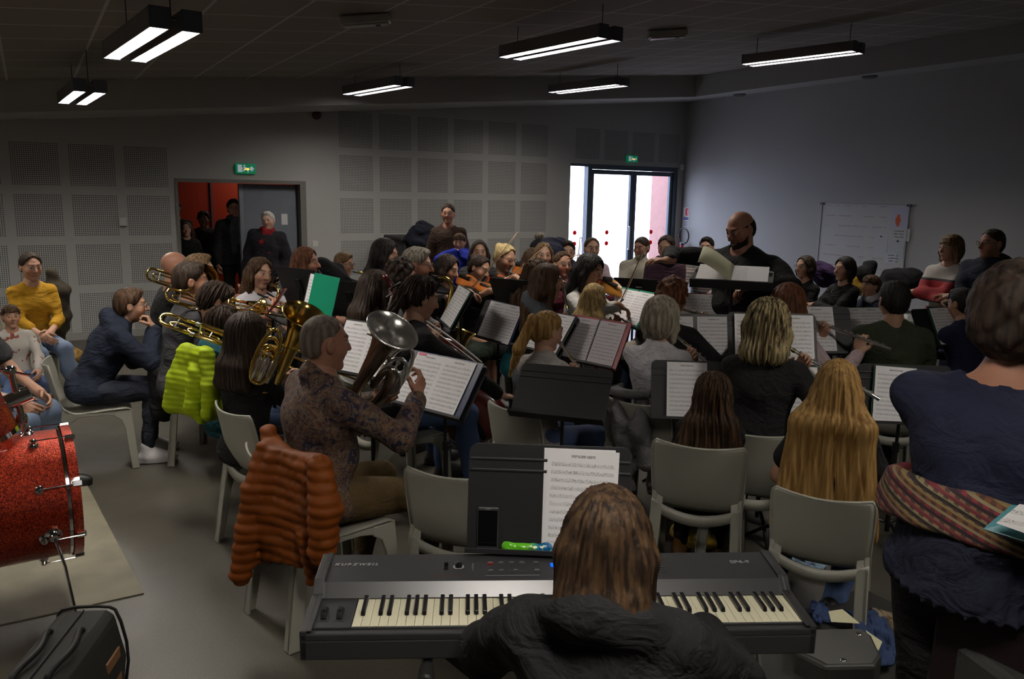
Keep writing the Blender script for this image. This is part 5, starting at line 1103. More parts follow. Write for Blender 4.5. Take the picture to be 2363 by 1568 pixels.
P21 = np.array((2.941, 2.988, .876)); stand(P21, -34.5, 18.1, 'black music stand in front of the curly-haired girl'); place_sheets(P21, -34.5, 18.1, -.055, -.004, 'white music page in front of the curly-haired girl', 1, thick=.003)
P22 = np.array((3.360, 2.635, .884)); stand(P22, -32.4, 15.2, 'black music stand in front of the girl with very long blonde hair'); place_sheets(P22, -32.4, 15.2, -.052, -.008, 'white music pages in front of the girl with very long blonde hair', 1, folder=m_fdg, flab='teal-edged folder in front of the girl with very long blonde hair', fw_=.225, fh_=.305, thick=.003)
P23 = np.array((3.90, 2.44, .869)); stand(P23, -35, 12, 'black music stand beside the standing woman in navy'); place_sheets(P23, -35, 12, -.06, -.008, 'white music page beside the standing woman in navy', 1, folder=m_fdg, flab='teal-edged folder beside the standing woman in navy', fw_=.225, fh_=.305, thick=.003, rot=.05)
# conductor's desk with the big score
PC = atd(1690, 640, 5.3); oc, Pc, yc_, tc_ = stand(PC, -50, 74, "tall black music stand under the conductor's score", .50, .34)
sc_ = empty('score', (0, 0, 0), 0, "open orchestral score with one cream page lifted on the conductor's stand", 'sheet music'); sc_.matrix_world = Matrix.Translation(tuple(PC))@Matrix.Rotation(math.radians(-50), 4, 'Z')@Matrix.Rotation(-math.radians(74), 4, 'X')@Matrix.Translation((0, -.012, 0))
MB().box((-.22, -.012, -.15), (.22, 0, .15)).build('page_block', SHEETS[2], sc_)
G = [[(-.0+.0-.21*math.sin(a), -.014-.11*math.sin(a*1.0)-.03*math.sin(2*a), z) for a in np.linspace(0, 1.35, 12)] for z in (-.15, .15)]
MB().grid(G).build('lifted_page', mat('cream_page', (.58, .58, .40), .7), sc_, smooth=True, solid=.0008)
# ------------------------------------------------------------------ drum kit, rug
m_spk = bpy.data.materials.new('red_sparkle'); m_spk.use_nodes = True; nt = m_spk.node_tree; bb_ = nt.nodes['Principled BSDF']; vo = nn(nt, 'ShaderNodeTexVoronoi'); vo.inputs['Scale'].default_value = 260; tcx = nn(nt, 'ShaderNodeTexCoord'); nt.links.new(tcx.outputs['Object'], vo.inputs[0])
rp = nn(nt, 'ShaderNodeValToRGB'); nt.links.new(vo.outputs['Color'], rp.inputs[0]); e = rp.color_ramp.elements; e[0].position = .25; e[0].color = (.16, .003, .001, 1); e[1].position = .88; e[1].color = (.80, .075, .015, 1)
nt.links.new(rp.outputs[0], bb_.inputs['Base Color']); bb_.inputs['Metallic'].default_value = .55; bb_.inputs['Roughness'].default_value = .38; bb_.inputs['Coat Weight'].default_value = .8
nm = nn(nt, 'ShaderNodeBump'); nm.inputs['Strength'].default_value = .5; nm.inputs['Distance'].default_value = .002; nt.links.new(vo.outputs['Distance'], nm.inputs['Height']); nt.links.new(nm.outputs[0], bb_.inputs['Normal'])
PD = atd(172, 1128, 3.98); vd = ray(178, 1128); tha = math.atan2(vd[1], vd[0])-math.radians(85)
DR = empty('bass_drum', (PD[0], PD[1], PD[2]), tha, 'red sparkle bass drum with chrome lugs at the left edge', 'drum'); rD = .282
MB().lathe([(-.50, rD), (-.035, rD)], ax=(1, 0, 0), seg=72).build('shell', m_spk, DR, smooth=True); MB().lathe([(-.037, rD+.012), (0.0, rD+.012), (0, rD-.004), (-.037, rD-.004)], ax=(1, 0, 0), seg=72).build('hoop', m_spk, DR, smooth=40)
MB().lathe([(-.56, rD+.012), (-.50, rD+.012), (-.50, rD-.004)], ax=(1, 0, 0), seg=72).build('hoop', m_spk, DR, smooth=40)
MB().lathe([(-.052, rD+.004), (-.040, rD+.004)], ax=(1, 0, 0), seg=72).build('hoop_edge', m_chrome, DR, smooth=True); MB().lathe([(-.004, .001), (-.004, rD-.003)], ax=(1, 0, 0), seg=48).build('drum_head', mat('drum_head', (.02, .02, .02), .3), DR)
for i in range(8):
    a = math.radians(22.5+45*i); cy, cz = math.cos(a), math.sin(a); rr = rD+.018
    MB().tube([(-.16, cy*(rr+.004), cz*(rr+.004)), (.0, cy*(rr+.004), cz*(rr+.004))], .0028, 6).build('tension_rod', m_chrome, DR)
    MB().lathe([(-.012, .022), (.004, .021), (.012, .012), (.024, .013), (.030, .004)], (-.15, cy*rD, cz*rD), (0, cy, cz), 14, cap=True).build('lug', m_chrome, DR, smooth=50)
    MB().box((-.030, -.012, -.006), (.008, .012, .012), M=Matrix.Translation((0, cy*(rD+.012), cz*(rD+.012)))@Matrix.Rotation(a-PI/2, 4, 'X')).build('claw', m_chrome, DR, bevel=.003)
sy = -1 if math.sin(tha) < 9 else 1
MB().lathe([(0, .035), (.02, .034), (.03, .02), (.045, .018)], (-.085-.03, -rD*.93, -rD*.37+.02), (0, -.93, -.37), 18, cap=True).build('spur_mount', m_chrome, DR, smooth=50)
MB().tube([(-.115, -rD*.93-.03, -.09), (-.09, -rD-.09, -.20), (-.06, -rD-.14, -PD[2]+.03)], .0065, 8).build('spur_leg', m_chrome, DR, smooth=40); MB().lathe([(0, .014), (.05, .016)], (-.062, -rD-.137, -PD[2]+.05), (.1, -.25, -1), 10, cap=True).build('rubber_foot', mat('rubber_black', (.015, .015, .015), .5), DR)
TM = empty('tom_holder', tuple(atd(62, 1012, 3.98)), tha, 'chrome tom holder rising from the bass drum at the left edge', 'drum hardware')
MB().lathe([(-.01, .045), (.01, .04), (.03, .018)], seg=18, cap=True).build('base_plate', m_chrome, TM, smooth=50); MB().tube([(0, 0, 0), (-.035, 0, .30)], .013, 12).build('post', m_chrome, TM, smooth=40)
MB().tube([(-.10, 0, .155), (.03, 0, .20)], .034, 14).build('clamp', m_chrome, TM, smooth=50); MB().lathe([(-.02, .02), (0, .024), (.02, .02)], (-.012, 0, .09), (0, 0, 1), 12, cap=True).build('memory_lock', m_chrome, TM, smooth=50); MB().lathe([(-.02, .012), (-.01, .024), (.01, .024), (.02, .012)], (-.038, 0, .31), (0, 0, 1), 16, cap=True).build('ball', m_chrome, TM, smooth=60)
MB().tube([(-.10, 0, .155), (-.16, .02, .15)], .014, 10).build('tom_arm', m_chrome, TM)
TD = empty('tom_drum', tuple(atd(-78, 960, 3.95)), tha, 'red sparkle tom cut off by the left edge of the photo', 'drum'); MB().lathe([(-.12, .15), (.12, .15)], ax=(-.35, 0, 1), seg=48).build('shell', m_spk, TD, smooth=True)
for zz in (-.12, .12): MB().lathe([(zz-.01, .156), (zz+.01, .156)], ax=(-.35, 0, 1), seg=48).build('rim', m_chrome, TD, smooth=True)
for a in (0, 60, -60, 120): MB().lathe([(0, .014), (.02, .010)], (.15*math.cos(math.radians(a)), .15*math.sin(math.radians(a)), 0), (math.cos(math.radians(a)), math.sin(math.radians(a)), .2), 10, cap=True).build('lug', m_chrome, TD, smooth=50)
a_, b_ = atd(-60, 842, 4.3), atd(70, 867, 4.3); tag(MB().tube([a_, a_*.03+b_*.97, b_], [.006, .0065, .011], 8).build('cymbal_boom', m_chrome, smooth=40), 'thin chrome boom arm pointing in from the left edge', 'drum hardware')
A_ = atz(332, 1372, 0); e2 = unit(atz(185, 1090, 0)-A_); e1 = unit(atz(0, 1445, 0)-A_); q2 = A_+e2*2.15; q1 = A_+e1*2.6; q3 = q1+e2*2.15
tag(MB().prism([(p[0], p[1]) for p in (A_, q2, q3, q1)], 'z', 0.0, .006).build('rug', mat('rug_vinyl', (.21, .19, .135), .6, var=.16, vscale=4)), 'pale beige mat lying under the drum kit', 'mat')
# ------------------------------------------------------------------ cases and amplifiers in the corners
m_bag = mat('bag_fabric', (.018, .020, .017), .75, bump=.3, bscale=300); m_bag2 = mat('bag_piping', (.008, .008, .009), .6)
aa, ab, ac = atz(128, 1408, .36), atz(268, 1402, .36), atz(-10, 1530, .36); ex = unit(ab-aa); ey = unit(np.cross([0, 0, 1.], ex)); wB = np.linalg.norm(ab-aa)
BG = empty('gig_bag', (aa[0], aa[1], 0), math.atan2(ex[1], ex[0]), 'black padded equipment bag in the bottom left corner', 'bag')
g = MB().prism([(0, 0), (wB+.01, 0), (wB+.03, .18), (wB, .34), (wB-.03, .36), (.03, .36), (0, .33)], 'y', -.62, 0); g.build('body', m_bag, BG, bevel=.03)
MB().tube([(wB+.01, .0, .03), (wB+.035, .0, .18), (wB+.005, .0, .345), (wB-.03, 0, .367), (.03, 0, .367), (0, 0, .33), (-.005, 0, .03)], .006, 8, 1).build('piping', m_bag2, BG, smooth=True)
MB().tube([(wB*.5, -.02, .364), (wB*.5, -.60, .364)], .004, 6).build('zip', m_bag2, BG)
for xx in (wB*.25, wB*.75): MB().tube([(xx, -.16, .36), (xx-.01, -.17, .375), (xx+.03, -.3, .385), (xx, -.42, .375), (xx, -.44, .36)], .011, 8, 2).build('strap', m_bag2, BG, smooth=True)
MB().box((wB+.018, -.18, .10), (wB+.026, -.06, .24)).build('end_label', mat('tan_leather', (.25, .12, .05), .6), BG, bevel=.002)
m_amp = mat('amp_plastic', (.030, .030, .028), .5, bump=.2, bscale=200)
zA = .80; pa, pb = atz(2148, 1438, zA), atz(2312, 1556, zA); ex = unit(pb-pa); ey = np.array([-ex[1], ex[0], 0])
AM = empty('amplifier', (pa[0], pa[1], 0), math.atan2(ex[1], ex[0]), 'dark grey amplifier with knobs on top in the bottom right corner', 'amplifier')
MB().box((0, 0, zA-.42), (.50, .50, zA)).build('cabinet', m_amp, AM, bevel=.018); MB().box((.04, .04, 0), (.46, .46, zA-.42)).build('lower_box', m_bag, AM, bevel=.01); MB().box((.004, .004, zA-.41), (.49, .49, zA-.02)).build('inner', m_amp, AM); MB().box((.03, .05, zA-.004), (.48, .46, zA+.004)).build('top_plate', mat('amp_top', (.045, .045, .042), .5), AM, bevel=.003)
MB().tube([(.07, .14, zA), (.07, .14, zA+.035), (.09, .42, zA+.04), (.09, .42, zA)], .013, 8, 1).build('carry_handle', m_bk, AM, smooth=True)
for x_, y_ in ((.16, .10), (.25, .10), (.33, .10), (.41, .10)): MB().lathe([(zA, .022), (zA+.008, .022), (zA+.01, .015), (zA+.03, .014), (zA+.032, .001)], (x_, y_, 0), seg=18).build('knob', m_bk, AM, smooth=40)
MB().box((.08, .065, zA+.003), (.45, .075, zA+.006)).build('panel_line', m_bk, AM)
z_ = .34; pts = [atz(x_, y_, z_) for x_, y_ in ((1835, 1452), (1990, 1450), (2012, 1466), (2035, 1515), (2020, 1538), (1905, 1540), (1835, 1505))]; c0 = np.mean(pts, 0)
SP = empty('floor_speaker', (c0[0], c0[1], 0), 0, 'dark moulded floor speaker with two shiny bolts behind the right end of the piano', 'speaker')
pl_ = [(p[0]-c0[0], p[1]-c0[1]) for p in pts]; MB().prism(pl_[::-1], 'z', .02, z_).build('cabinet', m_amp, SP, bevel=.012)
MB().prism([(x_*.9, y_*.9) for x_, y_ in pl_[::-1]], 'z', z_-.002, z_+.004).build('top_plate', mat('speaker_top', (.075, .075, .072), .5, bump=.1, bscale=300), SP, bevel=.002)
lo_ = [atz(x_, y_, .25)-c0 for x_, y_ in ((1745, 1500), (1838, 1462), (1900, 1560), (1760, 1640))]; MB().prism([(p[0], p[1]) for p in lo_][::-1], 'z', .01, .26).build('horn_side', m_amp, SP, bevel=.012)
for x_, y_ in ((1982, 1466), (1946, 1526)): p = atz(x_, y_, z_)-c0; MB().lathe([(z_+.003, .012), (z_+.005, .011), (z_+.007, .006), (z_+.0075, .001)], (p[0], p[1], 0), seg=16).build('bolt', m_chrome, SP, smooth=50)
# ------------------------------------------------------------------ coats, bags, clothes
def chains(name, label, cat, runs, m, vox=.010, amp=.006, fq=1.5, quilt=0, k=.05, base=None, part='fabric', qa=.012):
    """runs: lists of (px, py, distance, radius) or world points with radius"""
    R_ = [[(atd(p[0], p[1], p[2]), p[3]) for p in r] for r in runs]; c = np.mean([p for r in R_ for p, _ in r], 0); c[2] = 0
    g = SDF()
    for r in R_:
        if len(r) == 1: g.el(r[0][0]-c, (r[0][1],)*3, k=k)
        for (p, a), (q_, b_) in zip(r[:-1], r[1:]): g.rc(p-c, q_-c, a, b_, k=k)
    fp = fold_post(amp, len(label), fq)
    def post(D, X, Y, Z):
        D = fp(D, X, Y, Z)
        if quilt: D = D-qa*np.abs(np.sin((Z+.01*np.sin(9*X+7*Y))*PI/quilt))
        return np.maximum(D, .004-Z)
    o = empty(name, c, 0, label, cat); np_mesh(part, [g.mesh(vox, post)], m, o); return o
m_or = mat('orange_down', (.20, .048, .003), .6, var=.12, vscale=6, spec=.25); m_lime = mat('lime_down', (.34, .46, .006), .6, var=.1, vscale=6, spec=.25)
def slab(xs, d0, d1, top, bot, r0, n=6, cx=0):
    return [[(xt, yt, d0+(d1-d0)*t, r0*.8), (xt*.5+xb*.5+cx, yt*.5+yb*.5, d0+(d1-d0)*t, r0*1.1), (xb, yb, d0+(d1-d0)*t+.02, r0)] for t, xt, xb, yt, yb in [(q, xs[0]+(xs[1]-xs[0])*q, xs[2]+(xs[3]-xs[2])*q, top[0]+(top[1]-top[0])*q, bot[0]+(bot[1]-bot[0])*q) for q in np.linspace(0, 1, n)]]
chains('down_jacket', 'quilted orange down jacket hung over the chair of the man in the patterned shirt', 'jacket',
       slab((632, 735, 600, 745), 3.24, 2.96, (1050, 1080), (1275, 1290), .034, 7)+[[(618, 998, 3.36, .030), (628, 1035, 3.30, .036), (680, 1062, 3.16, .030), (738, 1070, 3.0, .030)], [(612, 1040, 3.26, .036), (590, 1130, 3.22, .050), (573, 1230, 3.22, .048), (556, 1325, 3.22, .042)], [(628, 1060, 3.2, .03), (622, 1180, 3.2, .046), (625, 1240, 3.2, .046)], [(738, 1075, 2.94, .04), (752, 1170, 2.9, .056), (745, 1270, 2.9, .050)], [(710, 1240, 3.0, .04), (722, 1320, 3.0, .022), (716, 1345, 3.0, .012)]], m_or, .0062, .004, 2.0, .042, .022, part='quilted_shell', qa=.0075)
chains('down_jacket', 'lime green quilted jacket hung over the chair beside the navy hooded boy', 'jacket',
       slab((428, 478, 398, 492), 4.8, 4.6, (815, 822), (930, 950), .05, 6)+[[(430, 803, 4.8, .024), (448, 822, 4.7, .028), (470, 812, 4.6, .024)], [(426, 815, 4.8, .034), (412, 880, 4.8, .046), (398, 935, 4.8, .040)], [(474, 818, 4.55, .036), (490, 890, 4.5, .048), (482, 955, 4.5, .042)], [(455, 860, 4.62, .045), (445, 940, 4.62, .04), (466, 968, 4.6, .026)]], m_lime, .0075, .0025, 2.6, .030, .035, part='quilted_shell', qa=.0045)
chains('coat', 'black coat with a small pink badge hanging behind the man in grey', 'coat', [[(400, 770, 5.9, .06), (385, 860, 5.8, .11), (378, 945, 5.8, .09)], [(440, 780, 5.8, .06), (420, 870, 5.8, .10)]], cloth('coat_black', (.012, .012, .013)), .012)
chains('coat', 'long grey coat hanging over the chair of the grey-haired woman', 'coat', [[(1425, 905, 4.40, .03), (1430, 980, 4.28, .05), (1455, 1085, 4.25, .03), (1458, 1130, 4.25, .02)], [(1480, 908, 4.38, .035), (1480, 1000, 4.25, .06), (1495, 1070, 4.22, .05)], [(1415, 905, 4.35, .03), (1500, 912, 4.28, .03)], [(1540, 960, 4.36, .05), (1532, 1050, 4.36, .05), (1528, 1110, 4.3, .035)]], cloth('coat_grey', (.13, .125, .13)), .010, .010, 1.7, k=.03)
chains('backpack', 'black rucksack with a white print on a chair beside the red-haired woman', 'bag', [[(745, 620, 7.3, .10), (765, 650, 7.3, .12)], [(775, 625, 7.35, .08), (790, 660, 7.3, .10)]], cloth('bag_black', (.008, .008, .010)), .014, .012)
chains('coat_pile', 'dark navy coat heaped on the piano case at the back wall', 'coat', [[(955, 548, 11.3, .11), (972, 528, 11.3, .10), (992, 535, 11.3, .10)], [(965, 562, 11.3, .13), (990, 560, 11.3, .13)]], cloth('coat_navy2', (.010, .012, .022)), .016, .02)
o = empty('upright_piano', (aty(955, 600, 10.72)[0], 10.72, 0), 0, 'black upright piano under a quilted cover against the back wall', 'piano'); MB().box((-.30, -.30, 0), (.42, .30, 1.22)).build('case', mat('piano_cover', (.022, .022, .024), .6, bump=.2, bscale=40), o, bevel=.03); MB().box((-.34, -.33, 1.20), (.46, .33, 1.26)).build('lid', mat('piano_cover', (.02, .02, .02), .6), o, bevel=.02); MB().box((-.28, -.48, .62), (.40, -.28, .78)).build('keyboard_cover', mat('piano_cover', (.02, .02, .02), .6), o, bevel=.02)
chains('coat_pile', 'dark coats piled on the seat behind the back row of violins', 'coat', [[(1262, 570, 8.6, .10), (1290, 568, 8.7, .09)], [(1275, 590, 8.5, .14)]], cloth('coat_blue3', (.014, .016, .035)), .016, .012)
chains('coat_pile', 'black coats heaped on the table below the whiteboard', 'coat', [[(1995, 632, 9.3, .09), (2010, 612, 9.4, .07)], [(2060, 650, 9.2, .14), (2100, 655, 9.2, .14), (2130, 670, 9.2, .10)]], cloth('coat_black3', (.010, .010, .012)), .016, .015)
chains('coat_pile', 'purple and dark coats piled behind the two women sitting by the right wall', 'coat', [[(1885, 625, 9.2, .10), (1905, 635, 9.2, .12), (1920, 640, 9.3, .10)]], cloth('coat_purple', (.035, .015, .06)), .016, .015)
chains('coat', 'mustard yellow coat between the dark-haired woman and the boy', 'coat', [[(1975, 648, 9.3, .07), (1985, 665, 9.3, .09)]], cloth('coat_mustard', (.26, .15, .015)), .014, .01)
chains('coat', 'grey jacket over the chair back of the woman with short hair and glasses', 'coat', [[(1800, 655, 9.1, .09), (1815, 670, 9.0, .10), (1795, 680, 9.0, .06), (1812, 720, 9.0, .06), (1815, 775, 9.0, .05)]], cloth('coat_grey4', (.12, .13, .14)), .014, .01)
chains('coat', 'black coat with fur trim hanging beside the woman in yellow', 'coat', [[(118, 632, 8.5, .05), (134, 670, 8.5, .09), (140, 735, 8.5, .08), (140, 780, 8.5, .05)]], mat('coat_fur', (.03, .022, .012), .9, bump=.8, bscale=90), .012, .01)
chains('scarf_heap', 'mustard patterned scarf lying on the floor by the boots', 'scarf', [[(160, 812, 8.5, .06), (172, 822, 8.5, .06), (168, 832, 8.4, .05)]], mat('cloth_mustard_p', (.30, .16, .015), .8, col2=(.05, .03, .01), vscale=30), .012, .01)
def cloth_sheet(name, label, cat, q, z, m, amp=.02, sag=.0, n=26, seed=0, zs_=None):
    # a rumpled cloth lying between four measured corners
    P4 = [atz(x_, y_, z if zs_ is None else zs_[i]) for i, (x_, y_) in enumerate(q)]; c = np.mean(P4, 0); c[2] = 0; r_ = np.random.default_rng(seed); ph = r_.uniform(0, 6, 8); G = []
    for i in range(n+1):
        u = i/n; row = []
        for j in range(n+1):
            v = j/n; p = P4[0]*(1-u)*(1-v)+P4[1]*u*(1-v)+P4[2]*u*v+P4[3]*(1-u)*v
            e = min(u, v, 1-u, 1-v); h = amp*(.6+math.sin(9*u+5*v+ph[0])*math.sin(7*v-4*u+ph[1])+.6*math.sin(17*u-11*v+ph[2])*math.sin(13*u+9*v+ph[3])+.3*math.sin(31*v+ph[4]+9*u))*min(1, e*7+.15)
            p = p+np.array([.012*math.sin(13*v+ph[5]), .012*math.sin(11*u+ph[6]), h]); row.append(tuple(p-c))
        G.append(row)
    o = empty(name, c, 0, label, cat); MB().grid(G).build('fabric', m, o, smooth=True, solid=.012); return o
cloth_sheet('cloth_heap', 'pale blue cloth on the floor under the chair of the very long blonde hair', 'cloth', [(1815, 1262), (1905, 1290), (1900, 1330), (1822, 1308)], .03, cloth('cloth_paleblue', (.24, .34, .46)), .012, seed=1)
cloth_sheet('cloth_heap', 'folded dark blue jeans on the case in the lower right', 'clothes', [(1950, 1412), (2010, 1408), (2105, 1500), (2035, 1545)], .20, cloth('denim_dark', (.03, .05, .12)), .014, seed=2)
cloth_sheet('cloth_heap', 'bunched denim trouser leg beside the right end of the piano', 'clothes', [(1868, 1396), (1905, 1398), (1918, 1438), (1885, 1440)], .22, cloth('denim_dark', (.03, .05, .12)), .014, seed=4)
cloth_sheet('cloth_heap', 'crumpled beige jacket beside the jeans in the lower right', 'clothes', [(2008, 1412), (2070, 1420), (2142, 1478), (2098, 1505)], .19, cloth('cloth_beige', (.24, .185, .12)), .02, seed=3)
for i, (q, lab) in enumerate((([(1912, 1412), (1944, 1407), (1984, 1440), (1918, 1436)], 'pale yellow paper lying on the jeans behind the speaker'), ([(1998, 1456), (2036, 1482), (2027, 1503), (2008, 1478)], 'second corner of pale yellow paper beside the speaker'))):
    pp = [atz(x_, y_, .285) for x_, y_ in q]; c = np.mean(pp, 0); o = empty('paper_sheet', c, 0, lab, 'paper'); MB().prism([(p[0]-c[0], p[1]-c[1]) for p in pp][::-1], 'z', -.001, .001).build('sheet', mat('paper_yellow', (.56, .54, .36), .7), o)
bc = atz(2010, 1460, .16); tag(MB().box((bc[0]-.30, bc[1]-.26, 0), (bc[0]+.30, bc[1]+.26, .165)).build('flight_case', m_amp, bevel=.01), 'low dark case carrying the clothes in the lower right', 'case')
chains('bag', 'dark bag with yellow pattern on the floor in front of the curly-haired girl', 'bag', [[(1560, 1225, 4.15, .04), (1590, 1240, 4.1, .05), (1635, 1250, 4.0, .04)]], mat('bag_yellow_p', (.02, .02, .02), .8, col2=(.45, .30, .02), vscale=26), .010, .01, 2)
tb = empty('table', tuple(np.append(atd(2110, 700, 8.9)[:2], 0)), math.radians(90), 'grey table with coats on it along the right wall', 'table'); MB().box((-.6, -.35, .70), (.6, .35, .74)).build('tabletop', mat('table_grey', (.22, .22, .22), .5), tb, bevel=.005)
for x_ in (-.55, .55):
    for y_ in (-.3, .3): MB().box((x_-.02, y_-.02, 0), (x_+.02, y_+.02, .70)).build('leg', m_tube, tb)
# teal folder with a page at the right edge, resting on a dark red case
q = [(2268, 1222), (2335, 1166), (2470, 1180), (2400, 1262)]; pp = [atd(x_, y_, 1.95+.05*(i in (1, 2))) for i, (x_, y_) in enumerate(q)]; c = np.mean(pp, 0)
fo = empty('folder', c, 0, 'teal folder lying at the right edge in front of the standing woman', 'folder'); V_ = [tuple(p-c) for p in pp]; MB().add(V_, [(0, 1, 2, 3)]).build('cover', mat('folder_teal', (.01, .13, .15), .4), fo, solid=.004)
o = empty('sheet_music', c, 0, 'white music page lying in the teal folder at the right edge', 'sheet music'); V_ = [tuple(atd(x_, y_, 1.93)-c+np.array([0, 0, .006])) for x_, y_ in ((2298, 1214), (2352, 1170), (2470, 1190), (2400, 1250))]; MB().add(V_, [(0, 1, 2, 3)]).build('page', SHEETS[3], o, solid=.001)
pc = atd(2330, 1260, 2.02); tag(MB().box((pc[0]+.06, pc[1]-.30, .0), (pc[0]+.45, pc[1]+.18, pc[2]-.04)).build('case', mat('dark_red_case', (.006, .001, .001), .6), bevel=.01), 'tall dark red case under the teal folder at the right edge', 'case')
# ------------------------------------------------------------------ patterned cloths
def ramp_mat(name, fn, rough=.85):
    m = bpy.data.materials.new(name); m.use_nodes = True; nt = m.node_tree; b = nt.nodes['Principled BSDF']; b.inputs['Roughness'].default_value = rough; nt.links.new(fn(nt), b.inputs['Base Color']); return m
def ramp(nt, fac, stops, const=True):
    r = nn(nt, 'ShaderNodeValToRGB'); r.color_ramp.interpolation = 'CONSTANT' if const else 'LINEAR'; e = r.color_ramp.elements; e[0].position = stops[0][0]; e[0].color = (*stops[0][1], 1); e[1].position = stops[1][0]; e[1].color = (*stops[1][1], 1)
    for p, c in stops[2:]: q = e.new(p); q.color = (*c, 1)
    nt.links.new(fac, r.inputs[0]); return r.outputs[0]
def f_paisley(nt):
    n = nn(nt, 'ShaderNodeTexNoise'); n.inputs['Scale'].default_value = 9; n.inputs['Detail'].default_value = 6; n.inputs['Distortion'].default_value = 2.2; tc = nn(nt, 'ShaderNodeTexCoord'); nt.links.new(tc.outputs['Object'], n.inputs[0])
    a = ramp(nt, n.outputs[0], [(0, (.012, .010, .03)), (.42, (.10, .048, .026)), (.47, (.025, .022, .04)), (.50, (.14, .075, .04)), (.55, (.045, .03, .03)), (.58, (.12, .085, .055)), (.63, (.02, .016, .035))])
    n2 = noise_n(nt, 55, 3); return mixcol(nt, math_n(nt, 'MULTIPLY', math_n(nt, 'GREATER_THAN', n2, .56), .6), a, (.17, .12, .08))
M_PAIS = ramp_mat('cloth_paisley', f_paisley)
def f_stripe(nt):
    X, Y, Z = obj_xyz(nt); f = math_n(nt, 'MULTIPLY', math_n(nt, 'SUBTRACT', Z, .6), 1.)
    cr, rd, bk = (.50, .47, .44), (.38, .018, .03), (.012, .01, .015)
    a = ramp(nt, f, [(0, cr), (.285, bk), (.300, rd), (.42, bk), (.435, cr), (.50, bk), (.515, rd), (.685, bk), (.705, cr)])
    l = math_n(nt, 'LESS_THAN', math_n(nt, 'FLOORED_MODULO', Z, .016), .004); return mixcol(nt, math_n(nt, 'MULTIPLY', l, .35), a, (.2, .19, .18))
M_STRIPE = ramp_mat('cloth_red_cream_stripes', f_stripe)
def f_fair(nt):
    X, Y, Z = obj_xyz(nt); w_ = math_n(nt, 'FLOORED_MODULO', Z, .11); a = ramp(nt, math_n(nt, 'MULTIPLY', w_, 9.), [(0, (.22, .21, .19)), (.25, (.07, .06, .06)), (.4, (.28, .27, .25)), (.6, (.16, .05, .05)), (.7, (.25, .24, .22)), (.85, (.06, .06, .07))])
    return mixcol(nt, math_n(nt, 'MULTIPLY', math_n(nt, 'GREATER_THAN', noise_n(nt, 60, 2), .55), .4), a, (.3, .29, .27))
M_FAIR = ramp_mat('cloth_patterned_knit', f_fair)
def f_sash(nt):
    X, Y, Z = obj_xyz(nt); q = math_n(nt, 'ADD', Z, math_n(nt, 'MULTIPLY', X, .35)); w_ = math_n(nt, 'MULTIPLY', math_n(nt, 'FLOORED_MODULO', q, .075), 13.3)
    a = ramp(nt, w_, [(0, (.13, .05, .02)), (.12, (.19, .14, .06)), (.24, (.015, .01, .01)), (.36, (.20, .17, .09)), (.46, (.15, .02, .03)), (.58, (.19, .10, .06)), (.68, (.02, .01, .015)), (.80, (.18, .02, .03)), (.90, (.20, .16, .09))])
    c = math_n(nt, 'MULTIPLY', math_n(nt, 'GREATER_THAN', math_n(nt, 'SINE', math_n(nt, 'MULTIPLY', X, 260.)), .1), math_n(nt, 'LESS_THAN', math_n(nt, 'FLOORED_MODULO', q, .015), .008)); return mixcol(nt, math_n(nt, 'MULTIPLY', c, .75), a, (.04, .02, .02))
M_SASH = ramp_mat('cloth_woven_sash', f_sash)
def f_tee(nt):
    X, Y, Z = obj_xyz(nt); fr = math_n(nt, 'GREATER_THAN', Y, .05); ax_ = math_n(nt, 'ABSOLUTE', X); blk = math_n(nt, 'MULTIPLY', math_n(nt, 'MULTIPLY', math_n(nt, 'LESS_THAN', ax_, .085), math_n(nt, 'LESS_THAN', math_n(nt, 'ABSOLUTE', math_n(nt, 'SUBTRACT', Z, .84)), .065)), fr)
    wd = math_n(nt, 'MULTIPLY', math_n(nt, 'MULTIPLY', math_n(nt, 'LESS_THAN', ax_, .12), math_n(nt, 'LESS_THAN', math_n(nt, 'ABSOLUTE', math_n(nt, 'SUBTRACT', Z, .935)), .014)), fr); wd = math_n(nt, 'MULTIPLY', wd, math_n(nt, 'LESS_THAN', math_n(nt, 'FLOORED_MODULO', X, .028), .019))
    a = mixcol(nt, blk, (.62, .61, .66), mixcol(nt, math_n(nt, 'GREATER_THAN', noise_n(nt, 22, 2), .52), (.04, .09, .35), (.35, .12, .12))); return mixcol(nt, wd, a, (.45, .02, .05))
M_TEE = ramp_mat('cloth_white_print', f_tee)
def f_denim(c1, c2):
    return lambda nt: mixcol(nt, noise_n(nt, 9, 4), c1, c2)
M_JEAN = ramp_mat('denim_blue', f_denim((.035, .065, .17), (.085, .14, .28))); M_JEANL = ramp_mat('denim_light', f_denim((.10, .14, .24), (.19, .25, .36))); M_JEAND = ramp_mat('denim_navy', f_denim((.02, .035, .09), (.05, .08, .17)))
BLK = (.009, .009, .010); NAV = (.012, .016, .034); GRY = (.16, .16, .165); DGRY = (.045, .045, .048)
p = person
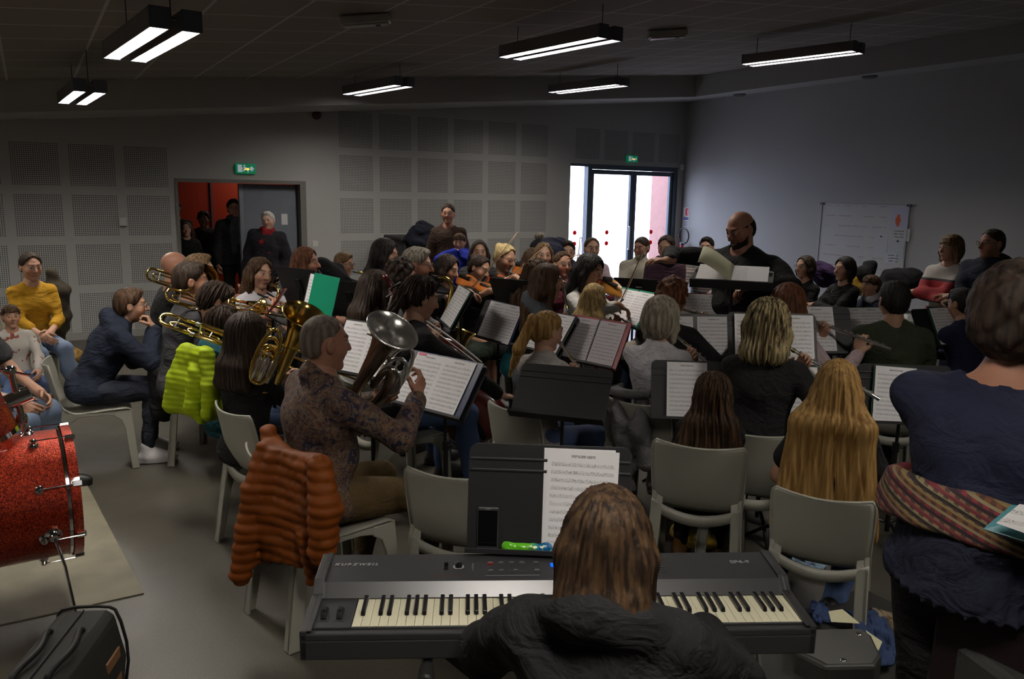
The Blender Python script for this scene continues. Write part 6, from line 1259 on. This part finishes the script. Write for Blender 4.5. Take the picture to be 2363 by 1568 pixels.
# ------------------------------------------------------------------ the nearest row
p('kbd', 'girl with shoulder-length brown hair in a black hoodie sitting at the stage piano', 1400, 1248, 1.60, 4, lean=6, fem=True, hair=('long', 'ombre', dict(len=.21, w=.07, t=.012, tip=.030, sides=1)), top=('hoodie_black', (.012, .012, .013), 'long', dict(hood=1, t=.030, fold=.008)), legs=('jeans', BLK), play=('keys', dict(z=.80)), curl=(.5, .5), fat=1.12)
p('navywoman', 'curly dark-haired woman standing at the right edge in navy with a woven sash', 2352, 742, 2.28, 8, 'stand', lean=2, fat=1.34, fem=True, skin='ruddy', hair=('curly', 'dark', dict(t=.036, amp=.006, slope=1.6)), top=('navy_top', (.012, .014, .034), 'tq', dict(t=.018, neck=.035, fold=.006, hem=.04)), legs=('trousers', BLK), L=(-.02, .42, 1.30), R=(.20, .40, 1.30), elb=((-.6, .1, -.7), (.7, -.3, -1)))
p('blondlong', 'girl with very long straight golden hair seen from behind', 1932, 893, 3.52, 3, fem=True, lean=4, hair=('long', 'gold', dict(len=.66, w=.185, t=.014, tip=.05)), top=('black_top', BLK, 'short', {}), legs=('jeans', M_JEAN), shoes=(.010, .009, .009), knees=dict(L=((-.20, .40, .50), (-.22, .25, .10)), R=((.16, .38, .50), (.06, .02, .12))), L=(-.16, .30, .60), R=(.16, .30, .62), chair='pale plastic chair under the girl with very long golden hair', slim=.93)
p('curly', 'small girl with shoulder-length wavy brown hair in a black top seen from behind', 1645, 912, 3.84, 2, fem=True, lean=4, hair=('long', 'ombre', dict(len=.34, w=.155, t=.032, amp=.006, tip=.055)), top=('black_top2', BLK, 'long', {}), legs=('trousers', BLK), shoes=(.14, .065, .015), knees=dict(L=((-.15, .38, .50), (-.16, .32, .10)), R=((.13, .38, .50), (.07, .34, .10))))
p('brass', 'older man with cropped grey hair in a patterned shirt playing a silver euphonium', 752, 792, 3.45, 62, lean=3, fat=1.17, skin='ruddy', head=(3, 4, 0), hair=('crop', 'buzz', dict(t=.0022, line=(.040, .085), amp=.0006)), top=('x', M_PAIS, 'long', dict(collar=1, t=.016, fold=.008)), legs=('trousers', (.095, .062, .025)), shoes=(.03, .018, .012), L=(-.02, .30, .92), R=(.16, .40, .95), elb=((-.8, .2, -.7), (.8, .1, -.9)), hd=((.5, .6, .4), (-.2, .5, .85)), pn=((.5, -.6, 0), (-.7, -.5, -.2)), curl=(.8, .75), knees=dict(L=((-.16, .42, .50), (-.14, .28, .09)), R=((.18, .45, .51), (.16, .47, .09))), chair='pale plastic chair under the man in the patterned shirt')
p('bob', 'woman with a dark brown bob and glasses in a black top playing a gold euphonium', 572, 775, 4.35, 52, fem=True, lean=2, hair=('long', 'auburn', dict(len=.30, w=.095, t=.018, tip=.036)) if 0 else ('long', 'dark', dict(len=.28, w=.10, t=.026, tip=.042)), gear=[('glasses',)], top=('black_top3', BLK, 'long', {}), legs=('trousers', BLK), L=(-.05, .32, .9), R=(.15, .34, .9), fat=1.05)
p('teal', 'boy with short dark hair and a teal hood turned to the right', 519, 752, 4.9, 62, lean=0, hair=('messy', 'dark', dict(t=.014)), top=('teal_hoodie', (.012, .075, .10), 'long', dict(hood=1)), legs=('jeans', M_JEAND), play=('trombone', {}))
p('dark8', 'dark-haired player bending forward behind the boy in teal', 500, 697, 5.4, 75, lean=3, head=(0, 28, 0), hair=('messy', 'dark', dict(t=.016)), top=('dark_jacket8', (.02, .02, .024), 'long', {}), legs=('trousers', BLK), play=('trombone', {}))
p('greyT', 'man with short dark hair in a dark grey T-shirt playing trombone in profile', 442, 650, 5.25, 82, lean=6, skin='ruddy', head=(0, 2, 0), hair=('short', 'dark', dict(t=.010)), top=('grey_tee', (.045, .045, .050), 'short', {}), legs=('trousers', BLK), play=('trombone', {}), fat=1.08)
p('bald', 'bald man with glasses in a black T-shirt playing trombone', 407, 618, 6.1, 78, lean=6, skin='ruddy', hair=('none', 'brown'), gear=[('glasses',)], top=('black_tee', (.010, .010, .012), 'short', {}), legs=('trousers', BLK), play=('trombone', {}), fat=1.15)
p('behind', 'player with fair brown hair half hidden behind the man in grey', 462, 626, 6.4, 95, lean=4, hair=('short', 'ltbrown'), top=('dark_top9', NAV, 'long', {}), legs=('trousers', BLK))
p('navy', 'boy in a navy hoodie leaning forward on his knees, fist at his chin', 304, 706, 5.95, 88, lean=27, head=(2, -6, 0), hair=('short', 'brown', dict(t=.014)), gear=[('glasses',)], top=('hoodie_navy', (.014, .019, .036), 'long', dict(hood=1, t=.030, fold=.010)), legs=('trousers', (.022, .026, .040)), shoes=(.60, .58, .60), R=(.06, .43, .97), L=(-.04, .46, .72), elb=((-.4, .3, -.9), (.6, .1, -1)), hd=(None, (-.25, -.25, .95)), pn=(None, (-.2, -1, -.1)), curl=(.9, 1.25), knees=dict(L=((-.13, .42, .52), (-.12, .38, .09)), R=((.13, .43, .53), (.13, .34, .09))), chair='pale plastic chair under the boy in the navy hoodie')
p('yellow', 'woman in a mustard yellow jumper sitting by the perforated wall', 72, 617, 8.0, 165, fem=True, lean=4, head=(-6, 6, 0), hair=('up', 'dark', dict(t=.012)), top=('mustard', (.42, .22, .012), 'tq', dict(fold=.005)), legs=('jeans', M_JEANL), shoes=(.20, .09, .02), gear=[('scarf', (.010, .010, .012))] if 0 else (), L=(-.03, .34, .66), R=(.04, .36, .64), knees=dict(L=((-.10, .43, .52), (-.16, .46, .09)), R=((.10, .43, .50), (.02, .50, .09))))
p('toddler', 'toddler with a brown fringe in a pale printed jumper sitting on a chair', 24, 716, 6.5, 170, lean=-2, scale=.66, hair=('short', 'brown', dict(t=.012, fringe=1)), top=('toddler_knit', ramp_mat('cloth_toddler', lambda nt: mixcol(nt, math_n(nt, 'GREATER_THAN', noise_n(nt, 9, 2), .58), (.40, .37, .34), (.20, .05, .03))), 'long', {}), legs=('jeans', M_JEAN), shoes=(.3, .28, .25), knees=dict(L=((-.12, .36, .57), (-.18, .62, .40)), R=((.12, .40, .57), (.25, .70, .42))))
PEOPLE['toddler']['root'].location.z = .17
p('edge', 'person cut off by the left edge with hands resting on blue jeans', -62, 690, 5.6, 120, lean=10, hair=('short', 'dark'), top=('dark_top10', DGRY, 'short', {}), legs=('jeans', M_JEANL), gear=[('watch', 'R')], R=(.16, .40, .62), L=(-.1, .40, .62))
p('sax', 'girl with wavy brown hair in a white printed T-shirt playing a saxophone', 600, 632, 5.6, 140, fem=True, lean=4, head=(4, 4, -8), hair=('long', 'brown', dict(len=.27, w=.08, amp=.006, t=.014)), top=('x', M_TEE, 'short', {}), legs=('trousers', DGRY), play=('sax', dict(label='gold saxophone played by the girl in the white T-shirt')), fat=1.08, smax=1.0)
p('redhair', 'woman with reddish-brown hair in a red top in profile behind a black stand', 707, 607, 6.9, 108, fem=True, lean=5, skin='ruddy', hair=('long', 'auburn', dict(len=.26, w=.075, t=.014)), top=('red_top', (.22, .015, .02), 'long', {}), legs=('trousers', BLK), play=('clarinet', dict(label='clarinet of the woman in red behind the black stand')))
p('glassboy', 'boy with fair brown hair and glasses in dark blue playing a saxophone', 795, 610, 8.3, 112, lean=4, head=(0, 8, 0), hair=('short', 'ltbrown', dict(t=.014)), gear=[('glasses',)], top=('navy_top11', (.015, .014, .045), 'long', {}), legs=('trousers', (.02, .02, .05)), play=('sax', dict(label='saxophone of the boy with glasses', sc=.95)))
p('darkwoman', 'dark-haired woman in grey with sunglasses pushed up on her head', 890, 588, 7.2, 102, fem=True, lean=6, skin='ruddy', head=(0, 8, 0), hair=('long', 'black', dict(len=.28, w=.085, t=.018)), gear=[('glasses', (.02, .02, .02), .085)], top=('grey_top12', (.07, .072, .078), 'long', {}), legs=('trousers', BLK), play=('sax', dict(label='saxophone of the dark-haired woman in grey')), smax=1.11)
p('cellogirl', 'girl with long dark hair in pale grey beside the red cello scroll', 868, 668, 5.3, 58, fem=True, lean=8, hair=('long', 'dark', dict(len=.42, w=.07, t=.012)), top=('grey_knit', (.20, .20, .215), 'long', {}), legs=('jeans', M_JEAND), L=(.02, .42, .80), R=(.25, .42, .72))
p('greyman', 'older man with white hair and glasses playing a saxophone', 964, 612, 6.2, 95, lean=6, skin='ruddy', head=(0, 6, 0), hair=('short', 'gray', dict(t=.012)), gear=[('glasses',)], top=('dark_top13', DGRY, 'long', {}), legs=('trousers', BLK), play=('sax', dict(label='saxophone of the older man with white hair')), smax=1.11)
p('darkcurly', 'person with dark curly hair in speckled grey knit reaching an arm to the right', 928, 640, 5.4, 60, lean=14, hair=('curly', 'dark', dict(t=.026)), top=('speckled_grey', mat('cloth_speckled', (.10, .10, .105), .9, col2=(.22, .22, .23), vscale=120), 'long', {}), legs=('trousers', DGRY), R=(.10, .60, .72), L=(-.2, .4, .8), curl=(.6, .5))
p('braid', 'woman with braided dark hair in a black jumper bowing a cello', 972, 690, 4.55, 58, fem=True, lean=16, head=(8, 10, 0), hair=('braid', 'dark', dict(t=.016, amp=.007, dir=(.03, -.05, -.18))), top=('black_jumper', (.009, .009, .010), 'long', {}), legs=('jeans', M_JEAN), shoes=(.02, .02, .02), L=(-.12, .34, .92), R=(.38, .52, .62), elb=((-.9, .2, -.3), (.9, .2, .1)), hd=((.6, .2, .6), (.3, .9, -.2)), pn=((.2, -.9, .1), (0, .1, -1)), curl=(.7, .35), chair='pale plastic chair under the cellist in black')
p('vio1', 'violinist with a brown bob in black looking down at her strings', 1033, 622, 6.2, 128, fem=True, lean=5, head=(-8, 14, -6), hair=('bob', 'dark', dict(t=.018, len=.15)), top=('black14', BLK, 'tq', {}), legs=('skirt', (.02, .03, .02)), shoes=(.1, .1, .1), play=('violin', dict(label='amber violin of the bobbed violinist in black', bowlabel='bow of the bobbed violinist in black', dir=(-.15, .95, -.18), tip=(-.5, .35, .8), mat=m_vio)), smax=1.0)
p('vio2', 'violinist with hair tied back tilting her head over a reddish violin', 1107, 622, 7.3, 138, fem=True, lean=5, head=(-10, 16, -12), hair=('bun', 'dark', dict(t=.014)), top=('black15', BLK, 'tq', {}), legs=('skirt', BLK), shoes=(.1, .1, .1), play=('violin', dict(label='reddish violin held by the second violinist', bowlabel='bow rising from the second violinist', dir=(-.2, .93, -.18), tip=(-.6, .3, .6), mat=mat('violin_red', (.33, .055, .01), .22, coat=.6))), chair='pale plastic chair of the second violinist')
p('vio3', 'blond violinist with glasses in black', 1166, 597, 7.4, 142, fem=True, lean=5, head=(-10, 14, -6), hair=('bun', 'paleblond', dict(t=.014)), gear=[('glasses',)], top=('black16', BLK, 'tq', {}), legs=('trousers', BLK), play=('violin', dict(label='orange violin of the blond violinist', bowlabel='bow of the blond violinist', dir=(-.25, .93, -.08), tip=(-.7, .5, .35), bl=.55)))
p('back1', 'dark-haired woman seated by the wall behind the violins', 1106, 583, 8.6, 175, fem=True, hair=('long', 'dark', dict(len=.25)), top=('dark17', DGRY, 'long', {}), legs=('trousers', BLK))
p('back2', 'person with long fair brown hair turned away near the back wall', 1230, 600, 7.3, 40, fem=True, hair=('long', 'brown', dict(len=.35)), top=('dark18', NAV, 'long', {}), legs=('trousers', BLK), smax=1.0)
p('back3', 'woman with light brown hair beside the coats at the back wall', 1254, 590, 7.8, 170, fem=True, hair=('bob', 'ltbrown', dict(len=.15)), top=('dark19', NAV, 'long', {}), legs=('trousers', BLK))
p('pompom', 'person in a dark hat with a furry pompom behind the violins', 1244, 578, 9.7, 190, hair=('none', 'dark'), gear=[('beanie', (.012, .012, .016))], top=('dark20', NAV, 'long', {}), legs=('trousers', BLK))
p('longcurly', 'girl with long light brown wavy hair and a teal top seen from behind', 1243, 640, 6.0, 62, fem=True, lean=10, hair=('long', 'brown', dict(len=.42, w=.10, t=.016, amp=.006)), top=('teal_top', (.01, .10, .12), 'short', {}), legs=('trousers', NAV))
p('vioglass', 'woman with glasses playing a dark red violin, facing us', 1299, 611, 6.9, 155, fem=True, lean=4, skin='ruddy', hair=('up', 'brown', dict(t=.012)), gear=[('glasses',)], top=('maroon_cardigan', (.12, .02, .035), 'long', {}), legs=('trousers', BLK), play=('violin', dict(label='dark red violin of the woman with glasses', bowlabel='upright bow of the woman with glasses', dir=(-.75, .55, -.22), tip=(.0, .2, 1), bl=.42, mat=mat('violin_darkred', (.16, .02, .008), .22, coat=.6))), smax=1.0)
p('man34', 'man with dark hair and a navy scarf sitting left of the glass doors', 1309, 583, 8.7, 172, hair=('short', 'dark'), gear=[('scarf', (.03, .035, .06))], top=('navy21', NAV, 'long', {}), legs=('trousers', BLK))
p('pink', 'woman with hair tied back in a pale pink top in front of the glass doors', 1366, 575, 8.6, 165, fem=True, lean=2, hair=('up', 'brown', dict(t=.008)), top=('pale_pink', (.46, .36, .40), 'long', {}), legs=('trousers', NAV))
p('asian', 'smiling woman with black hair in a white top holding a violin', 1362, 626, 6.4, 122, fem=True, lean=10, skin='tan', head=(0, 10, -4), hair=('long', 'black', dict(len=.24, w=.08, t=.018)), top=('white_top', (.45, .44, .42), 'long', {}), legs=('trousers', BLK), play=('violin', dict(label='honey violin of the smiling woman with black hair', bowlabel='bow pointing up beside the cream jumper', dir=(-.3, .9, -.3), tip=(-.05, .2, 1), bl=.42, mat=mat('violin_honey', (.42, .18, .03), .25, coat=.6))), smax=1.09)
p('hoodflute', 'girl with long brown hair in a grey hoodie playing the flute in profile', 1264, 652, 5.3, 78, fem=True, lean=6, hair=('long', 'brown', dict(len=.36, w=.075, t=.012)), top=('hoodie_grey', (.085, .095, .11), 'long', dict(hood=1)), legs=('jeans', M_JEAND), play=('flute', dict(label='flute of the girl in the grey hoodie', dir=(.55, .15, -.82))))
p('longflute', 'girl with long pale blonde hair in cream playing the flute, seen from behind', 1371, 690, 6.05, 22, fem=True, lean=6, head=(8, 4, 0), hair=('long', 'ltbrown', dict(len=.42, w=.12, t=.014)) if 0 else ('long', 'blond', dict(len=.42, w=.12, t=.014)), top=('cream_top', (.42, .38, .30), 'long', {}), legs=('jeans', M_JEAND), play=('flute', dict(label='flute of the girl with long pale blonde hair', dir=(.85, .2, -.42))))
p('pony', 'girl with a golden ponytail in pale grey playing the flute', 1264, 765, 4.45, 40, fem=True, lean=5, head=(12, 10, 0), hair=('pony', 'gold', dict(t=.010, dir=(-.16, -.02, -.36), slope=1.1)), top=('pale_grey_top', (.30, .28, .27), 'long', {}), legs=('jeans', M_JEAND), play=('flute', dict(label='flute of the ponytailed girl', dir=(.62, .35, -.62))), chair='pale plastic chair of the ponytailed girl')
p('cream', 'bearded man in a cream cable jumper sitting with folded hands before the glass doors', 1480, 572, 9.1, 182, lean=2, head=(30, 8, 0), skin='ruddy', hair=('short', 'dark', dict(t=.006)), gear=[('beard', 'gray')], top=('cream_knit', mat('cloth_cream_cable', (.44, .41, .33), .9, var=.1, vscale=20, bump=.8, bscale=60, stretch=(3, 3, .4)), 'long', dict(turtle=1, t=.020)), legs=('jeans', M_JEAND), fat=1.1, L=(-.03, .34, .68), R=(.05, .34, .66))
p('scarfw', 'woman with tied dark hair and a purple-grey scarf beside the man in cream', 1537, 572, 9.1, 178, fem=True, lean=8, head=(18, 10, 0), hair=('up', 'dark', dict(t=.010)), gear=[('scarf', (.05, .045, .07))], top=('plum_cardigan', (.045, .02, .035), 'long', dict(t=.018)), legs=('trousers', (.07, .07, .075)), L=(-.0, .34, .70), R=(.02, .36, .74), smax=1.1)
p('fair', 'man with glasses in a patterned knit jumper and jeans sitting behind the conductor', 1630, 572, 9.2, 192, lean=2, hair=('short', 'black', dict(t=.010)), gear=[('glasses',)], top=('x', M_FAIR, 'long', {}), legs=('jeans', M_JEAN), fat=1.05, chair='pale plastic chair of the man in the patterned knit')
p('conductor', 'bald bearded conductor in black sweeping his arm over the score', 1708, 530, 5.85, 214, 'stand', lean=8, fat=1.42, skin='ruddy', head=(12, 22, 0), hair=('fringe_ring', 'dark', dict(top=.032, t=.004)), gear=[('beard', 'black')], top=('black_shirt', (.009, .009, .010), 'long', dict(t=.018, fold=.007, hem=.16)), legs=('trousers', (.008, .008, .009)), R=(.32, .42, 1.36), L=(-.29, .38, 1.25), elb=((-1, -.2, -.3), (1, .1, .1)), hd=((.5, .5, -.4), (.6, .75, .05)), pn=((.3, .2, -1), (0, -.2, -1)), curl=(.7, .35))
p('grayflute', 'woman with ash-grey bobbed hair in a white blouse playing the flute', 1527, 738, 4.62, 22, fem=True, lean=6, head=(12, 8, 0), hair=('bob', 'ashgray', dict(t=.028, len=.16)), gear=[('necklace',)], top=('white_blouse', (.50, .49, .53), 'long', dict(fold=.008)), legs=('trousers', DGRY), play=('flute', dict(label='flute of the grey-haired woman in white', dir=(.80, .22, -.52))), fat=1.05, chair='pale plastic chair with a grey coat behind the woman in white')
p('blackflute', 'woman with layered blonde-streaked hair in a black jacket playing the flute', 1772, 752, 4.18, 8, fem=True, lean=6, head=(8, 8, 0), hair=('long', 'streak', dict(t=.022, len=.19, w=.075, amp=.006)), top=('black_jacket', (.010, .010, .011), 'long', {}), legs=('trousers', BLK), play=('flute', dict(label='flute of the woman in the black jacket', dir=(.86, .2, -.40))), fat=1.05)
p('redflute', 'woman with straight red-brown hair in pale pink playing the flute', 1820, 705, 5.15, 20, fem=True, lean=6, head=(8, 2, 0), hair=('long', 'auburn', dict(t=.022, len=.19, w=.075)), top=('pale_pink2', (.44, .34, .36), 'long', {}), legs=('jeans', M_JEAND), play=('flute', dict(label='flute of the red-haired woman in pale pink', dir=(.93, .18, -.24))))
p('redcurl', 'player with curly dark red hair mostly hidden behind the grey-haired woman', 1552, 690, 5.1, 20, fem=True, lean=10, hair=('curly', 'auburn', dict(t=.020)), top=('black22', BLK, 'long', {}), legs=('trousers', BLK), play=('flute', dict(label='flute held over the music pages in front of the conductor', dir=(.93, .1, -.20))))
p('dark48', 'woman with short hair and glasses in black sitting by the right wall', 1857, 617, 8.8, 228, fem=True, lean=2, hair=('bob', 'dark', dict(len=.12, t=.010)), gear=[('glasses',)], top=('black23', BLK, 'long', {}), legs=('jeans', M_JEAND), L=(-.05, .34, .68), R=(.05, .34, .68))
p('crossed', 'dark-haired woman in black with crossed arms by the right wall', 1948, 622, 8.6, 228, fem=True, lean=2, hair=('bob', 'black', dict(len=.16, t=.016)), gear=[('necklace',)], top=('black24', BLK, 'long', {}), legs=('trousers', (.05, .05, .055)), L=(.14, .24, .84), R=(-.12, .27, .82), elb=((-1, .3, -.5), (1, .3, -.5)), hd=((1, .1, .1), (-1, .1, .1)))
p('boy50', 'boy with a brown fringe and a white collar under a navy jumper', 2010, 648, 8.6, 232, lean=4, scale=.86, hair=('short', 'brown', dict(t=.016, fringe=1)), gear=[('scarf', (.5, .5, .55))], top=('navy25', (.015, .02, .035), 'long', {}), legs=('trousers', NAV))
p('stripe', 'woman in a red and cream striped jumper standing with crossed arms', 2193, 574, 7.9, 212, 'stand', fem=True, lean=1, head=(14, 0, 0), hair=('bob', 'ltbrown', dict(len=.16, t=.018, fringe=1)), top=('x', M_STRIPE, 'long', dict(t=.018, hem=.14)), legs=('jeans', (.015, .018, .04)), L=(.16, .24, 1.17), R=(-.13, .27, 1.12), elb=((-1, .3, -.5), (1, .3, -.5)), hd=((1, .1, .1), (-1, .1, .1)), fat=1.08)
p('hood', 'man with glasses in a navy zipped hoodie standing at the right edge', 2287, 563, 7.6, 215, 'stand', lean=1, fat=1.2, skin='ruddy', head=(14, 2, 0), hair=('short', 'dark', dict(t=.006, line=(.062, .075))), gear=[('glasses',), ('scarf', (.012, .016, .032))] if 0 else [('glasses',)], top=('hoodie_navy2', (.012, .016, .032), 'long', dict(hood=1, t=.020)), legs=('trousers', NAV), L=(.14, .25, 1.13), R=(-.12, .28, 1.09), elb=((-1, .3, -.5), (1, .3, -.5)), hd=((1, .1, .1), (-1, .1, .1)))
p('green', 'young man with short black hair in an olive green sweater seen from behind', 2062, 695, 5.6, -14, lean=8, skin='tan', head=(-8, 6, 0), hair=('short', 'black', dict(t=.010)), top=('olive', (.030, .038, .020), 'long', dict(t=.018)), legs=('trousers', NAV), fat=1.12, L=(-.1, .38, .72), R=(.1, .38, .72), chair='pale plastic chair behind the man in the olive sweater')
p('clar', 'clarinet player with short black hair and glasses in navy at the right', 2218, 702, 6.7, -52, lean=8, skin='tan', head=(0, 6, 0), hair=('short', 'black', dict(t=.010)), gear=[('glasses',)], top=('navy26', (.014, .015, .045), 'long', {}), legs=('trousers', NAV), play=('clarinet', dict(label='clarinet of the player in navy at the right', dir=(0, .62, -.78))))
# ------------------------------------------------------------------ standing at the back
p('backman', 'man with glasses in a dark brown sweatshirt standing against the perforated wall', 1034, 494, 9.9, 186, 'stand', lean=0, skin='ruddy', hair=('short', 'dark', dict(t=.006)), gear=[('glasses',)], top=('brown_sweat', (.035, .018, .012), 'long', dict(collar=1, t=.018)), legs=('trousers', BLK))
p('blueboy', 'boy in a bright blue padded jacket with his hands at his mouth', 1060, 553, 9.3, 190, 'stand', lean=4, scale=.83, fat=1.3, head=(0, 6, 0), hair=('short', 'brown', dict(t=.016, fringe=1)), top=('royal_blue', (.012, .025, .30), 'long', dict(t=.035, puff=.09, hood=1)), legs=('trousers', NAV), L=(-.05, .14, 1.45), R=(.05, .15, 1.44), elb=((-1, .3, -.5), (1, .3, -.5)))
p('doorgirl', 'girl with long fair hair standing in the doorway to the red corridor', 430, 530, 11.8, 176, 'stand', fem=True, lean=0, hair=('long', 'brown', dict(len=.45, w=.09)), top=('black27', BLK, 'long', {}), legs=('trousers', BLK), skin='pale')
p('doordark', 'dark silhouetted person standing in the red corridor behind the fair-haired girl', 470, 507, 12.4, 182, 'stand', lean=0, skin='dark', hair=('curly', 'black', dict(t=.02)), top=('black28', BLK, 'long', dict(t=.02)), legs=('trousers', BLK), fat=1.1)
p('dooredge', 'person half hidden behind the left edge of the red doorway', 404, 482, 12.2, 180, 'stand', lean=0, skin='dark', hair=('short', 'black'), top=('black29', BLK, 'long', {}), legs=('trousers', BLK))
p('doorman', 'tall man with glasses in a black coat standing in the doorway', 540, 482, 11.8, 178, 'stand', lean=0, hair=('messy', 'black', dict(t=.014)), gear=[('glasses',), ('scarf', (.05, .05, .06), 1)], top=('black30', BLK, 'long', dict(t=.03)), legs=('trousers', BLK), fat=1.1)
p('redscarf', 'woman with short grey hair, dark coat and red scarf leaning on the grey door leaf', 618, 510, 10.8, 190, 'stand', fem=True, lean=0, side=-6, skin='pale', head=(6, 0, 8), hair=('short', 'white', dict(t=.014)), gear=[('glasses', (.3, .3, .3)), ('scarf', (.20, .008, .014), 1)], top=('dark_coat', (.012, .011, .016), 'long', dict(t=.045, hem=.45, fold=.008)), legs=('trousers', BLK), fat=1.15)
for info, lab in CHAIRS:
    th = info['th']; l = info['loc']; sc_ = min(1.03, max(.93, info['scale'])); chair(l[0]-math.sin(th)*.02, l[1]+math.cos(th)*.02, th, lab, sc_)
# trousers and skirts already hang from the people; empty or separately measured chairs
chair_px(1045, 1092, .775, 20, 'empty pale plastic chair half hidden behind the left of the big music stand')
chair_px(536, 925, .82, 66, 'pale plastic chair whose back edge shows between the green and orange jackets')
chair_px(452, 812, .80, 25, 'pale plastic chair under the lime green jacket')
chair_px(1614, 1026, .775, 4, 'pale plastic chair of the curly-haired girl, its back towards us')
chair(PEOPLE['toddler']['loc'][0], PEOPLE['toddler']['loc'][1]+.05, PEOPLE['toddler']['th'], 'pale plastic chair carrying the toddler')
chair(PEOPLE['yellow']['loc'][0], PEOPLE['yellow']['loc'][1], PEOPLE['yellow']['th'], 'pale plastic chair under the woman in mustard yellow')
for nm_, lab in (('cream', 'chair under the man in the cream jumper'), ('scarfw', 'chair under the woman with the purple-grey scarf'), ('pink', 'chair under the woman in pale pink'), ('dark48', 'chair under the short-haired woman in black'), ('crossed', 'chair under the woman with crossed arms by the wall'), ('boy50', 'chair under the boy with the white collar'), ('sax', 'chair under the girl in the white T-shirt'), ('blackflute', 'chair under the woman in the black jacket'), ('vio1', 'chair under the bobbed violinist'), ('longflute', 'chair under the girl with long pale blonde hair')):
    i_ = PEOPLE[nm_]; chair(i_['loc'][0], i_['loc'][1], i_['th'], 'pale plastic '+lab)
# piano stool
ks = PEOPLE['kbd']['loc']; st = empty('piano_stool', (ks[0], ks[1], 0), PEOPLE['kbd']['th'], 'black padded stool under the girl at the piano', 'stool'); MB().box((-.22, -.17, .40), (.22, .19, .47)).build('seat', m_bk, st, bevel=.02)
for s in (-1, 1): MB().tube([(s*.2, -.14, .012), (-s*.2, .14, .40)], .012, 8).build('leg', m_ks, st)
# sash and skirt of the standing woman
I = PEOPLE['navywoman']; g = SDF()
for a in np.linspace(0, 2*PI, 73)[:-1]:
    c_, s_ = math.cos(a), math.sin(a); zz = 1.115+.03*max(-s_, 0)+.008*math.sin(2*a)
    g.rc((c_*.232, s_*.176-.008, zz+.035), (c_*.246, s_*.188-.010, zz-.045), .018, .015, k=.02)
np_mesh('sash', [g.mesh(.007, fold_post(.004, 9, 2))], M_SASH, I['root'])
g = SDF(); g.ch([(0, 0, 1.04), (0, 0, .86)], [.205, .222], .04); np_mesh('skirt', [g.mesh(.010, lambda D, X, Y, Z: np.maximum(np.maximum(D, .91-Z), .91-Z)+.005*np.sin(40*np.arctan2(X, Y)))], cloth('skirt_navy', (.012, .014, .028)), I['root'])
# instruments held at measured places
def mid(*a): return atd(*a)
euphonium('euphonium', atd(822, 900, 3.42), atd(906, 762, 3.26), .112, m_silver_refl, m_silver, m_silver, ray(900, 900)-ray(800, 860))
bpy.data.objects['euphonium']['label'] = 'silver euphonium with a wide bell held by the man in the patterned shirt'
e = euphonium('euphonium', atd(640, 880, 4.2), atd(702, 726, 4.02), .108, m_gold, m_gold, m_gold, ray(600, 860)-ray(700, 840), n_loops=4); e['label'] = 'gold euphonium with its bell rising beside the cropped grey head'
trombone('gold trombone of the bald man reaching back over his shoulder', atd(352, 634, PEOPLE['bald']['d']-.25), atd(470, 672, PEOPLE['bald']['d']-.1), np.array([0, 0, 1.])*.08+CR*.03+CF*.05)
trombone('gold trombone of the man in grey with its bow behind his neck', atd(398, 682, PEOPLE['greyT']['d']-.25), atd(520, 722, PEOPLE['greyT']['d']-.1), np.array([0, 0, 1.])*.07+CR*.02+CF*.06)
trombone('gold bass trombone with coiled tubing behind the boy in teal', atd(388, 738, 4.75), atd(560, 800, 4.65), np.array([0, 0, 1.])*.06+CF*.07, loops=2)
trombone('gold trombone bell glinting below the saxophone player in white', atd(538, 702, 5.0), atd(606, 716, 5.1), np.array([0, 0, 1.])*.05+CF*.05, slide=.15, bellL=.5)
trombone('dark gold trombone bow just right of the grey-shirted man', atd(500, 650, 5.9), atd(470, 655, 5.7), np.array([0, 0, 1.])*.06+CF*.03, slide=.2)
# cello
A_, B_ = atd(905, 665, 5.05), atd(1105, 985, 4.95); A_ = A_.copy(); co_ = empty('cello', (0, 0, 0), 0, 'dark red cello with its scroll left of the braided cellist', 'cello'); dC = unit(A_-B_); Bb = A_-dC*1.14; co_.location = tuple(Bb); nC = unit(np.cross(dC, unit(CR)))*-1; nC = nC if nC[2] > 0 else -nC
violin_body(co_, np.zeros(3), dC, nC, .74, m_cello, .215, .06); MB().tube([dC*0, -dC*.24], .005, 6).build('endpin', m_silver, co_)
I = PEOPLE['braid']; Rw = I['root']
bw = empty('bow', tuple(atd(1112, 838, 4.3)), 0, 'dark cello bow in the right hand of the braided cellist', 'bow'); t_ = atd(985, 742, 4.6)-atd(1112, 838, 4.3); MB().tube([(0, 0, 0), tuple(t_*.5+np.array([0, 0, .01])), tuple(t_)], .006, 6, 1).build('stick', mat('bow_dark', (.06, .03, .02), .4), bw); MB().tube([(0, 0, -.02), tuple(t_-np.array([0, 0, .02]))], .003, 5).build('bow_hair', m_hairb, bw)
